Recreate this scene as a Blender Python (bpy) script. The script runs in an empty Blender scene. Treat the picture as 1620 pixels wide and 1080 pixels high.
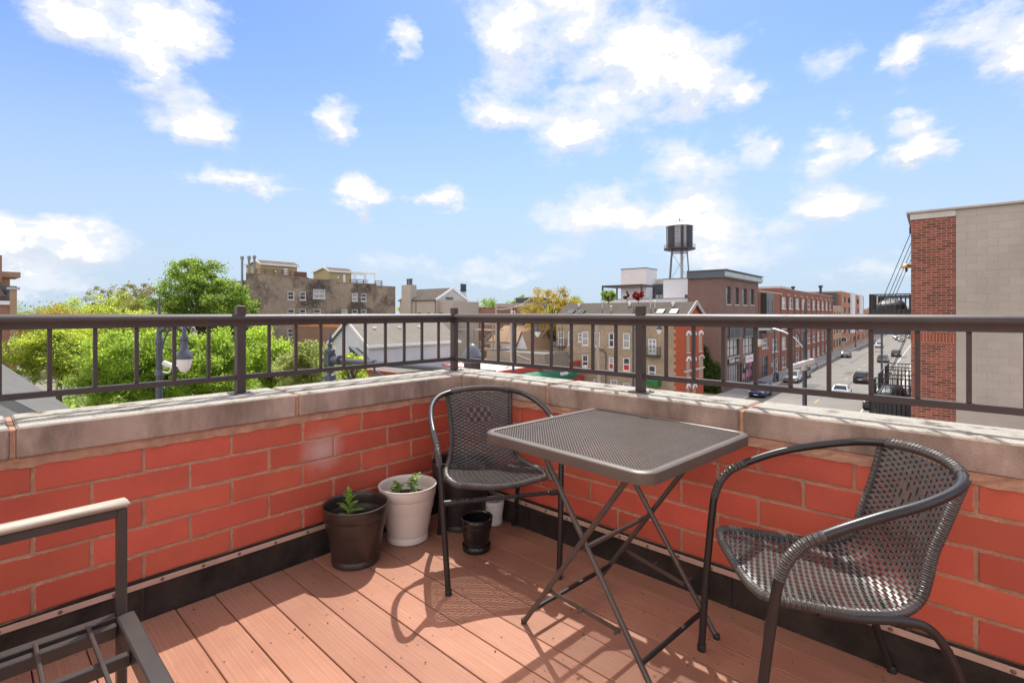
import bpy, math, random
import numpy as np
from mathutils import Vector, Matrix
R = math.radians
rng = random.Random(7)
nrg = np.random.default_rng(11)
scene = bpy.context.scene
COL = scene.collection

# ---------------------------------------------------------------- camera
CAM = Vector((2.36, -2.08, 1.17))
YAW = 42.87                     # camera heading, degrees left of +Y
FPX, HPY = 800.0, 495.0         # focal length in px and horizon row of the 1620 px wide photo
cd = bpy.data.cameras.new('camera')
cam = bpy.data.objects.new('camera', cd); COL.objects.link(cam)
cam.location = CAM
cam.rotation_euler = (R(90), 0, R(YAW))
cd.sensor_width = 36.0
cd.lens = FPX / 1620 * 36.0
cd.shift_y = -(540 - HPY) / 1620
cd.clip_start = 0.05
cd.clip_end = 6000
scene.camera = cam

# ---------------------------------------------------------------- exposure
vs = scene.view_settings
vs.view_transform = 'Standard'; vs.look = 'None'; vs.gamma = 1.0; vs.exposure = 1.12
vs.use_curve_mapping = False
scene.cycles.max_bounces = 8
scene.cycles.diffuse_bounces = 4
scene.cycles.sample_clamp_indirect = 6.0
scene.cycles.use_denoising = True

# ---------------------------------------------------------------- sun
SUNV = Vector((-0.335, 0.52, 1.0)).normalized()
sd = bpy.data.lights.new('sun', 'SUN')
sd.energy = 2.5; sd.angle = R(0.53); sd.color = (1.0, 0.985, 0.90)
sun = bpy.data.objects.new('sun', sd); COL.objects.link(sun)
sun.rotation_euler = SUNV.to_track_quat('Z', 'Y').to_euler()

# ---------------------------------------------------------------- world: Nishita sky with procedural clouds
world = bpy.data.worlds.new('World'); scene.world = world; world.use_nodes = True
def build_world():
    nt = world.node_tree; N = nt.nodes; L = nt.links; N.clear()
    def node(t, **k):
        n = N.new(t)
        for a, b in k.items(): setattr(n, a, b)
        return n
    def m(op, a, b=None, c=None, clamp=False):
        n = node('ShaderNodeMath', operation=op, use_clamp=clamp)
        for i, v in enumerate((a, b, c)):
            if v is None: continue
            if isinstance(v, (int, float)): n.inputs[i].default_value = v
            else: L.new(v, n.inputs[i])
        return n.outputs[0]
    def vm(op, a, b=None):
        n = node('ShaderNodeVectorMath', operation=op)
        for i, v in enumerate((a, b)):
            if v is None: continue
            if isinstance(v, tuple): n.inputs[i].default_value = v
            else: L.new(v, n.inputs[i])
        return n
    out = node('ShaderNodeOutputWorld'); bg = node('ShaderNodeBackground')
    bg.inputs['Strength'].default_value = 0.15
    sky = node('ShaderNodeTexSky', sky_type='NISHITA', sun_disc=False)
    sky.sun_elevation = math.asin(SUNV.z); sky.sun_rotation = math.atan2(SUNV.x, SUNV.y)
    sky.altitude = 200; sky.air_density = 1.0; sky.dust_density = 0.6; sky.ozone_density = 1.6
    tc = node('ShaderNodeTexCoord'); d = tc.outputs['Generated']
    a = R(YAW); fw = (-math.sin(a), math.cos(a), 0); rt = (math.cos(a), math.sin(a), 0)
    f_ = vm('DOT_PRODUCT', d, fw).outputs['Value']; r_ = vm('DOT_PRODUCT', d, rt).outputs['Value']
    sep = node('ShaderNodeSeparateXYZ'); L.new(d, sep.inputs[0]); z_ = sep.outputs[2]
    az = m('ARCTAN2', r_, f_)
    el = m('ARCSINE', z_)
    # one colour noise drives the billowy outlines, the wisps and the cloud shading
    stretch = vm('MULTIPLY', d, (1.0, 1.0, 1.8)).outputs[0]
    nz = node('ShaderNodeTexNoise'); nz.inputs['Scale'].default_value = 8.0; nz.inputs['Detail'].default_value = 5.5; nz.inputs['Roughness'].default_value = 0.62
    L.new(stretch, nz.inputs['Vector'])
    nsep = node('ShaderNodeSeparateXYZ'); L.new(nz.outputs['Color'], nsep.inputs[0])
    az2 = m('MULTIPLY_ADD', m('SUBTRACT', nsep.outputs[0], 0.5), 0.16, az)
    el2 = m('MULTIPLY_ADD', m('SUBTRACT', nsep.outputs[1], 0.5), 0.13, el)
    def azel(x, y):
        k = (x - 810) / FPX; q = (HPY - y) / FPX
        return math.atan(k), math.atan(q / math.sqrt(1 + k * k))
    CL = [(130,25,95,55,1),(235,55,115,70,1),(300,50,75,55,1),(255,112,65,36,.9),(305,187,62,34,1),(525,187,40,38,1),
          (642,72,24,32,.8),(385,286,90,15,.85),(575,306,38,20,.95),(692,310,36,20,.95),(110,386,120,28,.95),(40,372,70,22,.9),(70,442,80,20,.6),
          (815,55,72,75,1),(790,165,62,34,1),(905,35,70,48,1),(985,85,105,72,1),(1080,120,110,62,1),(1165,150,50,34,.9),
          (905,170,140,36,.9),(905,215,80,30,1),(1110,275,125,36,.95),(960,340,150,34,1),(1090,335,110,30,.9),(1140,385,120,26,.7),
          (1310,312,78,36,1),(1320,230,38,26,1),(1440,220,52,28,.95),(1205,226,26,13,.8),(1432,98,40,30,.9),(1560,40,105,62,1),(1610,70,70,60,1),(1060,60,60,24,.6),
          (800,428,120,14,.7),(640,415,70,9,.4),(1380,420,170,16,.45),(1290,105,45,12,.5),(1150,400,120,22,.6)]
    EL_ = [(azel(x, y)[0], azel(x, y)[1], abs(azel(x + rx, y)[0] - azel(x, y)[0]), abs(azel(x, y - ry)[1] - azel(x, y)[1]), q) for x, y, rx, ry, q in CL]
    def cover(a, e):
        v = -0.55
        for a0, e0, ra, re, q in EL_:
            k_ = q * (1.0 + 0.5 * max(0.0, 1 - (ra + re) / 0.14)); v = max(v, k_ - 1.05 * k_ * math.hypot((a - a0) / (ra + 0.012), (e - e0) / (re + 0.014)))
        return v
    NR, NC, AZ0, AZ1, E0, DE = 15, 32, -0.86, 0.86, 0.030, 0.0385
    fl = m('DIVIDE', m('SUBTRACT', az2, AZ0), -AZ0); fr = m('DIVIDE', az2, AZ1)
    right = m('GREATER_THAN', az2, 0.0)
    def table(gidx, a_lo, a_hi, f):
        rp = node('ShaderNodeValToRGB'); cr_ = rp.color_ramp; cr_.interpolation = 'EASE'
        while len(cr_.elements) < NC: cr_.elements.new(0.5)
        for i, e in enumerate(cr_.elements): e.position = i / (NC - 1)
        for i, e in enumerate(cr_.elements):
            a = a_lo + (a_hi - a_lo) * i / (NC - 1)
            v = [max(0, 0.5 + 0.4 * cover(a, E0 + DE * (gidx * 3 + c))) for c in range(3)]
            e.color = (v[0], v[1], v[2], 1)
        L.new(f, rp.inputs[0]); return rp.outputs[0]
    acc = above = None
    for gidx in range(NR // 3):
        mxx = node('ShaderNodeMix', data_type='RGBA'); L.new(right, mxx.inputs[0])
        L.new(table(gidx, AZ0, 0.0, fl), mxx.inputs[6]); L.new(table(gidx, 0.0, AZ1, fr), mxx.inputs[7])
        sp = node('ShaderNodeSeparateColor'); L.new(mxx.outputs[2], sp.inputs[0])
        for c in range(3):
            e0 = E0 + DE * (gidx * 3 + c)
            w = m('MAXIMUM', m('SUBTRACT', 1.0, m('ABSOLUTE', m('MULTIPLY_ADD', el2, 1 / DE, -e0 / DE))), 0.0)
            acc = m('MULTIPLY', w, sp.outputs[c]) if acc is None else m('MULTIPLY_ADD', w, sp.outputs[c], acc)
            w2 = m('MAXIMUM', m('SUBTRACT', 1.0, m('ABSOLUTE', m('MULTIPLY_ADD', el2, 1 / DE, (0.026 - e0) / DE))), 0.0)
            above = m('MULTIPLY', w2, sp.outputs[c]) if above is None else m('MULTIPLY_ADD', w2, sp.outputs[c], above)
    under = m('MULTIPLY', m('SUBTRACT', above, acc), 4.2, clamp=True)      # more cloud overhead than here: a shaded base
    acc = m('MULTIPLY_ADD', acc, 2.5, -1.25)
    # generic clouds added out of view, their cover raised to fill the shade
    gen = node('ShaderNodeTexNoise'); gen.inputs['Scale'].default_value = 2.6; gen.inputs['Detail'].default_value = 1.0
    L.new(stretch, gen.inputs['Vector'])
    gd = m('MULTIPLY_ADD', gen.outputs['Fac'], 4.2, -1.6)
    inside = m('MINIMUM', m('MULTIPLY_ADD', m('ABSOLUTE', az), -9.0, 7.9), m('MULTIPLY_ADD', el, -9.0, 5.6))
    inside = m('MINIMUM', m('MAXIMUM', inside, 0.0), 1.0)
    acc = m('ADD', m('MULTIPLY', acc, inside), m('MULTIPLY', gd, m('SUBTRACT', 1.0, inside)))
    dens = m('ADD', acc, m('MULTIPLY_ADD', nsep.outputs[2], 2.0, -1.0))
    mr = node('ShaderNodeMapRange', interpolation_type='SMOOTHSTEP'); L.new(dens, mr.inputs[0])
    mr.inputs[1].default_value = -0.12; mr.inputs[2].default_value = 0.62
    fac = m('MULTIPLY', m('POWER', mr.outputs[0], 1.3), 0.95)
    # thick middles warmed and set brighter than real cloud as fill light; thin parts faintly lilac
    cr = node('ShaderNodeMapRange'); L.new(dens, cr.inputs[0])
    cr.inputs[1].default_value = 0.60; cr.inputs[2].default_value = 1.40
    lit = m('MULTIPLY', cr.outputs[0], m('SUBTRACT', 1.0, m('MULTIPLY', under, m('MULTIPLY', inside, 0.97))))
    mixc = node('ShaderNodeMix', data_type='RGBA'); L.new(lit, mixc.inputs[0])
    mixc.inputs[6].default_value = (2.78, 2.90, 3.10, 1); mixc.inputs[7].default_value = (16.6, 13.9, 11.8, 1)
    # pale air near the horizon
    hz = node('ShaderNodeMapRange', interpolation_type='SMOOTHSTEP'); L.new(el, hz.inputs[0])
    hz.inputs[1].default_value = 0.0; hz.inputs[2].default_value = 0.50; hz.inputs[3].default_value = 0.95; hz.inputs[4].default_value = 0.0
    gain = node('ShaderNodeMix', data_type='RGBA', blend_type='MULTIPLY'); gain.inputs[0].default_value = 1
    L.new(sky.outputs[0], gain.inputs[6]); gain.inputs[7].default_value = (0.41, 0.475, 0.625, 1)
    mh = node('ShaderNodeMix', data_type='RGBA'); L.new(hz.outputs[0], mh.inputs[0]); L.new(gain.outputs[2], mh.inputs[6])
    mh.inputs[7].default_value = (1.8, 2.22, 2.68, 1)
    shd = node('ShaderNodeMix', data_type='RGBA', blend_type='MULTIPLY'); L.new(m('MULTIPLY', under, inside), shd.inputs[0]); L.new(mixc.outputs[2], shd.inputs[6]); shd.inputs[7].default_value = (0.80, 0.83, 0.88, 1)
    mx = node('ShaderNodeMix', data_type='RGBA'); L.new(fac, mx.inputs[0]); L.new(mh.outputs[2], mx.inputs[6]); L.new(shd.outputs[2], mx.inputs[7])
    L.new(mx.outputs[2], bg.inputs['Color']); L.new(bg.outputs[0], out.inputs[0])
build_world()
world.cycles.sampling_method = 'MANUAL'; world.cycles.sample_map_resolution = 512

# ---------------------------------------------------------------- frames of reference
# terrace frame = world.  city frame: t to the right across the street, s along the street, origin under the camera
ROT = R(3.0)
A_C = R(YAW) - ROT
def wc(t, s, z=0.0):
    c, n = math.cos(ROT), math.sin(ROT)
    return Vector((CAM.x + t * c - s * n, CAM.y + t * n + s * c, z))
def _ray(x, y):
    k = (x - 810) / FPX
    return (-math.sin(A_C) + k * math.cos(A_C), math.cos(A_C) + k * math.sin(A_C), -(y - HPY) / FPX)
def on_t(x, y, t):             # sight line met with the plane t = const -> (s, z)
    d = _ray(x, y); q = t / d[0]; return d[1] * q, CAM.z + d[2] * q
def on_s(x, y, s):             # ... with the plane s = const -> (t, z)
    d = _ray(x, y); q = s / d[1]; return d[0] * q, CAM.z + d[2] * q
def on_z(x, y, z):             # ... with a level plane -> (t, s)
    d = _ray(x, y); q = (z - CAM.z) / d[2]; return d[0] * q, d[1] * q
def at_d(x, y, D):             # ... at a given depth -> (t, s, z)
    d = _ray(x, y); return d[0] * D, d[1] * D, CAM.z + d[2] * D
GZ = -9.5                      # street level below the terrace deck

# ---------------------------------------------------------------- materials
def new_mat(name):
    m_ = bpy.data.materials.new(name); m_.use_nodes = True
    nt = m_.node_tree; b = nt.nodes['Principled BSDF']
    return m_, nt, b
def lk(nt, a, b): nt.links.new(a, b)
def _n(nt, t, **k):
    n = nt.nodes.new(t)
    for a, b in k.items(): setattr(n, a, b)
    return n
def rgba(c): return (c[0], c[1], c[2], 1)
def mul(c, k): return tuple(min(1, v * k) for v in c)
def noise_tex(nt, scale, detail=4, rough=0.55, vec=None, stretch=None):
    n = _n(nt, 'ShaderNodeTexNoise'); n.inputs['Scale'].default_value = scale
    n.inputs['Detail'].default_value = detail; n.inputs['Roughness'].default_value = rough
    if vec is None:
        t = _n(nt, 'ShaderNodeTexCoord'); vec = t.outputs['Object']
    if stretch:
        mp = _n(nt, 'ShaderNodeMapping'); mp.inputs['Scale'].default_value = stretch; lk(nt, vec, mp.inputs[0]); vec = mp.outputs[0]
    lk(nt, vec, n.inputs['Vector']); return n
def ramp(nt, fac, stops):
    r = _n(nt, 'ShaderNodeValToRGB'); e = r.color_ramp.elements
    while len(e) < len(stops): e.new(0.5)
    for el_, (p, c) in zip(e, stops): el_.position = p; el_.color = rgba(c)
    lk(nt, fac, r.inputs[0]); return r.outputs[0]
def mixc(nt, fac, a, b, blend='MIX'):
    n = _n(nt, 'ShaderNodeMix', data_type='RGBA', blend_type=blend)
    for i, v in ((0, fac), (6, a), (7, b)):
        if isinstance(v, (int, float)): n.inputs[i].default_value = v
        elif isinstance(v, tuple): n.inputs[i].default_value = rgba(v)
        else: lk(nt, v, n.inputs[i])
    return n.outputs[2]
def add_bump(nt, b, fac, strength, dist=0.002):
    bp = _n(nt, 'ShaderNodeBump'); bp.inputs['Strength'].default_value = strength; bp.inputs['Distance'].default_value = dist
    lk(nt, fac, bp.inputs['Height']); lk(nt, bp.outputs[0], b.inputs['Normal'])
def objrand(nt): return _n(nt, 'ShaderNodeObjectInfo').outputs['Random']
MATS = {}
def pm(name, col, rough=0.6, var=0.12, scale=6.0, bump=0.0, bscale=60.0, bdist=0.002, metal=0.0, stretch=None, randv=0.0, spec=0.5, world_space=False):
    """plain procedural material: colour with mottling, optional fine relief and per-object variation"""
    if name in MATS: return MATS[name]
    m_, nt, b = new_mat(name)
    vec = None
    if world_space: vec = _n(nt, 'ShaderNodeNewGeometry').outputs['Position']
    n = noise_tex(nt, scale, 5, 0.6, vec, stretch)
    c = ramp(nt, n.outputs['Fac'], [(0.25, mul(col, 1 - var)), (0.75, mul(col, 1 + var))])
    if randv:
        h = _n(nt, 'ShaderNodeHueSaturation')
        mr = _n(nt, 'ShaderNodeMapRange'); lk(nt, objrand(nt), mr.inputs[0]); mr.inputs[3].default_value = 1 - randv; mr.inputs[4].default_value = 1 + randv
        lk(nt, mr.outputs[0], h.inputs['Value']); lk(nt, c, h.inputs['Color']); c = h.outputs[0]
    lk(nt, c, b.inputs['Base Color'])
    b.inputs['Roughness'].default_value = rough; b.inputs['Metallic'].default_value = metal
    b.inputs['Specular IOR Level'].default_value = spec
    if bump:
        n2 = noise_tex(nt, bscale, 4, 0.6, vec, stretch); add_bump(nt, b, n2.outputs['Fac'], bump, bdist)
    MATS[name] = m_; return m_

# ---------------------------------------------------------------- mesh building
class MB:
    def __init__(s): s.v = []; s.f = []; s.mi = []; s.k = 0
    def add(s, vs_, fs, k=None):
        o = len(s.v); s.v += [tuple(q) for q in vs_]; s.f += [tuple(i + o for i in f) for f in fs]
        s.mi += [s.k if k is None else k] * len(fs); return s
    def box(s, lo, hi, k=None):
        x0, y0, z0 = lo; x1, y1, z1 = hi
        return s.add([(x0,y0,z0),(x1,y0,z0),(x1,y1,z0),(x0,y1,z0),(x0,y0,z1),(x1,y0,z1),(x1,y1,z1),(x0,y1,z1)],
                     [(3,2,1,0),(4,5,6,7),(0,1,5,4),(1,2,6,5),(2,3,7,6),(3,0,4,7)], k)
    def cbox(s, c, d, k=None):
        return s.box([c[i] - d[i] / 2 for i in range(3)], [c[i] + d[i] / 2 for i in range(3)], k)
    def bbox(s, lo, hi, b=0.004, k=None):            # box with chamfered edges
        x0, y0, z0 = lo; x1, y1, z1 = hi
        vs_ = []; idx = {}
        for ix, x in enumerate((x0, x1)):
            for iy, y in enumerate((y0, y1)):
                for iz, z in enumerate((z0, z1)):
                    sx, sy, sz = (1 - 2 * ix) * b, (1 - 2 * iy) * b, (1 - 2 * iz) * b
                    for ax, p in enumerate(((x, y + sy, z + sz), (x + sx, y, z + sz), (x + sx, y + sy, z))):
                        idx[ix, iy, iz, ax] = len(vs_); vs_.append(p)
        fs = []
        g = idx
        for i in (0, 1):
            q = [g[i,0,0,0], g[i,1,0,0], g[i,1,1,0], g[i,0,1,0]]; fs.append(q if i else q[::-1])
            q = [g[0,i,0,1], g[0,i,1,1], g[1,i,1,1], g[1,i,0,1]]; fs.append(q if i else q[::-1])
            q = [g[0,0,i,2], g[1,0,i,2], g[1,1,i,2], g[0,1,i,2]]; fs.append(q if i else q[::-1])
        for i in (0, 1):
            for j in (0, 1):
                q = [g[i,j,0,0], g[i,j,1,0], g[i,j,1,1], g[i,j,0,1]]; fs.append(q if (i ^ j) else q[::-1])
                q = [g[0,i,j,1], g[0,i,j,2], g[1,i,j,2], g[1,i,j,1]]; fs.append(q if (i ^ j) else q[::-1])
                q = [g[i,0,j,0], g[i,0,j,2], g[i,1,j,2], g[i,1,j,0]]; fs.append(q if not (i ^ j) else q[::-1])
        for i in (0, 1):
            for j in (0, 1):
                for l in (0, 1):
                    q = [g[i,j,l,0], g[i,j,l,1], g[i,j,l,2]]; fs.append(q if (i + j + l) % 2 else q[::-1])
        return s.add(vs_, fs, k)
    def beam(s, p, q, w, h=None, up=(0, 0, 1), k=None):   # rectangular bar from p to q
        h = w if h is None else h
        p, q = Vector(p), Vector(q); d = (q - p)
        if d.length < 1e-9: return s
        d.normalize(); u = Vector(up)
        if abs(d.dot(u)) > 0.98: u = Vector((1, 0, 0))
        a = d.cross(u).normalized(); b = a.cross(d).normalized()
        vs_ = []
        for e in (p, q):
            for i, j in ((-1,-1),(1,-1),(1,1),(-1,1)): vs_.append(e + a * (i * w / 2) + b * (j * h / 2))
        return s.add(vs_, [(0,1,2,3),(7,6,5,4),(0,4,5,1),(1,5,6,2),(2,6,7,3),(3,7,4,0)], k)
    def tube(s, pts, r, n=8, closed=False, cap=True, k=None, flat=None):
        pts = [Vector(p) for p in pts]; m_ = len(pts)
        rr = r if isinstance(r, (list, tuple)) else [r] * m_
        tg = []
        for i in range(m_):
            a = pts[i - 1] if (i or closed) else pts[0]; b = pts[(i + 1) % m_] if (i < m_ - 1 or closed) else pts[-1]
            t = b - a; tg.append(t.normalized() if t.length > 1e-12 else Vector((0, 0, 1)))
        u = Vector((0, 0, 1)) if abs(tg[0].z) < 0.9 else Vector((1, 0, 0))
        u = (u - tg[0] * u.dot(tg[0])).normalized(); vs_ = []
        for i in range(m_):
            u = (u - tg[i] * u.dot(tg[i]))
            u = u.normalized() if u.length > 1e-9 else tg[i].orthogonal().normalized()
            w = tg[i].cross(u)
            for j in range(n):
                an = 2 * math.pi * j / n; vs_.append(pts[i] + (u * math.cos(an) + w * math.sin(an)) * rr[i])
        fs = []
        for i in range(m_ if closed else m_ - 1):
            i2 = (i + 1) % m_
            for j in range(n):
                j2 = (j + 1) % n; fs.append((i * n + j, i * n + j2, i2 * n + j2, i2 * n + j))
        if cap and not closed: fs += [tuple(range(n))[::-1], tuple((m_ - 1) * n + j for j in range(n))]
        return s.add(vs_, fs, k)
    def lathe(s, prof, n=24, c=(0, 0, 0), k=None, cap=True):   # prof: list of (r, z), bottom to top along outline
        vs_ = []
        for (r, z) in prof:
            for j in range(n):
                an = 2 * math.pi * j / n; vs_.append((c[0] + r * math.cos(an), c[1] + r * math.sin(an), c[2] + z))
        fs = []
        for i in range(len(prof) - 1):
            for j in range(n):
                j2 = (j + 1) % n; fs.append((i * n + j, i * n + j2, (i + 1) * n + j2, (i + 1) * n + j))
        if cap:
            if prof[0][0] > 1e-6: fs.append(tuple(range(n))[::-1])
            if prof[-1][0] > 1e-6: fs.append(tuple((len(prof) - 1) * n + j for j in range(n)))
        return s.add(vs_, fs, k)
    def prism(s, poly, lo, hi, axis=2, k=None):      # extrude a 2D polygon along an axis
        def P(a, b, c): return {2: (a, b, c), 1: (a, c, b), 0: (c, a, b)}[axis]
        n = len(poly)
        vs_ = [P(a, b, lo) for a, b in poly] + [P(a, b, hi) for a, b in poly]
        fs = [tuple(range(n))[::-1], tuple(range(n, 2 * n))] + [(i, (i + 1) % n, (i + 1) % n + n, i + n) for i in range(n)]
        return s.add(vs_, fs, k)
    def loft(s, rings, cap=True, k=None):
        n = len(rings[0]); vs_ = [p for r_ in rings for p in r_]; fs = []
        for i in range(len(rings) - 1):
            for j in range(n): j2 = (j + 1) % n; fs.append((i * n + j, i * n + j2, (i + 1) * n + j2, (i + 1) * n + j))
        if cap: fs += [tuple(range(n))[::-1], tuple((len(rings) - 1) * n + j for j in range(n))]
        return s.add(vs_, fs, k)
    def off(s, d):
        s.v = [(p[0] + d[0], p[1] + d[1], p[2] + d[2]) for p in s.v]; return s
    def mesh(s, name, mats, smooth=False, fix=True):
        me = bpy.data.meshes.new(name); me.from_pydata(s.v, [], s.f)
        if not isinstance(mats, (list, tuple)): mats = [mats]
        for m_ in mats: me.materials.append(m_)
        if len(mats) > 1: me.polygons.foreach_set('material_index', s.mi)
        if fix:
            import bmesh
            bm = bmesh.new(); bm.from_mesh(me); bmesh.ops.recalc_face_normals(bm, faces=bm.faces); bm.to_mesh(me); bm.free()
        if smooth:
            me.polygons.foreach_set('use_smooth', [True] * len(me.polygons))
            try: me.set_sharp_from_angle(angle=R(smooth if not isinstance(smooth, bool) else 40))
            except Exception: pass
        me.update(); return me
    def build(s, name, mats, parent=None, smooth=False, kind=None, fix=True, loc=None):
        o = bpy.data.objects.new(name, s.mesh(name, mats, smooth, fix)); COL.objects.link(o)
        if parent is not None: o.parent = parent
        if loc is not None: o.location = loc
        if kind: o['kind'] = kind
        return o
def tag(o, label, cat, group=None, kind=None):
    o['label'] = label; o['category'] = cat
    if group: o['group'] = group
    if kind: o['kind'] = kind
    return o
def empty(name, loc=(0, 0, 0), rz=0.0):
    o = bpy.data.objects.new(name, None); COL.objects.link(o); o.location = loc; o.rotation_euler = (0, 0, rz)
    o.empty_display_size = 0.2; return o
def thing(name, label, cat, loc=(0, 0, 0), rz=0.0, group=None):
    return tag(empty(name, loc, rz), label, cat, group)
def cthing(name, label, cat, t, s, z=GZ, rz=0.0, group=None):      # a thing of the city, placed in the street's frame
    return thing(name, label, cat, wc(t, s, z), ROT + rz, group)
def inst(name, me, parent, loc=(0, 0, 0), rot=(0, 0, 0), sc=None):
    o = bpy.data.objects.new(name, me); COL.objects.link(o); o.parent = parent; o.location = loc; o.rotation_euler = rot
    if sc: o.scale = sc
    return o
def copy_tree(o, parent=None):
    kids = list(o.children)
    c = o.copy(); COL.objects.link(c); c.parent = parent
    for ch in kids: copy_tree(ch, c)
    return c
def spline(P, n=8, closed=False):                    # Catmull-Rom through the points
    P = [Vector(p) for p in P]; out = []; m_ = len(P)
    for i in range(m_ if closed else m_ - 1):
        if closed: a, b, c, d = P[i - 1], P[i], P[(i + 1) % m_], P[(i + 2) % m_]
        else:
            b, c = P[i], P[i + 1]; a = P[i - 1] if i else b * 2 - c; d = P[i + 2] if i + 2 < m_ else c * 2 - b
        for j in range(n):
            t = j / n
            out.append(0.5 * ((2 * b) + (c - a) * t + (2 * a - 5 * b + 4 * c - d) * t * t + (3 * b - a - 3 * c + d) * t ** 3))
    if not closed: out.append(P[-1])
    return out

# ================================================================ TERRACE
BL, BH = 0.3004, 0.0935
def mat_terrace_brick(smear=True):
    m_, nt, b = new_mat('glazed_red_brick' if smear else 'glazed_red_brick_cut')
    g = _n(nt, 'ShaderNodeNewGeometry').outputs['Position']
    n = noise_tex(nt, 2.2, 6, 0.6, g); f = noise_tex(nt, 260, 3, 0.6, g); sm = noise_tex(nt, 5.0, 5, 0.62, g)
    c = ramp(nt, n.outputs['Fac'], [(0.3, (0.46, 0.082, 0.048)), (0.72, (0.55, 0.108, 0.064))])
    h = _n(nt, 'ShaderNodeHueSaturation')
    mr = _n(nt, 'ShaderNodeMapRange'); lk(nt, objrand(nt), mr.inputs[0]); mr.inputs[3].default_value = 0.85; mr.inputs[4].default_value = 1.12
    lk(nt, mr.outputs[0], h.inputs['Value']); lk(nt, c, h.inputs['Color'])
    r7 = _n(nt, 'ShaderNodeMath', operation='MULTIPLY'); lk(nt, objrand(nt), r7.inputs[0]); r7.inputs[1].default_value = 7.31
    f7 = _n(nt, 'ShaderNodeMath', operation='FRACT'); lk(nt, r7.outputs[0], f7.inputs[0])
    hm = _n(nt, 'ShaderNodeMapRange'); lk(nt, f7.outputs[0], hm.inputs[0]); hm.inputs[3].default_value = 0.4975; hm.inputs[4].default_value = 0.5025; lk(nt, hm.outputs[0], h.inputs['Hue'])
    # dark specks and pale lime smears
    sp = _n(nt, 'ShaderNodeMapRange'); lk(nt, f.outputs['Fac'], sp.inputs[0]); sp.inputs[1].default_value = 0.66; sp.inputs[2].default_value = 0.76
    c2 = mixc(nt, sp.outputs[0], h.outputs[0], (0.16, 0.03, 0.02))
    gm = noise_tex(nt, 3.1, 6, 0.7, g); gr_ = _n(nt, 'ShaderNodeMapRange'); lk(nt, gm.outputs['Fac'], gr_.inputs[0]); gr_.inputs[1].default_value = 0.48; gr_.inputs[2].default_value = 0.74; gr_.inputs[4].default_value = 0.42
    c2 = mixc(nt, gr_.outputs[0], c2, (0.27, 0.055, 0.034))
    st = _n(nt, 'ShaderNodeMapRange'); lk(nt, sm.outputs['Fac'], st.inputs[0]); st.inputs[1].default_value = 0.66; st.inputs[2].default_value = 0.86; st.inputs[4].default_value = 0.5
    c3 = mixc(nt, st.outputs[0], c2, (0.42, 0.2, 0.15))
    # white paint-like bloom low on the street-side wall, with a shape of its own
    sb = _n(nt, 'ShaderNodeVectorMath', operation='DISTANCE'); lk(nt, g, sb.inputs[0]); sb.inputs[1].default_value = (0.0, -0.90, 0.50)
    na = noise_tex(nt, 9, 4, 0.6, g)
    ad = _n(nt, 'ShaderNodeMath', operation='MULTIPLY_ADD'); lk(nt, na.outputs['Fac'], ad.inputs[0]); ad.inputs[1].default_value = 0.14; lk(nt, sb.outputs['Value'], ad.inputs[2])
    mb = _n(nt, 'ShaderNodeMapRange', interpolation_type='SMOOTHSTEP'); lk(nt, ad.outputs[0], mb.inputs[0])
    mb.inputs[1].default_value = 0.06; mb.inputs[2].default_value = 0.22; mb.inputs[3].default_value = 0.62; mb.inputs[4].default_value = 0.0
    c4 = mixc(nt, mb.outputs[0], c3, (0.62, 0.47, 0.43))
    if smear:      # mortar dragged over the brick arrises
        ob_ = _n(nt, 'ShaderNodeTexCoord').outputs['Object']; so_ = _n(nt, 'ShaderNodeSeparateXYZ'); lk(nt, ob_, so_.inputs[0])
        def mm(op, a, b_):
            n_ = _n(nt, 'ShaderNodeMath', operation=op)
            for i_, v_ in enumerate((a, b_)):
                if isinstance(v_, (int, float)): n_.inputs[i_].default_value = v_
                else: lk(nt, v_, n_.inputs[i_])
            return n_.outputs[0]
        dx = mm('MINIMUM', so_.outputs[0], mm('SUBTRACT', BL, so_.outputs[0])); dz = mm('MINIMUM', so_.outputs[2], mm('SUBTRACT', BH, so_.outputs[2]))
        de = mm('MINIMUM', dx, dz); rn = noise_tex(nt, 55, 5, 0.75, g); r2 = noise_tex(nt, 7, 3, 0.6, g)
        lim = mm('MULTIPLY', mm('SUBTRACT', rn.outputs['Fac'], 0.44), mm('MULTIPLY', mm('MAXIMUM', mm('SUBTRACT', r2.outputs['Fac'], 0.40), 0.0), 0.10))
        ms_ = _n(nt, 'ShaderNodeMapRange'); lk(nt, mm('SUBTRACT', lim, de), ms_.inputs[0]); ms_.inputs[1].default_value = -0.0006; ms_.inputs[2].default_value = 0.0006; ms_.inputs[4].default_value = 0.9
        c4 = mixc(nt, ms_.outputs[0], c4, (0.47, 0.29, 0.19))
    lk(nt, c4, b.inputs['Base Color']); b.inputs['Roughness'].default_value = 0.5; b.inputs['Specular IOR Level'].default_value = 0.4
    add_bump(nt, b, noise_tex(nt, 90, 4, 0.6, g).outputs['Fac'], 0.25, 0.0015)
    return m_
M_TB = mat_terrace_brick(); M_TBC = mat_terrace_brick(False)
M_MORTAR = pm('sand_mortar', (0.45, 0.255, 0.172), 0.95, 0.28, 18, 0.9, 240, 0.004, world_space=True, spec=0.2)
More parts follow.
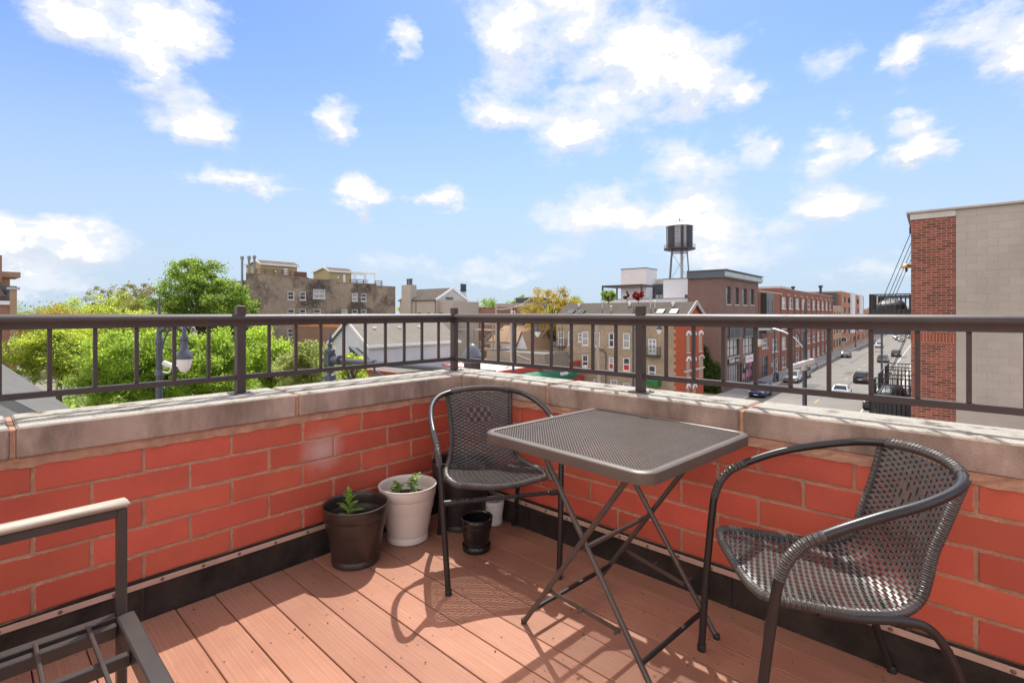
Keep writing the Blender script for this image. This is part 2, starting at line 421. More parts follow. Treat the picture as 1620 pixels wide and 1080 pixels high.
def mat_coping():
    m_, nt, b = new_mat('precast_coping')
    geo = _n(nt, 'ShaderNodeNewGeometry'); g = geo.outputs['Position']
    n = noise_tex(nt, 6, 6, 0.65, g); f = noise_tex(nt, 220, 3, 0.6, g)
    c = ramp(nt, n.outputs['Fac'], [(0.28, (0.35, 0.245, 0.195)), (0.55, (0.43, 0.315, 0.255)), (0.8, (0.49, 0.37, 0.31))])
    # grey weathering soaking down from the arris
    sep = _n(nt, 'ShaderNodeSeparateXYZ'); lk(nt, g, sep.inputs[0])
    n2 = noise_tex(nt, 5, 5, 0.65, g, (1, 1, 0.35))
    w = _n(nt, 'ShaderNodeMapRange'); lk(nt, n2.outputs['Fac'], w.inputs[0]); w.inputs[1].default_value = 0.40; w.inputs[2].default_value = 0.62; w.inputs[4].default_value = 0.9
    c = mixc(nt, w.outputs[0], c, (0.19, 0.135, 0.105))
    # flaking pale surface on the top
    sn = _n(nt, 'ShaderNodeSeparateXYZ'); lk(nt, geo.outputs['Normal'], sn.inputs[0])
    up = _n(nt, 'ShaderNodeMapRange'); lk(nt, sn.outputs[2], up.inputs[0]); up.inputs[1].default_value = 0.6; up.inputs[2].default_value = 0.9
    fl = noise_tex(nt, 11, 8, 0.7, g)
    topc = ramp(nt, fl.outputs['Fac'], [(0.30, (0.09, 0.075, 0.06)), (0.385, (0.17, 0.15, 0.115)), (0.425, (0.30, 0.27, 0.225)), (0.50, (0.40, 0.375, 0.335)), (0.8, (0.34, 0.315, 0.275))])
    c = mixc(nt, up.outputs[0], c, topc)
    lk(nt, c, b.inputs['Base Color']); b.inputs['Roughness'].default_value = 0.9; b.inputs['Specular IOR Level'].default_value = 0.25
    mx = _n(nt, 'ShaderNodeMath', operation='ADD'); lk(nt, fl.outputs['Fac'], mx.inputs[0]); lk(nt, f.outputs['Fac'], mx.inputs[1])
    add_bump(nt, b, mx.outputs[0], 0.9, 0.004)
    return m_
M_COPE = mat_coping()
M_FLASH = pm('black_membrane', (0.030, 0.020, 0.016), 0.8, 0.85, 7, 0.9, 50, 0.004, world_space=True, spec=0.3)
M_BAR = pm('painted_bar', (0.47, 0.30, 0.23), 0.55, 0.15, 9, 0.2, 60, world_space=True)
M_SCREW = pm('screw_head', (0.16, 0.10, 0.08), 0.5, 0.2, 60, metal=0.3)
def mat_deck():
    m_, nt, b = new_mat('composite_deck')
    t = _n(nt, 'ShaderNodeTexCoord'); oi = _n(nt, 'ShaderNodeObjectInfo')
    ad = _n(nt, 'ShaderNodeVectorMath', operation='ADD'); lk(nt, t.outputs['Object'], ad.inputs[0])
    mu = _n(nt, 'ShaderNodeVectorMath', operation='SCALE'); mu.inputs[0].default_value = (7.3, 3.1, 0); lk(nt, oi.outputs['Random'], mu.inputs['Scale'])
    lk(nt, mu.outputs[0], ad.inputs[1]); v = ad.outputs[0]
    grain = noise_tex(nt, 60, 6, 0.65, v, (0.035, 1, 1)); fine = noise_tex(nt, 260, 4, 0.7, v, (0.03, 1, 1)); blot = noise_tex(nt, 3.5, 5, 0.6, v)
    # pale cathedral grain lines
    wv = _n(nt, 'ShaderNodeTexWave', wave_type='BANDS', bands_direction='Y'); mp = _n(nt, 'ShaderNodeMapping'); mp.inputs['Scale'].default_value = (0.55, 9, 1); lk(nt, v, mp.inputs[0]); lk(nt, mp.outputs[0], wv.inputs[0])
    wv.inputs['Scale'].default_value = 2.4; wv.inputs['Distortion'].default_value = 7.0; wv.inputs['Detail'].default_value = 3; wv.inputs['Detail Scale'].default_value = 1.3
    ln = _n(nt, 'ShaderNodeMapRange'); lk(nt, wv.outputs['Fac'], ln.inputs[0]); ln.inputs[1].default_value = 0.86; ln.inputs[2].default_value = 1.0; ln.inputs[4].default_value = 0.55
    c = ramp(nt, grain.outputs['Fac'], [(0.25, (0.285, 0.118, 0.071)), (0.75, (0.372, 0.170, 0.108))])
    msk = _n(nt, 'ShaderNodeMath', operation='MULTIPLY'); lk(nt, ln.outputs[0], msk.inputs[0]); lk(nt, blot.outputs['Fac'], msk.inputs[1])
    c = mixc(nt, msk.outputs[0], c, (0.53, 0.30, 0.21))
    c = mixc(nt, 0.35, c, ramp(nt, blot.outputs['Fac'], [(0.3, (0.275, 0.112, 0.068)), (0.7, (0.41, 0.205, 0.132))]))
    h = _n(nt, 'ShaderNodeHueSaturation'); mr = _n(nt, 'ShaderNodeMapRange'); lk(nt, oi.outputs['Random'], mr.inputs[0]); mr.inputs[3].default_value = 0.86; mr.inputs[4].default_value = 1.12
    dn = noise_tex(nt, 6.5, 7, 0.72, v); dm = _n(nt, 'ShaderNodeMapRange'); lk(nt, dn.outputs['Fac'], dm.inputs[0]); dm.inputs[1].default_value = 0.56; dm.inputs[2].default_value = 0.74; dm.inputs[4].default_value = 0.5
    c = mixc(nt, dm.outputs[0], c, (0.22, 0.115, 0.085))
    lk(nt, mr.outputs[0], h.inputs['Value']); lk(nt, c, h.inputs['Color'])
    # greenish algae spots
    al = noise_tex(nt, 2.3, 3, 0.5, v); am = _n(nt, 'ShaderNodeMapRange'); lk(nt, al.outputs['Fac'], am.inputs[0]); am.inputs[1].default_value = 0.70; am.inputs[2].default_value = 0.80; am.inputs[4].default_value = 0.45
    c = mixc(nt, am.outputs[0], h.outputs[0], (0.27, 0.24, 0.09))
    lk(nt, c, b.inputs['Base Color']); b.inputs['Roughness'].default_value = 0.62; b.inputs['Specular IOR Level'].default_value = 0.35
    mx = _n(nt, 'ShaderNodeMath', operation='MULTIPLY_ADD'); lk(nt, fine.outputs['Fac'], mx.inputs[0]); mx.inputs[1].default_value = 0.6; lk(nt, grain.outputs['Fac'], mx.inputs[2])
    add_bump(nt, b, mx.outputs[0], 0.35, 0.0015)
    return m_
M_DECK = mat_deck()
def mat_rail():
    m_, nt, b = new_mat('brown_painted_steel')
    g = _n(nt, 'ShaderNodeNewGeometry').outputs['Position']
    n = noise_tex(nt, 14, 7, 0.7, g); sc_ = noise_tex(nt, 45, 6, 0.75, g, (1, 1, 0.6))
    c = ramp(nt, n.outputs['Fac'], [(0.3, (0.027, 0.0145, 0.013)), (0.7, (0.044, 0.026, 0.0235))])
    mr = _n(nt, 'ShaderNodeMapRange'); lk(nt, sc_.outputs['Fac'], mr.inputs[0]); mr.inputs[1].default_value = 0.66; mr.inputs[2].default_value = 0.74; mr.inputs[4].default_value = 0.7
    c = mixc(nt, mr.outputs[0], c, (0.11, 0.06, 0.05))
    lk(nt, c, b.inputs['Base Color']); b.inputs['Specular IOR Level'].default_value = 0.6
    rr = _n(nt, 'ShaderNodeMapRange'); lk(nt, n.outputs['Fac'], rr.inputs[0]); rr.inputs[3].default_value = 0.38; rr.inputs[4].default_value = 0.6; lk(nt, rr.outputs[0], b.inputs['Roughness'])
    add_bump(nt, b, sc_.outputs['Fac'], 0.3, 0.0012)
    return m_
M_RAIL = mat_rail()

# ---- deck: a floor of composite boards running along the cross-street wall
deck = MB().box((0.0, -5.2, -0.30), (5.2, -0.001, -0.034)).build('deck', pm('deck_underside', (0.05, 0.03, 0.025), 0.9, 0.2))
deck['kind'] = 'structure'
PITCH = 0.1393; GAP = 0.0038
yb = -0.96 - PITCH * 6 * 0                # one board joint sits at y = -0.96
edges = [-0.96 + PITCH * k for k in range(-30, 7)]
plank_me = MB().bbox((0, 0, -0.028), (5.12, PITCH - GAP, 0.0), 0.0022).mesh('deck_board', M_DECK, smooth=False)
last_me = None
sb = MB()
for e in edges:
    if e > -0.03 or e < -5.1: continue
    w = PITCH - GAP
    x0 = 0.022 + rng.uniform(-0.002, 0.003)
    if e + w > -0.014:
        o = MB().bbox((0, 0, -0.028), (5.12, -0.014 - e, 0.0), 0.0022).build('deck_board', M_DECK, deck)
    else: o = inst('deck_board', plank_me, deck)
    o.location = (x0, e, rng.uniform(-0.0008, 0.0008))
    for xs in np.arange(0.10, 3.6, 0.406):   # screws, two per joist
        for dy in (0.028, 0.104):
            if e + dy > -0.03: continue
            X = xs + rng.uniform(-0.012, 0.012); Y = e + dy + rng.uniform(-0.006, 0.006)
            sb.lathe([(0.0030, 0.0013), (0.0030, 0.0019), (0, 0.0019)], 6, (X, Y, 0))
so = sb.build('screw_heads', M_SCREW, deck, kind='stuff')
db_ = MB()
for k in range(130):                         # crumbs of soil, bark and dry leaf
    x_, y_ = rng.uniform(0.03, 2.6), -abs(rng.gauss(0.0, 0.85)) - 0.03
    if y_ < -3: continue
    a_ = rng.uniform(0, 6.28); l_ = rng.uniform(0.002, 0.007); w_ = l_ * rng.uniform(.25, .8)
    db_.beam((x_, y_, 0.0028), (x_ + math.cos(a_) * l_, y_ + math.sin(a_) * l_, 0.0034), w_, 0.002)
db_.build('deck_debris', pm('debris', (0.075, 0.05, 0.03), .9, .6, 60), deck, kind='stuff')

# ---- parapet walls of long red bricks under precast coping stones
BL, BH, JT, Z0, CP = 0.3004, 0.0935, 0.0100, 0.150, 0.1035
brick_me = MB().bbox((0, 0, 0), (BL, 0.05, BH), 0.003).mesh('brick', M_TB)
def rough_sheet(mb_, p0, p1, z0, z1, nrm, nx=60, amp=0.004, seed=1):   # hand-tooled uneven mortar face
    r_ = random.Random(seed); p0, p1, nrm = Vector(p0), Vector(p1), Vector(nrm); vs_ = []; fs = []; nz = 3
    for i in range(nx + 1):
        for j in range(nz + 1):
            q = p0.lerp(p1, i / nx); zz = z0 + (z1 - z0) * j / nz
            if 0 < j < nz or True: q = q + nrm * r_.uniform(-amp, amp)
            vs_.append((q.x, q.y, zz + (r_.uniform(-amp, amp) * 0.8 if 0 < j < nz else (r_.uniform(-0.006, 0.001) if j == 0 else 0))))
    for i in range(nx):
        for j in range(nz): a = i * (nz + 1) + j; fs.append((a, a + nz + 1, a + nz + 2, a + 1))
    return mb_.add(vs_, fs)
def parapet(name, label, along, length, first, seed):
    """along='y': wall face on x=0 running to -y; along='x': wall face on y=0 running to +x"""
    w = thing(name, label, 'wall')
    r_ = random.Random(seed)
    def P(u, d, z): return (-d, -u, z) if along == 'y' else (u, d, z)     # u along the wall from the corner, d depth into the wall
    def bx(mb_, u0, u1, d0, d1, z0, z1, b=None):
        a, c = P(u0, d0, z0), P(u1, d1, z1)
        lo = [min(a[i], c[i]) for i in range(3)]; hi = [max(a[i], c[i]) for i in range(3)]
        return mb_.bbox(lo, hi, b) if b else mb_.box(lo, hi)
    bx(MB(), -0.004 if along == 'x' else -0.2, length, 0.0045, 0.21, -0.6, 0.684).build('mortar', M_MORTAR, w)
    for k in range(5):
        start = first + (0 if k % 2 == 0 else 0.155); u = start - 0.3104 * math.ceil(start / 0.3104) - 0.3104
        while u < length:
            u0, u1 = u + JT / 2, u + 0.3104 - JT / 2
            u += 0.3104
            if u1 < 0.02 or u0 > length: continue
            dd = r_.uniform(-0.0015, 0.002); dz = r_.uniform(-0.001, 0.001)
            if u0 < 0:                      # cut at the corner
                o = bx(MB(), 0.002 if along == 'y' else 0.006, u1, dd, 0.05, Z0 + k * CP + dz, Z0 + k * CP + BH + dz, 0.003).build('brick', M_TBC, w)
            else:
                if along == 'y': o = inst('brick', brick_me, w, (-dd, -u0, Z0 + k * CP + dz), (0, 0, R(-90))); o.rotation_euler = (0, r_.uniform(-.004, .004), R(-90)); o.location = (dd - 0.0, -u0, Z0 + k * CP + dz); o.scale = (1, -1, 1 + r_.uniform(-.012, .012))
                else: o = inst('brick', brick_me, w, (u0, dd, Z0 + k * CP + dz), (0, r_.uniform(-.004, .004), 0))
    # torn upper mortar bed
    mb_ = MB(); p0 = P(0.0, -0.006, 0); p1 = P(length, -0.006, 0); nv = P(0, -1, 0)
    rough_sheet(mb_, p0, p1, Z0 + 4 * CP + BH - 0.004, 0.688, nv, 150, 0.0028, seed + 3)
    mb_.build('mortar_bed', M_MORTAR, w)
    # coping stones with mortar joints
    joints = {'y': [0.0, 1.03, 1.978, 2.95, 3.92, 4.89], 'x': [0.0, 0.687, 1.667, 2.64, 3.6, 4.57]}[along]
    for i in range(len(joints) - 1):
        a, c = joints[i], joints[i + 1]
        lo = a + 0.009 if i else (-0.262 if along == 'y' else 0.010)
        if i == 0 and along == 'y': lo = 0.010
        o = bx(MB(), lo, c - 0.009, (-0.022 if along == 'y' else -0.010) + r_.uniform(-.001, .001), 0.30 if along == 'y' else 0.258, 0.687, 0.791 + r_.uniform(-.001, .001), 0.006).build('coping_stone', M_COPE, w)
        if i: bx(MB(), a - 0.0095, a + 0.0095, -0.014 if along == 'y' else -0.004, 0.29 if along == 'y' else 0.25, 0.689, 0.784, 0.003).build('coping_joint', M_MORTAR, w)
    if along == 'x':   # the corner stone
        MB().bbox((-0.30, 0.006, 0.687), (-0.003, 0.258, 0.791), 0.006).build('coping_stone', M_COPE, w)
        MB().bbox((-0.28, -0.0095, 0.689), (0.016, 0.0095, 0.785), 0.003).build('coping_joint', M_MORTAR, w)
        MB().bbox((-0.0095 + 0.006, -0.012, 0.689), (0.0095 + 0.006, 0.24, 0.785), 0.003).build('coping_joint', M_MORTAR, w)
    # membrane upstand and termination bar
    fl = MB(); n_ = int(length / 0.25)
    vs_ = []; fs = []
    for i in range(n_ + 1):
        for j, (dz, dp) in enumerate(((-0.03, -0.014), (0.06, -0.012), (0.150, -0.009))):
            vs_.append(P(i * length / n_, dp + r_.uniform(-.003, .003), dz + (r_.uniform(-.004, .006) if j == 2 else 0)))
    for i in range(n_):
        for j in range(2): a = i * 3 + j; fs.append((a, a + 3, a + 4, a + 1))
    fl.add(vs_, fs)
    fo = fl.build('membrane_upstand', M_FLASH, w, smooth=True)
    for u in (1.62, 0.55, 2.75): bx(MB(), u, u + 0.012, -0.0195, -0.010, -0.03, 0.12).build('membrane_lap', M_FLASH, w)
    bar = bx(MB(), 0.004, length, -0.0175, -0.0125, 0.122, 0.143, 0.001).build('termination_bar', M_BAR, w)
    u = 0.12
    scm = MB().lathe([(0.0068, 0), (0.006, 0.003), (0.003, 0.0046), (0, 0.0048)], 8).mesh('bolt', M_SCREW, smooth=True)
    while u < min(length, 3.2):
        q = P(u, -0.0175, 0.1325 + r_.uniform(-.002, .002)); inst('bolt', scm, bar, q, (0, R(90), 0) if along == 'y' else (R(90), 0, 0)); u += 0.145 + r_.uniform(-.01, .01)
    return w
parapet('parapet_wall', 'red brick parapet wall with stone coping on the left, street side of the terrace', 'y', 4.9, 1.6182 % 0.3104, 3)
parapet('parapet_wall', 'red brick parapet wall with stone coping on the right, behind table and chairs', 'x', 4.6, 0.7964 % 0.3104, 9)

# ---- railing
def railing(label, along, posts, corner):
    rl = thing('railing', label, 'railing')
    off = -0.20 if along == 'y' else 0.115
    def P(u, z, d=0.0): return (off - d, u, z) if along == 'y' else (u, off + d, z)
    u0, u1 = min(posts), max(posts)
    tr = MB()
    # round-backed handrail over a flat channel
    a, c = P(u0, 1.140), P(u1, 1.140)
    prof = [(math.cos(t) * 0.027, math.sin(t) * 0.0225 + 1.1425) for t in np.linspace(-0.35, math.pi + 0.35, 13)] + [(-0.0215, 1.1255), (-0.0215, 1.1095), (0.0215, 1.1095), (0.0215, 1.1255)]
    rings = []
    for u in np.linspace(u0, u1, 12): rings.append([P(u, z, d) for d, z in prof])
    tr.loft(rings).build('top_rail', M_RAIL, rl, smooth=35)
    MB().beam(P(u0, 0.8685), P(u1, 0.8685), 0.026, 0.023).build('bottom_rail', M_RAIL, rl)
    bal = MB().bbox((-0.0070, -0.0070, 0.8805), (0.0070, 0.0070, 1.1090), 0.0010).mesh('baluster', M_RAIL)
    for i in range(len(posts) - 1):
        a, c = posts[i], posts[i + 1]; n_ = 9 if c - a < 1.4 else 10
        for k in range(1, n_ + 1):
            u = a + (c - a) * k / (n_ + 1); inst('baluster', bal, rl, P(u, 0))
    pst = MB().bbox((-0.0195, -0.0195, 0.7955), (0.0195, 0.0195, 1.2045), 0.0025)
    pme = pst.mesh('post', M_RAIL)
    plate = MB().bbox((-0.05, -0.042, 0.7895), (0.05, 0.042, 0.7965), 0.002).mesh('base_plate', M_RAIL)
    nut = MB().lathe([(0.009, 0.7975), (0.009, 0.806), (0.004, 0.810), (0, 0.810)], 6).mesh('bolt', M_RAIL)
    for u in posts:
        if corner and abs(u - corner) < 1e-6: continue
        p = inst('post', pme, rl, P(u, 0)); q = inst('base_plate', plate, p)
        for dx in (-0.036, 0.036): inst('bolt', nut, p, (dx, 0.026, 0), (0, 0, 0), (.6, .6, .99))
    return rl
CORN = 0.115
railing('brown steel railing along the left parapet, street side', 'y', [-3.87, -2.535, -1.205, CORN], None)
railing('brown steel railing along the right parapet behind the table', 'x', [-0.20, 1.164, 2.59, 3.90], -0.20)

# ---------------------------------------------------------------- plant pots
M_SOIL = pm('potting_soil', (0.035, 0.022, 0.016), 0.95, 0.6, 40, 1.0, 90, 0.01)
M_LEAF = {}
def leafmat(name, col, var=0.35, scale=1.2, trans=0.55):
    """leaf: tinted diffuse with light passing through; tint drifts from clump to clump"""
    if name in M_LEAF: return M_LEAF[name]
    m_, nt, b = new_mat(name)
    g = _n(nt, 'ShaderNodeNewGeometry').outputs['Position']
    n = noise_tex(nt, scale, 4, 0.65, g)
    c = ramp(nt, n.outputs['Fac'], [(0.3, mul(col, 1 - var)), (0.5, col), (0.72, (min(1, col[0] * (1 + var * 1.2)), min(1, col[1] * (1 + var)), col[2] * (1 + var * .2)))])
    lk(nt, c, b.inputs['Base Color']); b.inputs['Roughness'].default_value = 0.55; b.inputs['Specular IOR Level'].default_value = 0.3
    tr = _n(nt, 'ShaderNodeBsdfTranslucent'); hs = _n(nt, 'ShaderNodeHueSaturation'); hs.inputs['Value'].default_value = 1.7; hs.inputs['Saturation'].default_value = 1.1
    lk(nt, c, hs.inputs['Color']); lk(nt, hs.outputs[0], tr.inputs['Color'])
    mx = _n(nt, 'ShaderNodeMixShader'); mx.inputs[0].default_value = trans
    lk(nt, b.outputs[0], mx.inputs[1]); lk(nt, tr.outputs[0], mx.inputs[2])
    lk(nt, mx.outputs[0], nt.nodes['Material Output'].inputs['Surface'])
    M_LEAF[name] = m_; return m_
def pot(name, label, loc, rt_, rb, h, mat, soil=0.74, group=None, saucer=False, rim=0.016):
    p = thing(name, label, 'pot', loc, rng.uniform(0, 6), group)
    k = rt_ - rb
    prof = [(rb * 0.92, 0.0), (rb * 1.02, 0.004), (rb * 1.03, 0.028), (rb * 1.0, 0.032)]
    for q in (0.2, 0.4, 0.6, 0.74): prof.append((rb + k * 0.86 * (q ** 0.8), 0.032 + (h - 0.032) * q))
    prof += [(rb + k * 0.86, h * 0.80), (rb + k * 0.89, h * 0.805), (rb + k * 0.93, h * 0.93), (rt_ - 0.004, h * 0.962), (rt_, h * 0.972), (rt_, h * 0.992), (rt_ - 0.003, h), (rt_ - 0.006, h * 0.995)]
    prof += [(rt_ - 0.012, h * 0.95), (rb + k * 0.8, h * 0.8), (rb + k * 0.6, h * 0.6), (rb * 0.95, h * 0.2), (0.001, h * 0.2)]
    MB().lathe(prof, 40).build('pot_shell', mat, p, smooth=50)
    if soil:
        sr = rb + k * 0.7 * soil - 0.002; sm = MB(); n_ = 22; vs_ = [(0, 0, h * soil + 0.006)]; fs = []
        for i in range(1, 6):
            for j in range(n_):
                an = 6.2832 * j / n_; r2 = sr * i / 5; vs_.append((r2 * math.cos(an), r2 * math.sin(an), h * soil + (rng.uniform(-.006, .008) if i < 5 else 0)))
        for j in range(n_): fs.append((0, 1 + j, 1 + (j + 1) % n_))
        for i in range(4):
            for j in range(n_): a = 1 + i * n_; fs.append((a + j, a + n_ + j, a + n_ + (j + 1) % n_, a + (j + 1) % n_))
        sm.add(vs_, fs).build('soil', M_SOIL, p, smooth=True)
    if saucer: MB().lathe([(rb * 0.98, 0.0), (rb * 1.12, 0.004), (rb * 1.15, 0.03), (rb * 1.1, 0.033), (rb * 1.05, 0.02), (rb * 1.0, 0.006)], 36, cap=False).build('saucer', mat, p, smooth=50)
    return p
M_PBROWN = pm('brown_plastic', (0.036, 0.023, 0.019), 0.33, 0.1, 10, 0.05, 200)
M_PWHITE = pm('offwhite_plastic', (0.66, 0.58, 0.52), 0.45, 0.05, 8, 0.05, 200)
M_PBLACK = pm('black_plastic', (0.012, 0.011, 0.011), 0.22, 0.1, 10)
M_PBLACK2 = pm('black_matte_plastic', (0.014, 0.013, 0.013), 0.5, 0.1, 10)
brown_pot = pot('plant_pot', 'dark brown plastic pot with rosette seedling, leftmost of the pots', (0.186, -0.826, 0.0), 0.152, 0.108, 0.274, M_PBROWN, soil=0.62)
white_pot = pot('plant_pot', 'large off-white plastic pot with small seedlings beside the brown pot', (0.167, -0.517, 0.0), 0.150, 0.104, 0.284, M_PWHITE)
big_pot = pot('plant_pot', 'large black plastic pot in the corner behind the wicker chair', (0.240, -0.205, 0.0), 0.167, 0.125, 0.355, M_PBLACK2)
pot('plant_pot', 'small empty glossy black pot standing under the chair seat', (0.525, -0.362, 0.0), 0.080, 0.061, 0.165, M_PBLACK, soil=0.3, saucer=True)
pot('plant_pot', 'small white pot against the wall behind the chair leg', (0.37, -0.085, 0.0), 0.058, 0.046, 0.135, pm('white_plastic_small', (0.6, 0.57, 0.55), 0.5, 0.05), soil=0.6)
def leaf_mesh(mb_, base, d, ln, w, droop=0.25, n=5):
    base, d = Vector(base), Vector(d).normalized(); side = d.cross(Vector((0, 0, 1)))
    side = side.normalized() if side.length > 1e-4 else Vector((1, 0, 0))
    vs_ = []
    for i in range(n + 1):
        t = i / n; c = base + d * ln * t + Vector((0, 0, -droop * ln * t * t)); ww = w * math.sin(math.pi * min(1, t * 0.93 + 0.06)) ** 0.8
        up = side.cross(d).normalized()
        vs_ += [c - side * ww / 2 + up * ww * .18, c, c + side * ww / 2 + up * ww * .18]
    fs = []
    for i in range(n):
        a = i * 3; fs += [(a, a + 1, a + 4, a + 3), (a + 1, a + 2, a + 5, a + 4)]
    mb_.add(vs_, fs)
def seedling(name, label, loc, kind, seed, h=0.09):
    r_ = random.Random(seed); t = thing(name, label, 'plant', loc)
    mat = leafmat('seedling_leaf', (0.22, 0.36, 0.07), 0.3, 30, 0.4)
    stm = MB(); stm.tube([(0, 0, -0.01), (0.003, 0.002, h * .5), (0, 0, h * 0.85)], [0.003, 0.0026, 0.0018], 6); stm.build('stem', mat, t, smooth=True)
    if kind == 'rosette':
        for k in range(19):
            an = k * 2.4; q = k / 18; el_ = 0.25 + 1.1 * q; ln = 0.088 * (1 - 0.42 * q)
            mb_ = MB(); leaf_mesh(mb_, (0, 0, h * (0.15 + 0.7 * q)), (math.cos(an) * math.cos(el_), math.sin(an) * math.cos(el_), math.sin(el_)), ln, ln * 0.34, 0.25)
            mb_.build('leaf', mat, t, smooth=True)
    else:
        for b_ in range(5):
            an = r_.uniform(0, 6.28); rr = r_.uniform(0.0, 0.03); hh = h * r_.uniform(0.5, 1.0)
            top = Vector((math.cos(an) * rr * 1.4, math.sin(an) * rr * 1.4, hh))
            MB().tube([(math.cos(an) * rr * .3, math.sin(an) * rr * .3, -0.01), top * 0.6, top], 0.0016, 5).build('stem', mat, t)
            for k in range(7):
                a2 = an + k * 0.9 + r_.uniform(-.2, .2); mb_ = MB(); el_ = r_.uniform(0.0, 0.7)
                leaf_mesh(mb_, top * (0.55 + 0.45 * k / 6), (math.cos(a2) * math.cos(el_), math.sin(a2) * math.cos(el_), math.sin(el_)), r_.uniform(.024, .036), r_.uniform(.016, .022), 0.3)
                mb_.build('leaf', mat, t, smooth=True)
    return t
seedling('seedling', 'leafy green rosette seedling in the brown pot', (0.150, -0.842, 0.174), 'rosette', 1, 0.16)
seedling('seedling', 'low cluster of tiny green leaves in the brown pot', (0.232, -0.800, 0.174), 'sprig', 2, 0.05)
seedling('seedling', 'sprig of small rounded leaves in the white pot, left', (0.130, -0.555, 0.214), 'sprig', 3, 0.085)
seedling('seedling', 'taller sprig of rounded leaves in the white pot, right', (0.175, -0.505, 0.214), 'sprig', 4, 0.115)
seedling('seedling', 'green sprig in the black corner pot behind the chair', (0.235, -0.285, 0.266), 'sprig', 5, 0.085)
mk = MB().bbox((-0.008, -0.0012, -0.02), (0.008, 0.0012, 0.05), 0.0008).build('plant_marker', M_PWHITE, None, loc=(0.270, -0.795, 0.185))
tag(mk, 'small white plastic marker stuck in the brown pot', 'plant marker')

# ---------------------------------------------------------------- wicker bistro chairs
M_TUBE = pm('dark_tube', (0.020, 0.017, 0.018), 0.34, 0.25, 12, 0.08, 120, 0.001, metal=0.1)
def mat_wicker():
    m_, nt, b = new_mat('wicker_strand')
    t = _n(nt, 'ShaderNodeTexCoord').outputs['Object']; n = noise_tex(nt, 9, 5, 0.65, t)
    c = ramp(nt, n.outputs['Fac'], [(0.3, (0.030, 0.0225, 0.021)), (0.7, (0.080, 0.066, 0.062))])
    lk(nt, c, b.inputs['Base Color']); b.inputs['Roughness'].default_value = 0.43; b.inputs['Specular IOR Level'].default_value = 0.65
    return m_
M_WICK = mat_wicker()
def wrapped(mb_, pts, r, pitch=0.0065, n=8):        # a tube bound with strand: scalloped along its length
    P = [Vector(p) for p in pts]; L_ = [0.0]
    for a, b in zip(P, P[1:]): L_.append(L_[-1] + (b - a).length)
    tot = L_[-1]; m_ = max(4, int(tot / pitch)) * 2; out = []; rad = []; j = 0
    for i in range(m_ + 1):
        q = tot * i / m_
        while j < len(L_) - 2 and L_[j + 1] < q: j += 1
        f = (q - L_[j]) / max(1e-9, L_[j + 1] - L_[j]); out.append(P[j].lerp(P[j + 1], f)); rad.append(r + (0.0011 if i % 2 else -0.0009) + 0.0004 * math.sin(i * 1.7))
    return mb_.tube(out, rad, n)
PROF = [(-.250, .432, .150), (-.243, .434, .187), (-.225, .436, .207), (-.19, .434, .217), (-.10, .424, .221), (-.02, .416, .216), (.06, .413, .204), (.115, .420, .188), (.155, .445, .172), (.18, .49, .162), (.200, .545, .158), (.228, .62, .160), (.254, .70, .166), (.270, .752, .172)]
PS = spline([Vector(p) for p in PROF], 12)
def prof_at(v):                                      # v 0..1 along arclength -> (y, z, halfwidth), normal
    return v
_ac = [0.0]
for a, b in zip(PS, PS[1:]): _ac.append(_ac[-1] + math.hypot(b.x - a.x, b.y - a.y))
PLEN = _ac[-1]
def shell(u, l):                                     # u -1..1 across, l metres along the sling
    j = 0
    l = max(0, min(PLEN, l))
    lo, hi = 0, len(_ac) - 2
    while lo < hi:
        md = (lo + hi) // 2
        if _ac[md + 1] < l: lo = md + 1
        else: hi = md
    j = lo; f = (l - _ac[j]) / max(1e-9, _ac[j + 1] - _ac[j]); p = PS[j].lerp(PS[j + 1], f)
    dy, dz = PS[j + 1].x - PS[j].x, PS[j + 1].y - PS[j].y; q = math.hypot(dy, dz); ny, nz = -dz / q, dy / q
    cup = -0.020 * (1 - u * u) * (1 if True else 0)
    bk = max(0.0, min(1.0, (p.y - .44) / .12))      # back wraps round the sitter
    y = p.x + ny * cup * (1 - bk) + bk * (0.020 * (1 - u * u) - 0.012)
    z = p.y + nz * cup * (1 - bk)
    return Vector((u * p.z, y, z)), Vector((0, ny, nz))
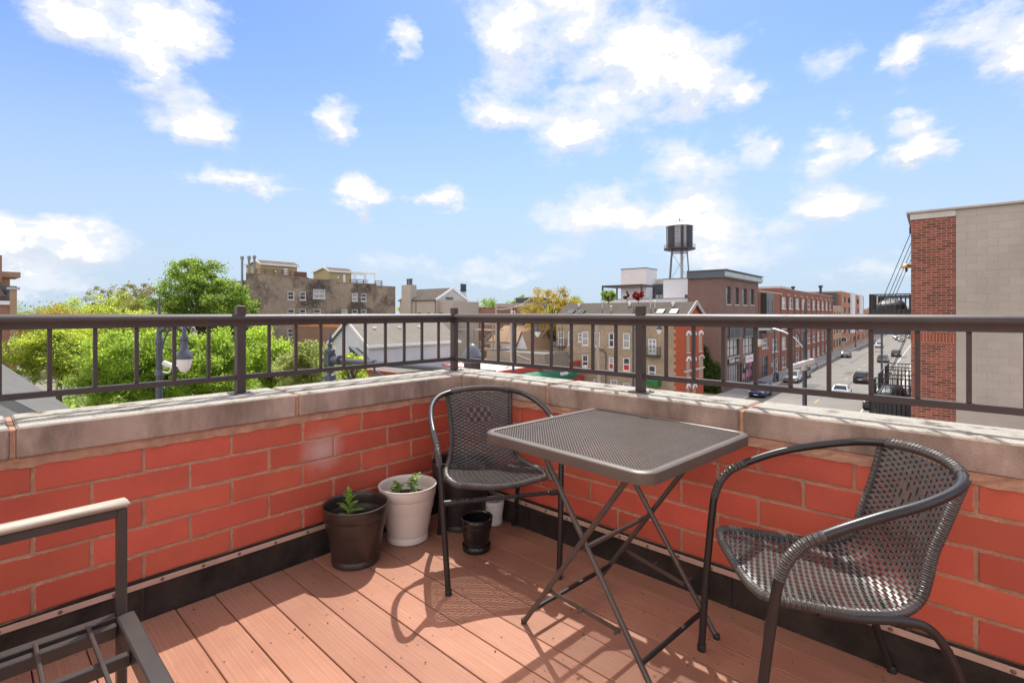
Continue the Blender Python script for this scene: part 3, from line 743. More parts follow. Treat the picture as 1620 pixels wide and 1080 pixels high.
def chair_template():
    ch = empty('wicker_chair')
    half = [(.245, -.285, 0), (.258, -.268, .22), (.270, -.245, .44), (.278, -.228, .540), (.284, -.190, .604), (.288, -.125, .642), (.286, -.015, .684), (.268, .105, .716), (.224, .205, .742), (.152, .260, .757), (.076, .281, .765), (0, .287, .767)]
    full = half + [(-x, y, z) for x, y, z in half[-2::-1]]
    path = spline(full, 8)
    MB().tube(path, 0.0125, 12).build('arm_frame', M_TUBE, ch, smooth=True)
    foot = MB().lathe([(0.0142, 0.0), (0.0145, 0.018), (0.0130, 0.022)], 12)
    fme = foot.mesh('foot_cap', M_PBLACK2, smooth=True)
    for sx in (1, -1): inst('foot_cap', fme, ch, (sx * .245, -.285, 0)); inst('foot_cap', fme, ch, (sx * .205, .305, 0))
    # bound sections at the arms and over the back hoop
    n_ = len(path); cut = lambda a, b: path[int(a * (n_ - 1)):int(b * (n_ - 1)) + 1]
    for a, b in ((0.125, 0.225), (0.775, 0.875)): wrapped(MB(), cut(a, b), 0.0142).build('arm_binding', M_WICK, ch, smooth=True)
    wrapped(MB(), cut(0.405, 0.595), 0.0150).build('back_binding', M_WICK, ch, smooth=True)
    # rear legs leave the side rails
    for sx in (1, -1):
        leg = spline([(sx * .222, -.12, .418), (sx * .221, -.02, .408), (sx * .212, .09, .402), (sx * .207, .155, .378), (sx * .206, .205, .30), (sx * .206, .26, .14), (sx * .205, .305, 0)], 8)
        MB().tube(leg, 0.0118, 10).build('leg', M_TUBE, ch, smooth=True)
    # bound edge of the sling
    edge = [shell(1, l)[0] for l in np.linspace(0.01, PLEN, 60)][::-1] + [shell(u, 0.0)[0] for u in np.linspace(0.9, -0.9, 9)] + [shell(-1, l)[0] for l in np.linspace(0.01, PLEN, 60)]
    wrapped(MB(), edge, 0.0125).build('edge_binding', M_WICK, ch, smooth=True)
    # cross bar below the seat with strands bound over it
    MB().tube([(-.262, -.26, .372), (.262, -.26, .372)], 0.0085, 8).build('cross_bar', M_TUBE, ch, smooth=True)
    for sx in (1, -1): MB().tube([(sx * .262, -.26, .372), (sx * .212, -.26, .372)], 0.0125, 10).build('bar_collar', M_TUBE, ch, smooth=True)
    MB().tube([(-.21, .10, .385), (.21, .10, .385)], 0.0085, 8).build('cross_bar', M_TUBE, ch, smooth=True)
    # woven sling: stakes along, weavers across
    ns = 17; w = MB(); r_ = random.Random(5)
    for i in range(ns):
        u = -0.94 + 1.88 * i / (ns - 1)
        pts = [shell(u, l)[0] for l in np.linspace(0.006, PLEN, 46)]
        w.tube(pts, 0.0019, 5, cap=False)
    l = 0.012; k = 0; ww = 0.0033
    while l < PLEN - 0.008:
        patch = 0.575 < l < 0.655
        vs_ = []; fs = []; m_ = (ns - 1) * 2 + 2
        us = [-1.0] + list(np.linspace(-0.94, 0.94, (ns - 1) * 2 + 1)) + [1.0]
        for i, u in enumerate(us):
            st = (i - 1) // 2
            amp = 0.0
            if (i - 1) % 2 == 0 and 0 < i < len(us) - 1:
                amp = 0.0036 * (1 if (st + k) % 2 else -1)
                if patch and abs(u) < 0.42: amp = 0.0042 * (1 if (st + k // 3) % 2 else -1)
            c, nn = shell(u, l + 0.0008 * math.sin(u * 9 + k)); c2, _ = shell(u, min(PLEN, l + 0.002))
            tg = (c2 - c); tg = tg.normalized() if tg.length > 1e-7 else Vector((0, 1, 0))
            c = c + nn * amp
            hw = ww if l < 0.42 else 0.0038
            for a, b in ((-hw, -.0009), (hw, -.0009), (hw, .0009), (-hw, .0009)): vs_.append(c + tg * a + nn * b)
        for i in range(len(us) - 1):
            for j in range(4): a = i * 4; fs.append((a + j, a + (j + 1) % 4, a + 4 + (j + 1) % 4, a + 4 + j))
        w.add(vs_, fs); l += 0.0087; k += 1
    # loose strand ends
    for (x, y) in ((.205, -.13), (.21, -.09), (.212, -.10)):
        a = Vector((x, y, .425)); w.tube([a, a + Vector((.006, .0, .018)), a + Vector((.002, .006, .034))], 0.0013, 4)
    w.build('woven_sling', M_WICK, ch, kind='stuff', fix=False)
    tb = MB()
    for i in range(34):
        if i % 9 == 4: continue
        x = -.19 + .38 * i / 33
        tb.tube([(x, -.262, .3835), (x + .003, -.270, .3725), (x, -.262, .3615), (x - .003, -.251, .3725)], 0.0019, 4, closed=True)
    tb.build('bar_strands', M_WICK, ch, kind='stuff', fix=False)
    return ch
chair1 = chair_template()
def face_rot(dx, dy):                                # chair looks along its local -y
    return math.atan2(dx, -dy)
chair1.location = (0.622, -0.362, 0.0); chair1.rotation_euler = (0, 0, R(58.5))
tag(chair1, 'dark wicker chair in the corner, facing out beside the pots', 'chair', 'wicker bistro chairs')
chair2 = copy_tree(chair1)
chair2.location = (2.022, -0.372, 0.0); chair2.rotation_euler = (0, 0, R(-53.5))
for ch_ in list(chair2.children):          # its front cross bar is gone, only a dangling end is left
    if ch_.name.split('.')[0] == 'bar_strands' or (ch_.name.split('.')[0] in ('cross_bar', 'bar_collar') and abs(ch_.data.vertices[0].co.y + .26) < .03): bpy.data.objects.remove(ch_)
for k_, (dx_, dy_) in enumerate(((.0, .0), (.012, .008), (-.010, .006))):
    MB().tube(spline([(.235 + dx_, -.235 + dy_, .42), (.225 + dx_, -.245 + dy_, .385 - .01 * k_), (.228 + dx_, -.25 + dy_ * 2, .345 - .012 * k_)], 4), .0045 if k_ == 0 else .002, 5).build('loose_strand', M_WICK, chair2, smooth=True)
tag(chair2, 'dark wicker armchair right of the table, side on to the wall', 'chair', 'wicker bistro chairs')

# ---------------------------------------------------------------- folding mesh table
M_TAB = pm('taupe_table_steel', (0.110, 0.086, 0.072), 0.42, 0.14, 9, 0.12, 150, 0.001, metal=0.15)
M_TLEG = pm('taupe_leg_steel', (0.080, 0.060, 0.052), 0.36, 0.2, 14, 0.1, 140, 0.001, metal=0.15)
def table():
    t = thing('folding_table', 'square folding bistro table with mesh top and crossed tube legs', 'table', (1.372, -0.452, 0), R(-4.0))
    W, Rr, Z = 0.355, 0.060, 0.732
    def outline(w, r, n=8):
        o = []
        for cx, cy, a0 in ((w - r, w - r, 0), (-w + r, w - r, 90), (-w + r, -w + r, 180), (w - r, -w + r, 270)):
            for i in range(n + 1): an = R(a0 + 90 * i / n); o.append((cx + r * math.cos(an), cy + r * math.sin(an)))
        return o
    prof = [(W - 0.026, Rr - 0.02, Z - 0.002), (W - 0.022, Rr - 0.018, Z + 0.001), (W - 0.006, Rr - 0.004, Z), (W - 0.001, Rr - 0.001, Z - 0.004), (W, Rr, Z - 0.010), (W - 0.001, Rr, Z - 0.036), (W - 0.005, Rr - 0.003, Z - 0.038), (W - 0.008, Rr - 0.004, Z - 0.034), (W - 0.010, Rr - 0.006, Z - 0.010), (W - 0.026, Rr - 0.02, Z - 0.007)]
    rings = [[(x, y, z) for x, y in outline(w, r)] for w, r, z in prof]; rings.append(rings[0])
    MB().loft(rings, cap=False).build('rim', M_TAB, t, smooth=40)
    # diamond mesh of slim steel strands
    mm = MB(); a = W - 0.022; step = 0.0102
    k = -2 * a
    for fam in (1, -1):
        k = -2 * a + step / 2
        while k < 2 * a:
            # line y = fam*x + k clipped to the square
            x0, x1 = -a, a
            ys = sorted([(-a - k) / fam, (a - k) / fam]); x0 = max(x0, ys[0]); x1 = min(x1, ys[1])
            c_ = 0.016                                   # keep clear of the rounded corners
            if x1 - x0 > 0.004:
                p, q = (x0, fam * x0 + k, Z - 0.0045 - (0.0007 if fam > 0 else 0)), (x1, fam * x1 + k, Z - 0.0045 - (0.0007 if fam > 0 else 0))
                mm.beam(p, q, 0.0023, 0.0015)
            k += step * math.sqrt(2) * 0.85
    mm.build('mesh_top', M_TAB, t, kind='stuff', fix=False)
    MB().beam((0, -W + .01, Z - 0.014), (0, W - .01, Z - 0.014), 0.022, 0.008).build('under_bar', M_TAB, t)
    for sx in (-1, 1): MB().beam((sx * .235, -W + .01, Z - 0.018), (sx * .235, W - .01, Z - 0.018), 0.016, 0.014).build('under_rail', M_TAB, t)
    # crossed legs: near and far frames
    for yy, nm in ((-.215, 'n'), (.255, 'f')):
        y2 = yy + (.03 if yy < 0 else -.03)
        MB().tube([(-.265, yy, 0.004), (.235, yy, Z - 0.022)], 0.0098, 10).build('leg', M_TLEG, t, smooth=True)
        MB().tube([(.275, y2, 0.004), (-.235, y2, Z - 0.022)], 0.0098, 10).build('leg', M_TLEG, t, smooth=True)
        for x, y in ((-.265, yy), (.275, y2)): MB().lathe([(0.011, 0), (0.0115, 0.016), (0.010, 0.018)], 10, (x, y, 0)).build('foot_cap', M_PBLACK2, t, smooth=True)
        MB().tube([(-.178, y2, .60), (-.150, y2, .56)], 0.0135, 10).build('sleeve', M_TLEG, t, smooth=True)
        # flat folding links
        for z_ in (0.165,):
            xl = -.265 + .5 * z_ / .71; xr = .275 - .51 * z_ / .71
            lkk = MB().beam((xl, yy + .012, z_), (xr, y2 - .012, z_ - .012), 0.0025, 0.016).build('link', M_TLEG, t)
            for f in (0.02, 0.5, 0.98):
                MB().tube([(xl + (xr - xl) * f, yy - .006, z_ - .012 * f), (xl + (xr - xl) * f, yy + .022, z_ - .012 * f)], 0.005, 8).build('rivet', M_TLEG, lkk)
    MB().tube([(0.005, -.20, .366), (0.005, .24, .366)], 0.0085, 8).build('pivot_bar', M_TLEG, t, smooth=True)
    MB().tube([(-.210, -.215, .078), (-.210, .255, .078)], 0.0085, 8).build('stretcher', M_PBLACK2, t, smooth=True)
    MB().tube([(.222, -.185, .075), (.222, .225, .075)], 0.0085, 8).build('stretcher', M_PBLACK2, t, smooth=True)
    return t
table()

# ---------------------------------------------------------------- metal loveseat frame without cushions
M_SOFA = pm('grey_brown_steel', (0.055, 0.047, 0.043), 0.38, 0.18, 10, 0.1, 160, 0.001, metal=0.2)
def mat_wood(name, c0, c1):
    m_, nt, b = new_mat(name); v = _n(nt, 'ShaderNodeTexCoord').outputs['Object']
    n = noise_tex(nt, 45, 6, 0.7, v, (1, 0.05, 1)); c = ramp(nt, n.outputs['Fac'], [(0.3, c0), (0.7, c1)])
    lk(nt, c, b.inputs['Base Color']); b.inputs['Roughness'].default_value = 0.7; add_bump(nt, b, n.outputs['Fac'], 0.4, 0.002); return m_
M_WOOD = mat_wood('weathered_arm_wood', (0.20, 0.145, 0.10), (0.56, 0.48, 0.40))
def sofa():
    s = thing('loveseat_frame', 'bare metal loveseat frame with wooden armrest, no cushions, bottom left', 'sofa', (0, 0, 0))
    X0, X1, Y0, Y1, ZS, ZA = 0.495, 1.86, -1.764, -2.46, 0.285, 0.618
    for x in (X0, X1):
        MB().bbox((x - .026, Y1, ZA - 0.020), (x + .026, Y0 + .012, ZA), 0.008).build('armrest', M_WOOD, s, smooth=60)
        MB().bbox((x - .016, Y1 + .01, ZA - 0.046), (x + .016, Y0 - .016, ZA - 0.0205), 0.003).build('arm_rail', M_SOFA, s)
        for y in (Y0, Y1):
            MB().bbox((x - .018, y - .018 if y == Y0 else y, 0), (x + .018, y + .006 if y == Y0 else y + .03, ZA - 0.0205), 0.004).build('leg', M_SOFA, s)
        MB().bbox((x - .016 , Y1, ZS - .045), (x + .016, Y0 - .0185, ZS), 0.003).build('side_rail', M_SOFA, s)
    MB().bbox((X0 + .036, Y1, ZS - .042), (X0 + .060, Y0 - .025, ZS - .004), 0.003).build('inner_rail', M_SOFA, s)
    MB().bbox((X0 + .0185, Y0 - .022, ZS - .05), (X1 - .0185, Y0 + .022, ZS + 0.004), 0.004).build('front_rail', M_SOFA, s)
    MB().bbox((X0 + .0185, Y1, ZS - .05), (X1 - .0185, Y1 + .03, ZS), 0.004).build('back_rail', M_SOFA, s)
    for x in (X0 + .20, X0 + .66, X0 + 1.1):
        MB().bbox((x, Y1 + .03, ZS - .044), (x + .022, Y0 - .023, ZS - .012), 0.002).build('support_rail', M_SOFA, s)
    for k in range(6):
        y = Y0 - 0.085 - k * 0.108
        MB().tube([(X0 + .017, y, ZS + .002), (X1 - .017, y, ZS + .002)], 0.0055, 8).build('slat_rod', M_SOFA, s, smooth=True)
    for z in (ZA + .02, ZA - .10, ZA - .22): MB().bbox((X0 + .02, Y1 + .004, z - .02), (X1 - .02, Y1 + .024, z), 0.003).build('back_slat', M_SOFA, s)
sofa()

# ================================================================ CITY: helpers
def mat_bricks(name, c1, c2, cm, bw=0.205, bh=0.068, mottle=0.3, mscale=0.25, bump=0.0, patch=None):
    """running-bond brickwork on walls that follow the street grid"""
    m_, nt, b = new_mat(name)
    o = _n(nt, 'ShaderNodeTexCoord').outputs['Object']; sp = _n(nt, 'ShaderNodeSeparateXYZ'); lk(nt, o, sp.inputs[0])
    ad = _n(nt, 'ShaderNodeMath', operation='ADD'); lk(nt, sp.outputs[0], ad.inputs[0]); lk(nt, sp.outputs[1], ad.inputs[1])
    cb = _n(nt, 'ShaderNodeCombineXYZ'); lk(nt, ad.outputs[0], cb.inputs[0]); lk(nt, sp.outputs[2], cb.inputs[1])
    br = _n(nt, 'ShaderNodeTexBrick'); lk(nt, cb.outputs[0], br.inputs['Vector'])
    br.inputs['Scale'].default_value = 1.0; br.inputs['Brick Width'].default_value = bw; br.inputs['Row Height'].default_value = bh
    br.inputs['Mortar Size'].default_value = 0.005; br.inputs['Mortar Smooth'].default_value = 0.3; br.inputs['Bias'].default_value = -0.1
    br.inputs['Color1'].default_value = rgba(c1); br.inputs['Color2'].default_value = rgba(c2); br.inputs['Mortar'].default_value = rgba(cm)
    c = br.outputs['Color']
    n = noise_tex(nt, mscale, 7, 0.62, o)
    k = ramp(nt, n.outputs['Fac'], [(0.3, (1 - mottle,) * 3), (0.7, (1 + 0 * mottle,) * 3)])
    c = mixc(nt, 1.0, c, k, 'MULTIPLY')
    if patch:
        n2 = noise_tex(nt, patch[1], 6, 0.65, o); mr = _n(nt, 'ShaderNodeMapRange'); lk(nt, n2.outputs['Fac'], mr.inputs[0])
        mr.inputs[1].default_value = 0.44; mr.inputs[2].default_value = 0.60; mr.inputs[4].default_value = patch[2]; c = mixc(nt, mr.outputs[0], c, patch[0])
        n3 = noise_tex(nt, 3.2, 4, 0.7, o); mr3 = _n(nt, 'ShaderNodeMapRange'); lk(nt, n3.outputs['Fac'], mr3.inputs[0])
        mr3.inputs[1].default_value = 0.54; mr3.inputs[2].default_value = 0.68; mr3.inputs[4].default_value = 0.55; c = mixc(nt, mr3.outputs[0], c, mul(c2, 1.35))
    lk(nt, c, b.inputs['Base Color']); b.inputs['Roughness'].default_value = 0.9; b.inputs['Specular IOR Level'].default_value = 0.2
    if bump: add_bump(nt, b, br.outputs['Fac'], -bump, 0.006)
    return m_
def mat_shingle(name, c0, c1, rows=6.0):
    m_, nt, b = new_mat(name)
    o = _n(nt, 'ShaderNodeTexCoord').outputs['Object']
    n = noise_tex(nt, 1.1, 5, 0.6, o); f = noise_tex(nt, 7, 3, 0.7, o, (1, 1, 4))
    c = mixc(nt, 0.5, ramp(nt, n.outputs['Fac'], [(0.3, c0), (0.7, c1)]), ramp(nt, f.outputs['Fac'], [(0.35, c0), (0.65, c1)]))
    sp = _n(nt, 'ShaderNodeSeparateXYZ'); lk(nt, o, sp.inputs[0]); w = _n(nt, 'ShaderNodeMath', operation='MULTIPLY'); lk(nt, sp.outputs[2], w.inputs[0]); w.inputs[1].default_value = rows
    fr = _n(nt, 'ShaderNodeMath', operation='FRACT'); lk(nt, w.outputs[0], fr.inputs[0])
    lk(nt, c, b.inputs['Base Color']); b.inputs['Roughness'].default_value = 0.92; b.inputs['Specular IOR Level'].default_value = 0.15
    add_bump(nt, b, fr.outputs[0], 0.5, 0.03); return m_
def mat_glass(name, col, rough=0.06, var=0.5):
    m_, nt, b = new_mat(name); o = _n(nt, 'ShaderNodeTexCoord').outputs['Object']
    n = noise_tex(nt, 0.9, 3, 0.6, o); c = ramp(nt, n.outputs['Fac'], [(0.3, mul(col, 1 - var)), (0.7, mul(col, 1 + var))])
    lk(nt, c, b.inputs['Base Color']); b.inputs['Roughness'].default_value = rough; b.inputs['Specular IOR Level'].default_value = 0.9
    add_bump(nt, b, noise_tex(nt, 0.8, 2, 0.5, o).outputs['Fac'], 0.04, 0.05); return m_
GLASS = mat_glass('window_glass', (0.07, 0.085, 0.10))
GLASS_W = mat_glass('window_with_blind', (0.36, 0.37, 0.37), 0.25, 0.25)
M_WHITE = pm('white_paint', (0.74, 0.75, 0.77), 0.6, 0.06, 2)
M_DARK = pm('dark_metal', (0.030, 0.032, 0.037), 0.45, 0.2, 3)
M_GREYM = pm('grey_metal', (0.10, 0.115, 0.14), 0.45, 0.15, 3, metal=0.2)
M_STONE = pm('pale_stone', (0.50, 0.46, 0.41), 0.85, 0.12, 1.5)
M_CONC = pm('concrete', (0.42, 0.40, 0.37), 0.9, 0.12, 0.8, 0.2, 30)
def pp(plane, c, a, z, i=0.0): return (c - i, a, z) if plane == 't' else (a, c + i, z)
def pbox(mb_, plane, c, a0, a1, z0, z1, i0, i1):
    p, q = pp(plane, c, a0, z0, i0), pp(plane, c, a1, z1, i1)
    return mb_.box([min(p[k], q[k]) for k in range(3)], [max(p[k], q[k]) for k in range(3)])
def openings(mb_, plane, c, a0, a1, z0, z1, holes, d=0.18):
    """a wall face with real openings and reveals"""
    hs_ = [(max(a0, h[0]), min(a1, h[1]), max(z0, h[2]), min(z1, h[3])) for h in holes if h[1] > a0 and h[0] < a1]
    A = sorted({a0, a1, *[h[0] for h in hs_], *[h[1] for h in hs_]}); Zs = sorted({z0, z1, *[h[2] for h in hs_], *[h[3] for h in hs_]})
    for i in range(len(A) - 1):
        for j in range(len(Zs) - 1):
            ca, cz_ = (A[i] + A[i + 1]) / 2, (Zs[j] + Zs[j + 1]) / 2
            if any(h[0] < ca < h[1] and h[2] < cz_ < h[3] for h in hs_): continue
            mb_.add([pp(plane, c, A[i], Zs[j]), pp(plane, c, A[i + 1], Zs[j]), pp(plane, c, A[i + 1], Zs[j + 1]), pp(plane, c, A[i], Zs[j + 1])], [(0, 1, 2, 3)])
    for h in hs_:
        q = [(h[0], h[2]), (h[1], h[2]), (h[1], h[3]), (h[0], h[3])]
        for k in range(4):
            (x, z), (x2, z2) = q[k], q[(k + 1) % 4]
            mb_.add([pp(plane, c, x, z), pp(plane, c, x2, z2), pp(plane, c, x2, z2, d), pp(plane, c, x, z, d)], [(0, 1, 2, 3)])
    return mb_
class Bld:
    def __init__(s, name, label, t, s0, cat='building', z=GZ, group=None):
        s.o = cthing(name, label, cat, t, s0, z, 0, group); s.b = (-t, -s0, -z)
    def part(s, name, mb_, mat, parent=None, smooth=False, kind=None, fix=True):
        return mb_.off(s.b).build(name, mat, parent or s.o, smooth, kind, fix)
    def body(s, t0, t1, s0, s1, z0, z1, mat, hs_=(), ht_=(), d=0.18, roof=None, coping=None, name='wall'):
        m1 = MB(); openings(m1, 's', s0, t0, t1, z0, z1, hs_, d); openings(m1, 't', t1, s0, s1, z0, z1, ht_, d)
        m1.add([(t0, s0, z0), (t0, s1, z0), (t0, s1, z1), (t0, s0, z1)], [(0, 1, 2, 3)])
        m1.add([(t0, s1, z0), (t1, s1, z0), (t1, s1, z1), (t0, s1, z1)], [(0, 1, 2, 3)])
        w = s.part(name, m1, mat, fix=False)
        if roof: s.part('roof', MB().box((t0 + .01, s0 + .01, z1 - 0.35), (t1 - .01, s1 - .01, z1 - 0.25)), roof)
        if coping:
            cm, h = coping
            m2 = MB(); m2.box((t0 - .05, s0 - .05, z1), (t1 + .05, s0 + .22, z1 + h)); m2.box((t1 - .22, s0 + .22, z1), (t1 + .05, s1 + .05, z1 + h))
            m2.box((t0 - .05, s0 + .22, z1), (t0 + .22, s1 + .05, z1 + h)); m2.box((t0 + .22, s1 - .2, z1), (t1 - .22, s1 + .05, z1 + h))
            s.part('coping', m2, cm)
        return w
    def win(s, plane, c, h, fr=M_WHITE, glass=None, fw=0.07, nv=0, nh=1, d=0.12, sill=None, lint=None, hood=None, nm='window'):
        a0, a1, z0, z1 = h; m1 = MB()
        pbox(m1, plane, c, a0 + .002, a0 + fw, z0 + .002, z1 - .002, d - .06, d); pbox(m1, plane, c, a1 - fw, a1 - .002, z0 + .002, z1 - .002, d - .06, d)
        pbox(m1, plane, c, a0 + fw, a1 - fw, z0 + .002, z0 + fw, d - .06, d); pbox(m1, plane, c, a0 + fw, a1 - fw, z1 - fw, z1 - .002, d - .06, d)
        for k in range(nv): x = a0 + (a1 - a0) * (k + 1) / (nv + 1); pbox(m1, plane, c, x - fw * .4, x + fw * .4, z0 + fw, z1 - fw, d - .05, d)
        for k in range(nh):
            z = z0 + (z1 - z0) * (k + 1) / (nh + 1); xs = [a0 + fw] + [a0 + (a1 - a0) * (q + 1) / (nv + 1) for q in range(nv)] + [a1 - fw]
            for q in range(len(xs) - 1): pbox(m1, plane, c, xs[q] + (fw * .4 if q else 0), xs[q + 1] - (fw * .4 if q < len(xs) - 2 else 0), z - fw * .4, z + fw * .4, d - .045, d)
        w = s.part(nm, m1, fr)
        g = glass if glass is not None else (GLASS if rng.random() < .6 else GLASS_W)
        s.part('pane', MB().add([pp(plane, c, a0, z0, d + .01), pp(plane, c, a1, z0, d + .01), pp(plane, c, a1, z1, d + .01), pp(plane, c, a0, z1, d + .01)], [(0, 1, 2, 3)]), g, w, fix=False)
        if sill: s.part('sill', pbox(MB(), plane, c, a0 - .08, a1 + .08, z0 - .14, z0 - .003, -.06, .05), sill, w)
        if lint: s.part('lintel', pbox(MB(), plane, c, a0 - .08, a1 + .08, z1 + .003, z1 + .22, -.03, .05), lint, w)
        if hood:
            m2 = MB(); n_ = 8; a_ = (a0 + a1) / 2; r0 = (a1 - a0) / 2 + .06; pts = []
            for k in range(n_ + 1): an = math.pi * k / n_; pts.append((a_ + math.cos(an) * (r0 + .14), z1 - .15 + math.sin(an) * .55))
            for k in range(n_, -1, -1): an = math.pi * k / n_; pts.append((a_ + math.cos(an) * (r0 - .06), z1 - .15 + math.sin(an) * .28))
            k_ = len(pts); vs_ = [pp(plane, c, a, z, -.12) for a, z in pts] + [pp(plane, c, a, z, .03) for a, z in pts]
            half = k_ // 2; fs = []
            for k in range(half - 1):
                a, b_, c_, d_ = k, k + 1, k_ - 2 - k, k_ - 1 - k; fs += [(a, b_, c_, d_), (a + k_, d_ + k_, c_ + k_, b_ + k_), (a, a + k_, b_ + k_, b_), (d_, c_, c_ + k_, d_ + k_)]
            s.part('hood', m2.add(vs_, fs), hood, w)
        return w
def hS(s, ox, oy, k, x0, x1, y0, y1):      # window rectangle read off a facade facing down the street
    X0, X1, Y0, Y1 = ox + x0 / k, ox + x1 / k, oy + y0 / k, oy + y1 / k
    return (on_s(X0, Y0, s)[0], on_s(X1, Y0, s)[0], on_s((X0 + X1) / 2, Y1, s)[1], on_s((X0 + X1) / 2, Y0, s)[1])
def hT(t, ox, oy, k, x0, x1, y0, y1):      # ... off a facade along the street
    X0, X1, Y0, Y1 = ox + x0 / k, ox + x1 / k, oy + y0 / k, oy + y1 / k
    return (on_t(X0, Y0, t)[0], on_t(X1, Y0, t)[0], on_t((X0 + X1) / 2, Y1, t)[1], on_t((X0 + X1) / 2, Y0, t)[1])
def fence_rail(mb_, pts, h, n=2, step=0.14, r=0.012, bars=True):   # open metal railing along a polyline at floor height
    for a, b in zip(pts, pts[1:]):
        a, b = Vector(a), Vector(b); L_ = (b - a).length
        mb_.beam(a + Vector((0, 0, h)), b + Vector((0, 0, h)), r * 3, r * 3); mb_.beam(a + Vector((0, 0, .08)), b + Vector((0, 0, .08)), r * 2, r * 2)
        if bars:
            for k in range(int(L_ / step) + 1):
                p = a.lerp(b, min(1, k * step / L_)); mb_.beam(p + Vector((0, 0, .08)), p + Vector((0, 0, h)), r * 1.4)
        for p in (a, b): mb_.beam(p, p + Vector((0, 0, h)), r * 3.4)
    return mb_
def gable(mb_, t0, t1, s0, s1, ze, zr, axis, ov=0.3, th=0.16, off=0.5):
    """pitched roof slabs; ridge along axis 't' or 's', off = where the ridge sits across the width"""
    if axis == 't':
        sm = s0 + (s1 - s0) * off; prof = [(s0 - ov, ze - ov * (zr - ze) / max(.1, sm - s0)), (sm, zr), (s1 + ov, ze - ov * (zr - ze) / max(.1, s1 - sm))]
        poly = prof + [(y, z + th) for y, z in prof[::-1]]
        return mb_.prism(poly, t0 - ov, t1 + ov, axis=0)
    tm = t0 + (t1 - t0) * off; prof = [(t0 - ov, ze - ov * (zr - ze) / max(.1, tm - t0)), (tm, zr), (t1 + ov, ze - ov * (zr - ze) / max(.1, t1 - tm))]
    poly = prof + [(x, z + th) for x, z in prof[::-1]]
    return mb_.prism(poly, s0 - ov, s1 + ov, axis=1)

# ================================================================ CITY: ground and street
M_ASPH = pm('asphalt', (0.180, 0.165, 0.150), 0.9, 0.22, 0.22, 0.3, 40, 0.004, world_space=True)
M_WALK = pm('sidewalk_concrete', (0.33, 0.315, 0.295), 0.9, 0.14, 0.5, 0.2, 30, 0.003, world_space=True)
M_GROUND = pm('lot_ground', (0.20, 0.19, 0.16), 0.95, 0.3, 0.12, world_space=True)
def sheet(name, t0, t1, s0, s1, z, mat):
    o = MB().add([(t0, s0, 0), (t1, s0, 0), (t1, s1, 0), (t0, s1, 0)], [(0, 1, 2, 3)]).build(name, mat, None, loc=wc(0, 0, z)); o.rotation_euler = (0, 0, ROT); o['kind'] = 'structure'; return o
sheet('ground', -2500, 2500, -600, 4000, GZ - 0.03, M_GROUND)
sheet('road', -18.2, -3.6, -120, 900, GZ, M_ASPH)
sw = Bld('pavement', 'x', -19.85, 60); del sw.o['label'], sw.o['category']; sw.o['kind'] = 'structure'
sw.part('kerb', MB().box((-18.2, -100, GZ - .03), (-18.03, 600, GZ + .14)), M_STONE)
w_ = sw.part('paving', MB().box((-21.6, -100, GZ - .03), (-18.2, 600, GZ + .135)), M_WALK)
sw2 = Bld('pavement', 'x', -2, 60); del sw2.o['label'], sw2.o['category']; sw2.o['kind'] = 'structure'
sw2.part('kerb', MB().box((-3.78, -100, GZ - .03), (-3.6, 600, GZ + .14)), M_STONE)
sw2.part('paving', MB().box((-3.6, -100, GZ - .03), (-0.3, 600, GZ + .135)), M_WALK)
M_YEL = pm('yellow_line', (0.50, 0.33, 0.06), 0.8, 0.25, 0.6, world_space=True); M_WLINE = pm('white_line', (0.62, 0.61, 0.58), 0.8, 0.25, 0.6, world_space=True)
mk_ = MB()
for k in range(40): mk_.box((-11.0, 24 + k * 9.0, GZ), (-10.88, 27.5 + k * 9.0, GZ + .005))
o = mk_.build('lane_marking', M_YEL, None, loc=wc(0, 0, 0)); o.rotation_euler = (0, 0, ROT); o['kind'] = 'structure'
mk_ = MB().box((-6.15, 24, GZ), (-6.04, 420, GZ + .005)); o = mk_.build('lane_marking', M_WLINE, None, loc=wc(0, 0, 0)); o.rotation_euler = (0, 0, ROT); o['kind'] = 'structure'
M_PATCH = pm('asphalt_patch', (0.115, 0.108, 0.102), .9, .2, .5, world_space=True)
for k_, (t_, s_, w_, l_) in enumerate(((-14.6, 78, 1.6, 9), (-7.4, 88, 1.2, 16), (-12.2, 104, 2.2, 6), (-8.0, 122, .5, 30), (-13.9, 128, .35, 40), (-6.9, 150, 1.8, 9), (-12.8, 168, 2.4, 8), (-9.9, 84, .25, 26))):
    o = MB().box((t_, s_, GZ - .001), (t_ + w_, s_ + l_, GZ + .0035)).build('asphalt_patch', M_PATCH, None, loc=wc(0, 0, 0)); o.rotation_euler = (0, 0, ROT); o['kind'] = 'structure'
# our own building below the terrace
M_OWN = mat_bricks('own_building_brick', (0.36, 0.07, 0.04), (0.44, 0.09, 0.05), (0.42, 0.28, 0.2), 0.31, 0.1035, 0.2)
ob = thing('terrace_building', 'red brick building that carries the terrace', 'building', (-0.215, 0.215, GZ))
MB().box((0.0, -8, 0), (6.5, -0.0, 8.88)).build('wall', M_OWN, ob)

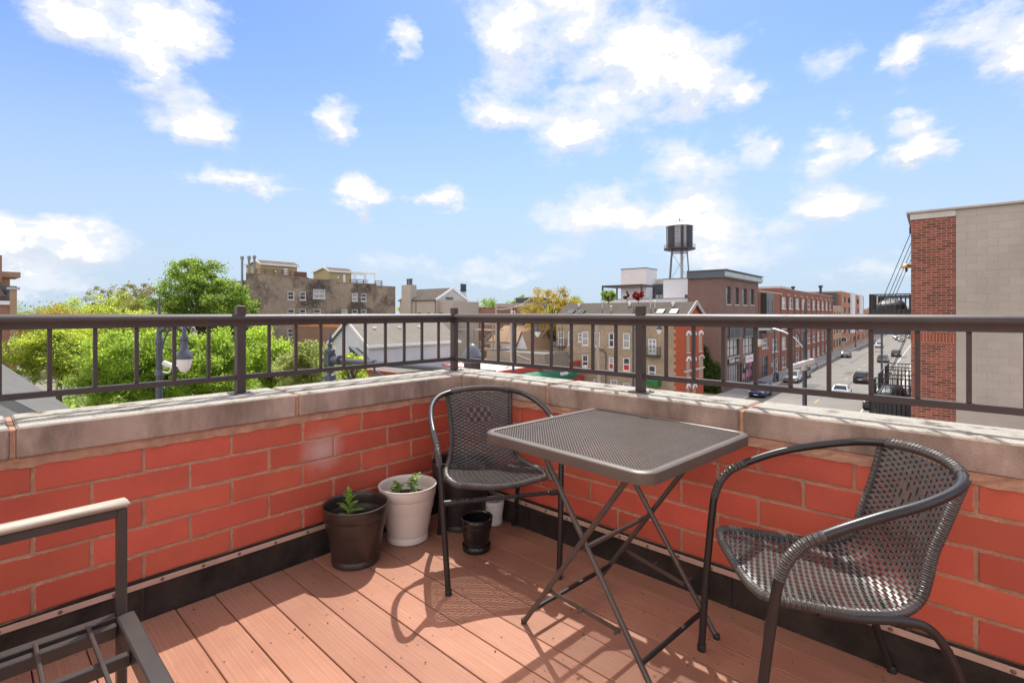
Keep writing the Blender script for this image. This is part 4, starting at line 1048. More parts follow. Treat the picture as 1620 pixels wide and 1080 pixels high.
# ================================================================ CITY: building with beige block wall on the right
M_RB = mat_bricks('red_multi_brick', (0.17, 0.058, 0.042), (0.37, 0.115, 0.075), (0.42, 0.36, 0.31), 0.203, 0.0677, 0.22, 0.6, bump=0.6)
M_BLK = pm('beige_block', (0.365, 0.325, 0.285), 0.93, 0.20, 0.55, 0.6, 45, 0.006, randv=0.05, world_space=True, stretch=(1, 1, 0.35))
SR, TR = 17.56, -0.49
rb = Bld('corner_building', 'tall building at right with red brick edge and beige block side wall', TR, SR)
rb.part('wall', MB().box((TR + .001, SR + .02, GZ), (14, SR + 30, 3.72)), M_RB)
rb.part('brick_pier', MB().box((TR, SR - .02, GZ), (0.425, SR + .0185, 3.69)), M_RB)
rb.part('soldier_course', MB().box((TR - .004, SR - .026, 0.35), (0.42, SR - .021, 0.62)), mat_bricks('soldier_brick', (0.27, 0.072, 0.040), (0.36, 0.11, 0.065), (0.40, 0.34, 0.29), 0.0677, 0.26, 0.15, 0.6))
rb.part('stone_band', MB().bbox((TR - .02, SR - .045, 3.695), (0.425, SR + .01, 3.86), .008), pm('grey_band_stone', (0.50, 0.47, 0.45), 0.85, 0.08, 2))
rb.part('stone_joint', MB().box((-0.04, SR - .047, 3.70), (-0.028, SR - .02, 3.855)), M_CONC)
cap_ = MB(); cap_.bbox((TR - .10, SR - .11, 3.862), (14, SR + .35, 3.93), .012); cap_.box((TR - .10, SR + .36, 3.862), (TR + .30, SR + 30, 3.93))
rb.part('coping', cap_, pm('roof_coping', (0.40, 0.38, 0.36), 0.7, 0.1, 1))
core = rb.part('block_wall', MB().box((0.43, SR - .012, GZ), (14, SR + .0195, 3.86)), pm('block_joint', (0.355, 0.317, 0.277), 0.95, 0.12, 2))
blk = MB().bbox((0, 0, 0), (0.397, 0.03, 0.198), 0.0022).mesh('block', M_BLK)
nb = 0; z = 3.86 - 0.2; row = 0
while z > -2.9:
    t = 0.43 - (0.2 if row % 2 else 0.0)
    while t < 3.2:
        a = max(t, 0.43); b_ = t + 0.397
        if b_ - a > 0.05:
            o = inst('block', blk, core, (a - TR + .0015, -0.0150 - rng.uniform(0, .0025), z - GZ), (0, 0, 0), ((b_ - a) / 0.397, 1, 1)); nb += 1
        t += 0.4
    z -= 0.2005; row += 1
# projecting black balconies on the street side, with tie rods
def balcony_r(s0, s1, zf, full, label):
    b = Bld('street_balcony', label, TR - .6, (s0 + s1) / 2, 'balcony', zf - .2, 'black steel balconies on the brick facade')
    t0 = TR - 0.98
    b.part('floor', MB().box((t0, s0, zf - .16), (TR - .003, s1, zf)), M_DARK)
    m1 = MB(); fence_rail(m1, [(TR - .03, s0 + .03, zf), (t0 + .03, s0 + .03, zf), (t0 + .03, s1 - .03, zf), (TR - .03, s1 - .03, zf)], 0.98, r=.011, step=.11)
    b.part('guard_rail', m1, M_DARK)
    if full:
        r_ = random.Random(4); m2 = MB()
        # covered furniture bulk under a black tarp
        rings = []
        for k, (zz, sc_) in enumerate(((0, 1), (.5, 1.02), (.68, .98), (.80, .7), (.84, .3))):
            ring = []
            for q in range(20):
                an = 6.283 * q / 20; x = math.copysign(abs(math.cos(an)) ** .35, math.cos(an)) * .36 * sc_; y = math.copysign(abs(math.sin(an)) ** .35, math.sin(an)) * (s1 - s0) * .40 * sc_
                ring.append(((t0 + TR) / 2 + x + r_.uniform(-.015, .015), (s0 + s1) / 2 + y + r_.uniform(-.02, .02), zf + zz + (r_.uniform(-.015, .015) if k else 0.01)))
            rings.append(ring)
        b.part('tarp_cover', MB().loft(rings), pm('black_tarp', (0.016, 0.017, 0.020), 0.45, 0.3, 4, 0.8, 9, 0.03), smooth=50)
        m3 = MB(); k = s0 + .05
        for q in range(9):
            tt = t0 + .06 + q * .1; m3.box((tt, s0 + .045, zf + .10), (tt + .085, s0 + .055, zf + .56))
        b.part('slat_screen', m3, M_DARK)
    for sq in ((s0 + .1, s1 - .1) if (zf > 0 or full) else ()): b.part('tie_rod', MB().tube([(TR, sq, zf + 2.75), (t0 + .05, sq, zf + .05)], 0.009, 6), M_DARK)
    b.part('anchor_plate', MB().box((TR - .05, s0 + .02, zf + 2.68), (TR + .0, s0 + .2, zf + 2.86)), M_DARK)
    return b
balcony_r(17.95, 19.75, -1.86, True, 'lower black steel balcony with a tarp-covered bulk by the brick corner')
balcony_r(21.0, 22.8, -1.86, False, 'second black balcony along, cluttered with plants and chairs')
balcony_r(24.0, 25.8, -1.86, False, 'third small black balcony farther along the brick facade')
balcony_r(17.95, 19.75, 0.72, True, 'upper black steel balcony hanging from rods near the roof')
balcony_r(21.0, 22.8, 0.72, False, 'farther upper black balcony behind the first hanging one')
gl = Bld('wall_light', 'brass dome wall light high on the brick corner edge', TR, 18.2, 'light', 2.45)
gl.part('dome', MB().lathe([(0.02, 0.12), (0.10, 0.09), (0.14, 0.02), (0.14, 0.0), (0.02, 0.0)], 14, (TR - .12, 18.2, 2.45)), pm('brass', (0.45, 0.27, 0.08), 0.35, 0.1, metal=0.7), smooth=True)
gl.part('bulb', MB().lathe([(0.0, -.12), (0.03, -.1), (0.03, 0.0)], 8, (TR - .12, 18.2, 2.448)), M_DARK, smooth=True)

# ================================================================ CITY: far side of the street, right to left
FT = -21.5
# ---- long red brick building with many windows (O)
M_OB = mat_bricks('brown_red_brick', (0.25, 0.100, 0.072), (0.31, 0.130, 0.095), (0.26, 0.17, 0.14), 0.205, 0.068, 0.28, 0.15)
S0, S1 = 101.9, 162.8; ZT = 5.7
ob_ = Bld('loft_building', 'long red brick loft building with rows of tall white windows', (FT - 8), S0)
hs_ = []; nb_ = 10; bay = (S1 - S0) / nb_
for r_, (zz1, zz0) in enumerate(((4.15, 1.95), (0.45, -1.8), (-3.3, -5.6), (-7.0, -9.0))):
    for k in range(nb_): hs_.append((S0 + bay * (k + .2), S0 + bay * (k + .8), zz0, zz1))
side_w = hS(S0, 1080, 420, 4.906, 680, 722, 242, 325)
ob_.body(FT - 16, FT, S0, S1, GZ, ZT, M_OB, [side_w], hs_, 0.25, pm('tar_roof', (0.16, 0.15, 0.14), 0.9, 0.2, 0.3), (M_STONE, 0.10))
for h in hs_: ob_.win('t', FT, h, M_WHITE, GLASS_W if rng.random() < .55 else GLASS, 0.11, 1, 1, 0.2, M_STONE)
ob_.win('s', S0, side_w, M_WHITE, GLASS, 0.12, 0, 1, 0.15, M_STONE)
for k in range(nb_ + 1):
    y = S0 + bay * k; ob_.part('pilaster', MB().box((FT + .001, max(S0, y - .45), GZ), (FT + .16, min(S1, y + .45), 4.5)), M_OB)
    ob_.part('pilaster_cap', MB().box((FT + .001, max(S0, y - .5), 4.503), (FT + .22, min(S1, y + .5), 4.72)), M_STONE)
for (px_, h_) in ((1262, 1.5), (1308, 1.7)): 
    q = at_d(px_, 455, 105); ob_.part('roof_vent', MB().lathe([(.25, 0), (.25, h_ * .7), (.42, h_ * .72), (.42, h_)], 10, (q[0] - 2, q[1] + 6, ZT - .2)), M_DARK)
ob_.part('roof_hatch', MB().box((FT - 9, S0 + 20, ZT - .26), (FT - 4, S0 + 30, ZT + 1.3)), M_STONE)
# ---- narrow building between (N2)
M_N2 = mat_bricks('plain_brown_brick', (0.25, 0.105, 0.075), (0.31, 0.14, 0.10), (0.24, 0.16, 0.13), 0.205, 0.068, 0.2, 0.2)
n2 = Bld('narrow_brick_house', 'narrow brick house with dark metal bay between the two big brick buildings', FT - 5, 94)
hs_ = [hT(FT, 1080, 420, 4.906, 615, 663, 565, 640), hT(FT, 1080, 420, 4.906, 613, 662, 705, 870), hT(FT, 1080, 420, 4.906, 695, 740, 570, 668), hT(FT, 1080, 420, 4.906, 700, 745, 720, 830)]
n2.body(FT - 12, FT, 87.3, 101.8, GZ, 4.6, M_N2, (), hs_, 0.25, MATS['tar_roof'], (M_STONE, .15))
for i, h in enumerate(hs_): n2.win('t', FT, h, M_WHITE if i != 1 else M_GREYM, None, 0.12, 2, 1 if i != 1 else 2, 0.2, M_STONE)
h = hT(FT, 1080, 420, 4.906, 605, 660, 218, 380)
n2.part('metal_bay', MB().box((FT + .001, h[0], -2.0), (FT + .9, h[1], h[3])), M_DARK)
n2.win('t', FT + .9, (h[0] + .9, h[1] - .9, 0.6, h[3] - .8), M_GREYM, GLASS, .1, 0, 1, -0.001)
# ---- brown brick building with metal cornice and storefronts (N)
M_NB = mat_bricks('mauve_brown_brick', (0.185, 0.112, 0.098), (0.24, 0.150, 0.132), (0.24, 0.19, 0.17), 0.205, 0.068, 0.18, 0.3)
SN0, SN1 = 69.0, 86.9
nb_ = Bld('storefront_building', 'four storey brown brick building with blue-grey metal cornice and ground-floor shops', FT - 7, SN0)
Zf = lambda *r: hT(FT, 1080, 420, 4.906, *r)
up = [Zf(338, 375, 163, 300), Zf(405, 438, 170, 302), Zf(465, 500, 178, 305), Zf(523, 555, 183, 305)]
mid = [Zf(348, 440, 400, 560), Zf(470, 556, 400, 545)]
low = [Zf(348, 440, 570, 705), Zf(470, 555, 558, 690)]
shop = [(Zf(350, 436, 772, 890)[0], Zf(350, 436, 772, 890)[1], GZ + .35, Zf(350, 436, 772, 890)[3]), (Zf(466, 548, 752, 900)[0], Zf(466, 548, 752, 900)[1], GZ + .3, Zf(466, 548, 752, 900)[3])]
dr = Zf(441, 463, 755, 900); dr = (dr[0], dr[1], GZ + .14, dr[3])
sidew = []
TN0 = on_s(1088, 470, SN0)[0]
nb_.body(TN0, FT, SN0, SN1, GZ, 5.85, M_NB, sidew, up + mid + low + shop + [dr], 0.3, MATS['tar_roof'])
m1 = MB(); m1.box((TN0, SN0 - .35, 5.853), (FT + .45, SN0 + .3, 6.8)); m1.box((FT - .3, SN0 + .302, 5.853), (FT + .45, SN1 + .2, 6.8))
cor = nb_.part('cornice', m1, pm('blue_grey_cornice', (0.085, 0.105, 0.135), 0.5, 0.1, 0.6))
m1 = MB(); m1.box((FT + .452, SN0 - .352, 6.0), (FT + .60, SN1 + .3, 6.62)); nb_.part('cornice_band', m1, pm('verdigris_band', (0.36, 0.42, 0.43), 0.6, 0.1, 0.8))
m1 = MB(); m1.box((TN0, SN0 - .5, 6.803), (FT + .75, SN0 + .3, 6.92)); m1.box((FT - .3, SN0 + .302, 6.803), (FT + .75, SN1 + .4, 6.92)); nb_.part('cornice_cap', m1, M_GREYM)
for h in up: nb_.win('t', FT, h, M_DARK, GLASS, 0.10, 0, 1, .25, M_STONE)
for h in mid + low:
    nb_.win('t', FT, h, M_DARK, GLASS_W if h in low else GLASS, 0.14, 2, 1, .28, M_STONE)
for h in mid:
    m1 = MB(); k = h[0]
    while k < h[1]: m1.box((FT + .28, k, h[2] + (h[3] - h[2]) * .02), (FT + .31, k + .10, h[2] + 2.0)); k += .26
    m1.box((FT + .26, h[0] - .1, h[2] - .05), (FT + .33, h[1] + .1, h[2] + .0)); m1.box((FT + .26, h[0] - .1, h[2] + 2.0), (FT + .33, h[1] + .1, h[2] + 2.08)); m1.box((FT, h[0] - .1, h[2] - .2), (FT + .33, h[1] + .1, h[2] - .052))
    nb_.part('juliet_balcony', m1, M_GREYM)
nb_.win('t', FT, shop[0], M_DARK, GLASS_W, .09, 4, 0, .2, None, None, None, 'shop_window')
sw_ = nb_.win('t', FT, shop[1], M_DARK, GLASS, .09, 4, 0, .2, None, None, None, 'shop_window')
h = shop[1]; cols = [(0.45, 0.07, 0.04), (0.05, 0.05, 0.22), (0.40, 0.10, 0.26), (0.48, 0.16, 0.08), (0.30, 0.42, 0.40), (0.5, 0.05, 0.05), (0.55, 0.5, 0.45)]
for k in range(16):
    a = h[0] + .3 + (h[1] - h[0] - .9) * (k % 8) / 7.5; z0 = h[2] + .5 + (k // 8) * 1.6 + rng.uniform(0, .3); c = cols[rng.randrange(len(cols))]
    nb_.part('window_poster', pbox(MB(), 't', FT, a, a + rng.uniform(.4, .75), z0, z0 + rng.uniform(.7, 1.4), .198, .205), pm('poster_%d' % cols.index(c), c, .6, .1, 2), sw_)
nb_.win('t', FT, dr, M_DARK, GLASS, .12, 0, 0, .2, None, None, None, 'door')
sg = Zf(350, 432, 715, 765)
sb_ = nb_.part('sign_board', pbox(MB(), 't', FT, sg[0] - .1, sg[1] + .2, sg[2] + .1, sg[3] - .1, -.16, -.003), pm('black_sign', (0.012, 0.012, 0.013), .5, .1))
r_ = random.Random(8)
def scribble(b, par, plane, c, a0, a1, z0, z1, n, mat, th=.06, i=-.175):      # lettering too small to read: strokes at its size and place
    for k in range(n):
        a = a0 + (a1 - a0) * k / n; w = (a1 - a0) / n
        m1 = MB(); pbox(m1, plane, c, a + w * .1, a + w * .1 + th, z0, z1 - (z1 - z0) * r_.choice((0, .25, .3)), i, i + .012)
        q = z0 + (z1 - z0) * r_.choice((.0, .4, .62)); pbox(m1, plane, c, a + w * .1 + th, a + w * .75, q, q + th, i, i + .012)
        if r_.random() < .6: pbox(m1, plane, c, a + w * .75 - th, a + w * .75, z0, z0 + (z1 - z0) * .62 , i + .001, i + .0125)
        b.part('letter', m1, mat, par)
zc = (sg[2] + sg[3]) / 2
scribble(nb_, sb_, 't', FT, sg[0] + .2, sg[0] + (sg[1] - sg[0]) * .55, zc - .15, zc + .55, 6, M_WHITE, .09); scribble(nb_, sb_, 't', FT, sg[0] + (sg[1] - sg[0]) * .68, sg[1] - .1, zc - .1, zc + .25, 7, M_WHITE, .05)
sg = Zf(485, 540, 698, 748); sb_ = nb_.part('sign_board', pbox(MB(), 't', FT, sg[0], sg[1], sg[2], sg[3], -.16, -.003), pm('white_sign', (0.70, 0.66, 0.66), .5, .05))
scribble(nb_, sb_, 't', FT, sg[0] + .35, sg[1] - .3, (sg[2] + sg[3]) / 2 - .1, (sg[2] + sg[3]) / 2 + .35, 9, pm('sign_lilac', (0.42, 0.36, 0.48), .6, .1), .06)
# ---- ivy on its flank
def leaf_cloud(P, size, mat, name, parent, smin=.6, flat=None):
    """many small leaf faces at the points P (n x 3)"""
    n = len(P); sz = size * nrg.uniform(smin, 1.25, (n, 1))
    d1 = nrg.normal(size=(n, 3)); d1 /= np.linalg.norm(d1, axis=1, keepdims=True)
    if flat is not None: d1[:, flat] *= 0.35
    d2 = np.cross(d1, nrg.normal(size=(n, 3))); d2 /= np.linalg.norm(d2, axis=1, keepdims=True) + 1e-9
    V = np.empty((n, 4, 3)); V[:, 0] = P - d1 * sz * .62; V[:, 1] = P + d2 * sz * .36 + d1 * sz * .05; V[:, 2] = P + d1 * sz * .62; V[:, 3] = P - d2 * sz * .36 + d1 * sz * .05
    me = bpy.data.meshes.new(name); me.vertices.add(n * 4); me.vertices.foreach_set('co', V.reshape(-1))
    me.loops.add(n * 4); me.loops.foreach_set('vertex_index', np.arange(n * 4, dtype=np.int32))
    me.polygons.add(n); me.polygons.foreach_set('loop_start', np.arange(0, n * 4, 4, dtype=np.int32))
    me.materials.append(mat); me.update(calc_edges=True); me.validate()
    o = bpy.data.objects.new(name, me); COL.objects.link(o)
    if parent: o.parent = parent
    return o
iv = Bld('ivy', 'green ivy climbing the flank of the brown brick building', FT - 2.5, SN0 - .1, 'ivy')
n_ = 5200; a = nrg.uniform(0, 1, n_); zz = nrg.uniform(0, 1, n_) ** 1.2
tl = FT - .15 - 6.6 * a; lim = 2.2 + 3.9 * np.exp(-((tl - (FT - 2.3)) / 1.25) ** 2) + 1.5 * np.exp(-((tl - (FT - 4.8)) / 1.6) ** 2) + 1.2 * np.exp(-((tl - (FT - .4)) / .7) ** 2) + nrg.uniform(-.7, .4, n_)
keep = zz * 6.4 < lim; P_ = np.stack([tl + 22.0 + 2.0, np.full(n_, 0) + nrg.uniform(-.25, .02, n_) + .05, zz * 6.4], 1)[keep]
P_[:, 0] = (tl[keep] - (FT - 2.5)); P_[:, 1] = .05 - np.abs(nrg.normal(0, .12, len(P_)))
o = leaf_cloud(P_, .34, leafmat('ivy_leaf', (0.055, 0.10, 0.022), .35, .8, .3), 'foliage', iv.o); 
iv.part('stem', MB().tube([(FT - 2.4, SN0 - .04, GZ), (FT - 2.2, SN0 - .04, GZ + 2), (FT - 2.5, SN0 - .04, GZ + 4.5)], [.08, .06, .02], 6), pm('bark', (0.10, 0.075, 0.055), .9, .3, 4, .5, 20, .02))
M_BARK = MATS['bark']
# ---- red fronted beige brick building (K)
M_KB = mat_bricks('tan_common_brick', (0.40, 0.315, 0.22), (0.48, 0.385, 0.28), (0.40, 0.34, 0.27), 0.205, 0.068, 0.25, 0.22, patch=((0.26, 0.19, 0.125), 0.35, 0.45))
M_KR = mat_bricks('orange_red_brick', (0.38, 0.085, 0.042), (0.45, 0.11, 0.058), (0.36, 0.12, 0.07), 0.205, 0.068, 0.15, 0.3)
SK0, SK1, TK0 = 55.7, 61.9, -38.8; ZE = 0.42
kb = Bld('tan_apartment_house', 'tan brick apartment house with orange-red front and grey shingle roof', FT - 8, SK0)
Zd = lambda *r: hS(SK0, 790, 420, 5.4, *r); Ze = lambda *r: hS(SK0, 960, 410, 4.694, *r)
w1 = [Zd(502, 544, 560, 678), Zd(588, 614, 560, 680), Zd(676, 696, 575, 652), Zd(708, 754, 564, 684), Zd(812, 850, 568, 690), Zd(936, 973, 573, 700), Ze(122, 165, 547, 662), Ze(310, 361, 590, 705)]
w2 = [Zd(500, 545, 747, 850), Zd(588, 612, 750, 860), Zd(708, 752, 760, 880), Zd(936, 970, 782, 890), Ze(122, 165, 730, 832), Ze(310, 357, 787, 890)]
w3 = [Zd(805, 858, 972, 1060), Zd(950, 1002, 972, 1070), Ze(122, 165, 918, 985)]
fr1 = [hT(FT, 960, 410, 4.694, *r) for r in ((590, 616, 555, 690), (637, 655, 555, 690), (681, 707, 552, 680), (590, 616, 745, 872), (637, 655, 745, 872), (590, 612, 945, 1040), (637, 660, 945, 1040))]
fdoor = hT(FT, 960, 410, 4.694, 682, 714, 730, 880)
w1 = [(h[0] - .1, h[1] + .1, h[2], h[3]) for h in w1]; w2 = [(h[0] - .1, h[1] + .1, h[2], h[3]) for h in w2]; w3 = [(h[0] - .1, h[1] + .1, h[2], h[3]) for h in w3]
kb.body(TK0, FT - .002, SK0, SK1, GZ, ZE, M_KB, w1 + w2 + w3, (), 0.2)
m1 = MB(); openings(m1, 't', FT + .02, SK0, SK1, GZ, ZE, fr1 + [fdoor], .2); m1.box((FT - .9, SK0 - .012, GZ), (FT + .02, SK0 - .001, ZE)); kb.part('front_wall', m1, M_KR, fix=False)
kb.part('front_gable', MB().prism([(SK0, ZE), (SK1, ZE), ((SK0 + SK1) / 2, 2.2)], FT - .3, FT + .02, axis=0), M_KR)
q_ = MB(); z = GZ
while z < ZE - .5:
    q_.box((FT - 1.15, SK0 - .013, z), (FT - .9, SK0 - .001, z + .4)); z += .8
kb.part('quoin', q_, M_KR)
for h in w1[:6] + w1[6:7]: kb.win('s', SK0, h, M_WHITE, GLASS_W if rng.random() < .7 else GLASS, .15, 0, 1, .14, M_STONE)
kb.win('s', SK0, w1[7], M_WHITE, GLASS_W, .16, 1, 2, .14, None, None, None, 'door')
for i, h in enumerate(w2 + w3):
    w = kb.win('s', SK0, h, M_WHITE, GLASS_W if rng.random() < .7 else GLASS, .15, 0, 1, .14, M_STONE)
    if i in (3, 4): kb.part('red_curtain', pbox(MB(), 's', SK0, h[0] + .12, h[1] - .12, h[2] + .1, h[2] + (h[3] - h[2]) * .48, .122, .128), pm('red_cloth', (0.5, 0.04, 0.04), .8, .15, 2), w)
for h in fr1: kb.win('t', FT + .02, h, M_WHITE, GLASS_W, .12, 0, 1, .14, M_STONE, None, M_WHITE)
kb.win('t', FT + .02, fdoor, M_WHITE, GLASS_W, .16, 1, 1, .14, None, None, M_STONE, 'door')
kb.part('belt_course', MB().box((FT + .021, SK0, GZ + 4.0), (FT + .16, SK1, GZ + 4.2)), M_STONE)
M_SH = mat_shingle('grey_brown_shingle', (0.078, 0.067, 0.058), (0.135, 0.118, 0.104))
rf = kb.part('roof', gable(MB(), TK0, FT, SK0, SK1, ZE + .02, 2.35, 't', .35, .14), M_SH)
kb.part('gable_trim', MB().beam((FT + .36, SK0 - .4, ZE + .0), (FT + .36, (SK0 + SK1) / 2, 2.42), .12, .45).beam((FT + .36, SK1 + .4, ZE + .0), (FT + .36, (SK0 + SK1) / 2, 2.42), .12, .45), pm('grey_trim', (0.36, 0.34, 0.32), .7, .08))
kb.part('gutter', MB().box((TK0, SK0 - .52, ZE - .32), (FT, SK0 - .38, ZE - .14)), M_WHITE)
def on_roof(x, y):      # point of the near roof slope on that sight line
    best = None
    for f in np.linspace(0, 1, 80):
        s = SK0 - .35 + (SK1 - SK0) / 2 * f + .35 * f; z = ZE - .17 + (2.35 + .17 - ZE) * f + .17
        t, zz = on_s(x, y, s)
        if best is None or abs(zz - z) < best[0]: best = (abs(zz - z), t, s, z)
    return best[1:]
slope = math.atan2(2.35 - ZE, (SK1 - SK0) / 2)
for (x, y) in ((903.5, 494), (919.5, 494), (1045, 493.5), (1066, 493.5)):
    t, s, z = on_roof(x, y); m1 = MB(); ca, sa = math.cos(slope), math.sin(slope)
    sk = kb.part('skylight', MB().beam((t - .45, s, z + .06), (t + .45, s, z + .06), .95, .16, up=(0, -sa, ca)), M_DARK, rf)
    kb.part('skylight_pane', MB().beam((t - .38, s - .01, z + .15), (t + .38, s - .01, z + .15), .82, .012, up=(0, -sa, ca)), pm('pink_skylight', (0.26, 0.20, 0.20), .3, .1) if x > 1000 else GLASS, sk)
for (x, y) in ((916, 484.5), (996, 483), (1065, 483)):
    t, s, z = on_roof(x, y); kb.part('roof_vent', MB().lathe([(.13, -.1), (.13, .2), (.24, .22), (.2, .34), (0, .38)], 10, (t, s, z)), M_WHITE, rf)
for (x, y, h_) in ((953, 488, .8), (1029, 487, .9), (1036, 487, .7), (967, 491, .4)):
    t, s, z = on_roof(x, y); kb.part('roof_pipe', MB().lathe([(.07, -.1), (.07, h_), (.12, h_), (.12, h_ + .15), (0, h_ + .2)], 8, (t, s, z)), pm('zinc', (0.45, 0.46, 0.48), .4, .1, metal=.4), rf)
# little balcony, awning and fire escape on the tan side
h = w1[7]; bz = Ze(288, 402, 660, 712)
m1 = MB(); m1.box((bz[0], SK0 - 1.0, bz[2] - .14), (bz[1], SK0 - .003, bz[2])); kb.part('balcony_floor', m1, M_DARK)
m1 = MB(); fence_rail(m1, [(bz[0] + .05, SK0 - .05, bz[2]), (bz[0] + .05, SK0 - .95, bz[2]), (bz[1] - .05, SK0 - .95, bz[2]), (bz[1] - .05, SK0 - .05, bz[2])], 1.0, step=.16); kb.part('balcony_rail', m1, M_DARK)
aw = Ze(286, 405, 880, 932); kb.part('green_awning', MB().prism([(SK0 - .003, aw[2]), (SK0 - 1.1, aw[2]), (SK0 - 1.1, aw[2] + .55), (SK0 - .7, aw[3]), (SK0 - .003, aw[3] + .2)], aw[0], aw[1], axis=0), pm('green_canvas', (0.02, 0.16, 0.045), .7, .2, 2))
fe = Zd(482, 572, 575, 690); m1 = MB()
for z in (fe[2], fe[2] - 3.1):
    m1.box((fe[0], SK0 - .9, z - .06), (fe[1], SK0 - .004, z)); fence_rail(m1, [(fe[0], SK0 - .05, z), (fe[0], SK0 - .88, z), (fe[1], SK0 - .88, z), (fe[1], SK0 - .05, z)], 1.0, step=.3, bars=True)
for x in (fe[1] - .3, fe[1] - .8): m1.beam((x, SK0 - .5, fe[2] - 3.2), (x, SK0 - .5, fe[3] + .8), .05)
z = fe[2] - 3.0
while z < fe[3] + .7: m1.beam((fe[1] - .8, SK0 - .5, z), (fe[1] - .3, SK0 - .5, z), .03); z += .33
kb.part('fire_escape', m1, M_DARK)
kb.part('conduit', MB().tube([(on_s(935, 560, SK0)[0], SK0 - .1, -3.4), (on_s(955, 556, SK0)[0], SK0 - .1, -3.4), (on_s(959, 562, SK0)[0], SK0 - .1, -3.9), (on_s(959, 600, SK0)[0], SK0 - .1, GZ)], .07, 6), M_GREYM)

# ---- white modern roof-deck building behind the tan house (L)
M_STUC = pm('white_stucco', (0.62, 0.63, 0.66), .8, .05, .6); M_CHAR = pm('charcoal_panel', (0.055, 0.06, 0.075), .6, .1, 1)
SL = 70.0
lb = Bld('white_modern_building', 'white stucco modern building with roof deck behind the shingle roof', FT - 22, SL)
Zh = lambda *r: hS(SL, 940, 410, 10.125, *r)
a = Zh(110, 1500, 640, 710); lb.part('parapet', MB().box((a[0], SL, GZ), (a[1], SL + .25, a[3])), M_STUC)
lb.part('parapet_cap', MB().box((a[0] - .05, SL - .05, a[3] + .002), (a[1], SL + .3, a[3] + .09)), M_GREYM)
fl_z = a[3] - 1.0; lb.part('deck_slab', MB().box((a[0], SL + .252, GZ), (a[1], SL + 16, fl_z)), M_STUC)
SB = SL + 5.5; b1 = hS(SB, 940, 410, 10.125, 428, 828, 155, 700); d2 = hS(SB, 940, 410, 10.125, 828, 980, 155, 700)
tb1 = b1[1]; lb.part('stair_tower', MB().box((b1[0], SB, fl_z - .3), (tb1, SB + 4.2, b1[3])), M_STUC)
lb.part('tower_cap', MB().box((b1[0] - .08, SB - .08, b1[3] + .002), (tb1 + .08, SB + 4.28, b1[3] + .12)), M_GREYM)
c2 = hS(SL + 8, 940, 410, 10.125, 880, 1112, 400, 700); dw = hS(SL + 8, 940, 410, 10.125, 970, 1104, 555, 640)
m1 = MB(); openings(m1, 's', SL + 8, c2[0], c2[1], fl_z, c2[3], [(dw[0], dw[1], fl_z + .05, dw[3])], .2); lb.part('dark_wall', m1, M_CHAR, fix=False)
lb.part('dark_wall_top', MB().box((c2[0], SL + 8.001, c2[3] - .3), (c2[1], SL + 13, c2[3] - .01)), M_CHAR)
lb.win('s', SL + 8, (dw[0], dw[1], fl_z + .05, dw[3]), M_DARK, GLASS_W, .09, 1, 0, .12, None, None, None, 'sliding_door')
c3 = hS(SL + 3, 940, 410, 10.125, 1106, 1510, 318, 700); sm_w = hS(SL + 3, 940, 410, 10.125, 1452, 1504, 566, 636)
m1 = MB(); openings(m1, 's', SL + 3, c3[0], c3[1], fl_z, c3[3], [sm_w], .2); m1.box((c3[0], SL + 3.25, fl_z), (c3[1], SL + 10, c3[3])); lb.part('white_block', m1, M_STUC, fix=False)
lb.win('s', SL + 3, sm_w, M_DARK, GLASS, .08, 0, 0, .12)
lb.part('block_cap', MB().box((c3[0] - .06, SL + 2.94, c3[3] + .002), (c3[1], SL + 10.05, c3[3] + .10)), M_GREYM)
k3 = hS(SL + 12, 940, 410, 10.125, 985, 1180, 305, 400); lb.part('tan_penthouse', MB().box((k3[0], SL + 13.1, fl_z), (k3[1] + 3, SL + 18, k3[3])), pm('tan_stucco', (0.44, 0.40, 0.32), .8, .06, .6))
lb.part('roof_unit', MB().box((c2[0] + .4, SL + 9, c2[3]), (c2[0] + 1.6, SL + 10, c2[3] + .9)), M_STONE)
# pergola on that roof deck
pg = Bld('pergola', 'black steel pergola with wooden ceiling on the white roof deck', a[0] + 4, SL + 2.5, 'pergola', fl_z)
p0 = hS(SL + .5, 940, 410, 10.125, 122, 142, 470, 655); p1 = hS(SL + .5, 940, 410, 10.125, 525, 548, 430, 655); pz = fl_z + 3.0
pt_ = [(p0[0], SL + .5), (p0[0] + 6.6, SL + .5), (p0[0] + 6.6, SB - .3), (p0[0], SB - .3)]
for (x, y) in pt_: pg.part('post', MB().box((x, y, fl_z), (x + .2, y + .2, pz)), M_DARK)
m1 = MB(); m1.box((pt_[0][0], SL + .5, pz), (pt_[1][0] + .2, SL + .72, pz + .28)); m1.box((pt_[0][0], SB - .3, pz), (pt_[1][0] + .2, SB - .1, pz + .28)); m1.box((pt_[0][0], SL + .72, pz), (pt_[0][0] + .2, SB - .3, pz + .28)); m1.box((pt_[1][0], SL + .72, pz), (pt_[1][0] + .2, SB - .3, pz + .28)); pg.part('beam', m1, M_DARK)
for k in range(12): y = SL + .85 + k * (SB - SL - 1.3) / 12; pg.part('ceiling_slat', MB().box((pt_[0][0] + .2, y, pz + .05), (pt_[1][0], y + .26, pz + .11)), mat_wood('cedar', (0.30, 0.14, 0.06), (0.45, 0.24, 0.12)) if k == 0 else bpy.data.materials['cedar'])

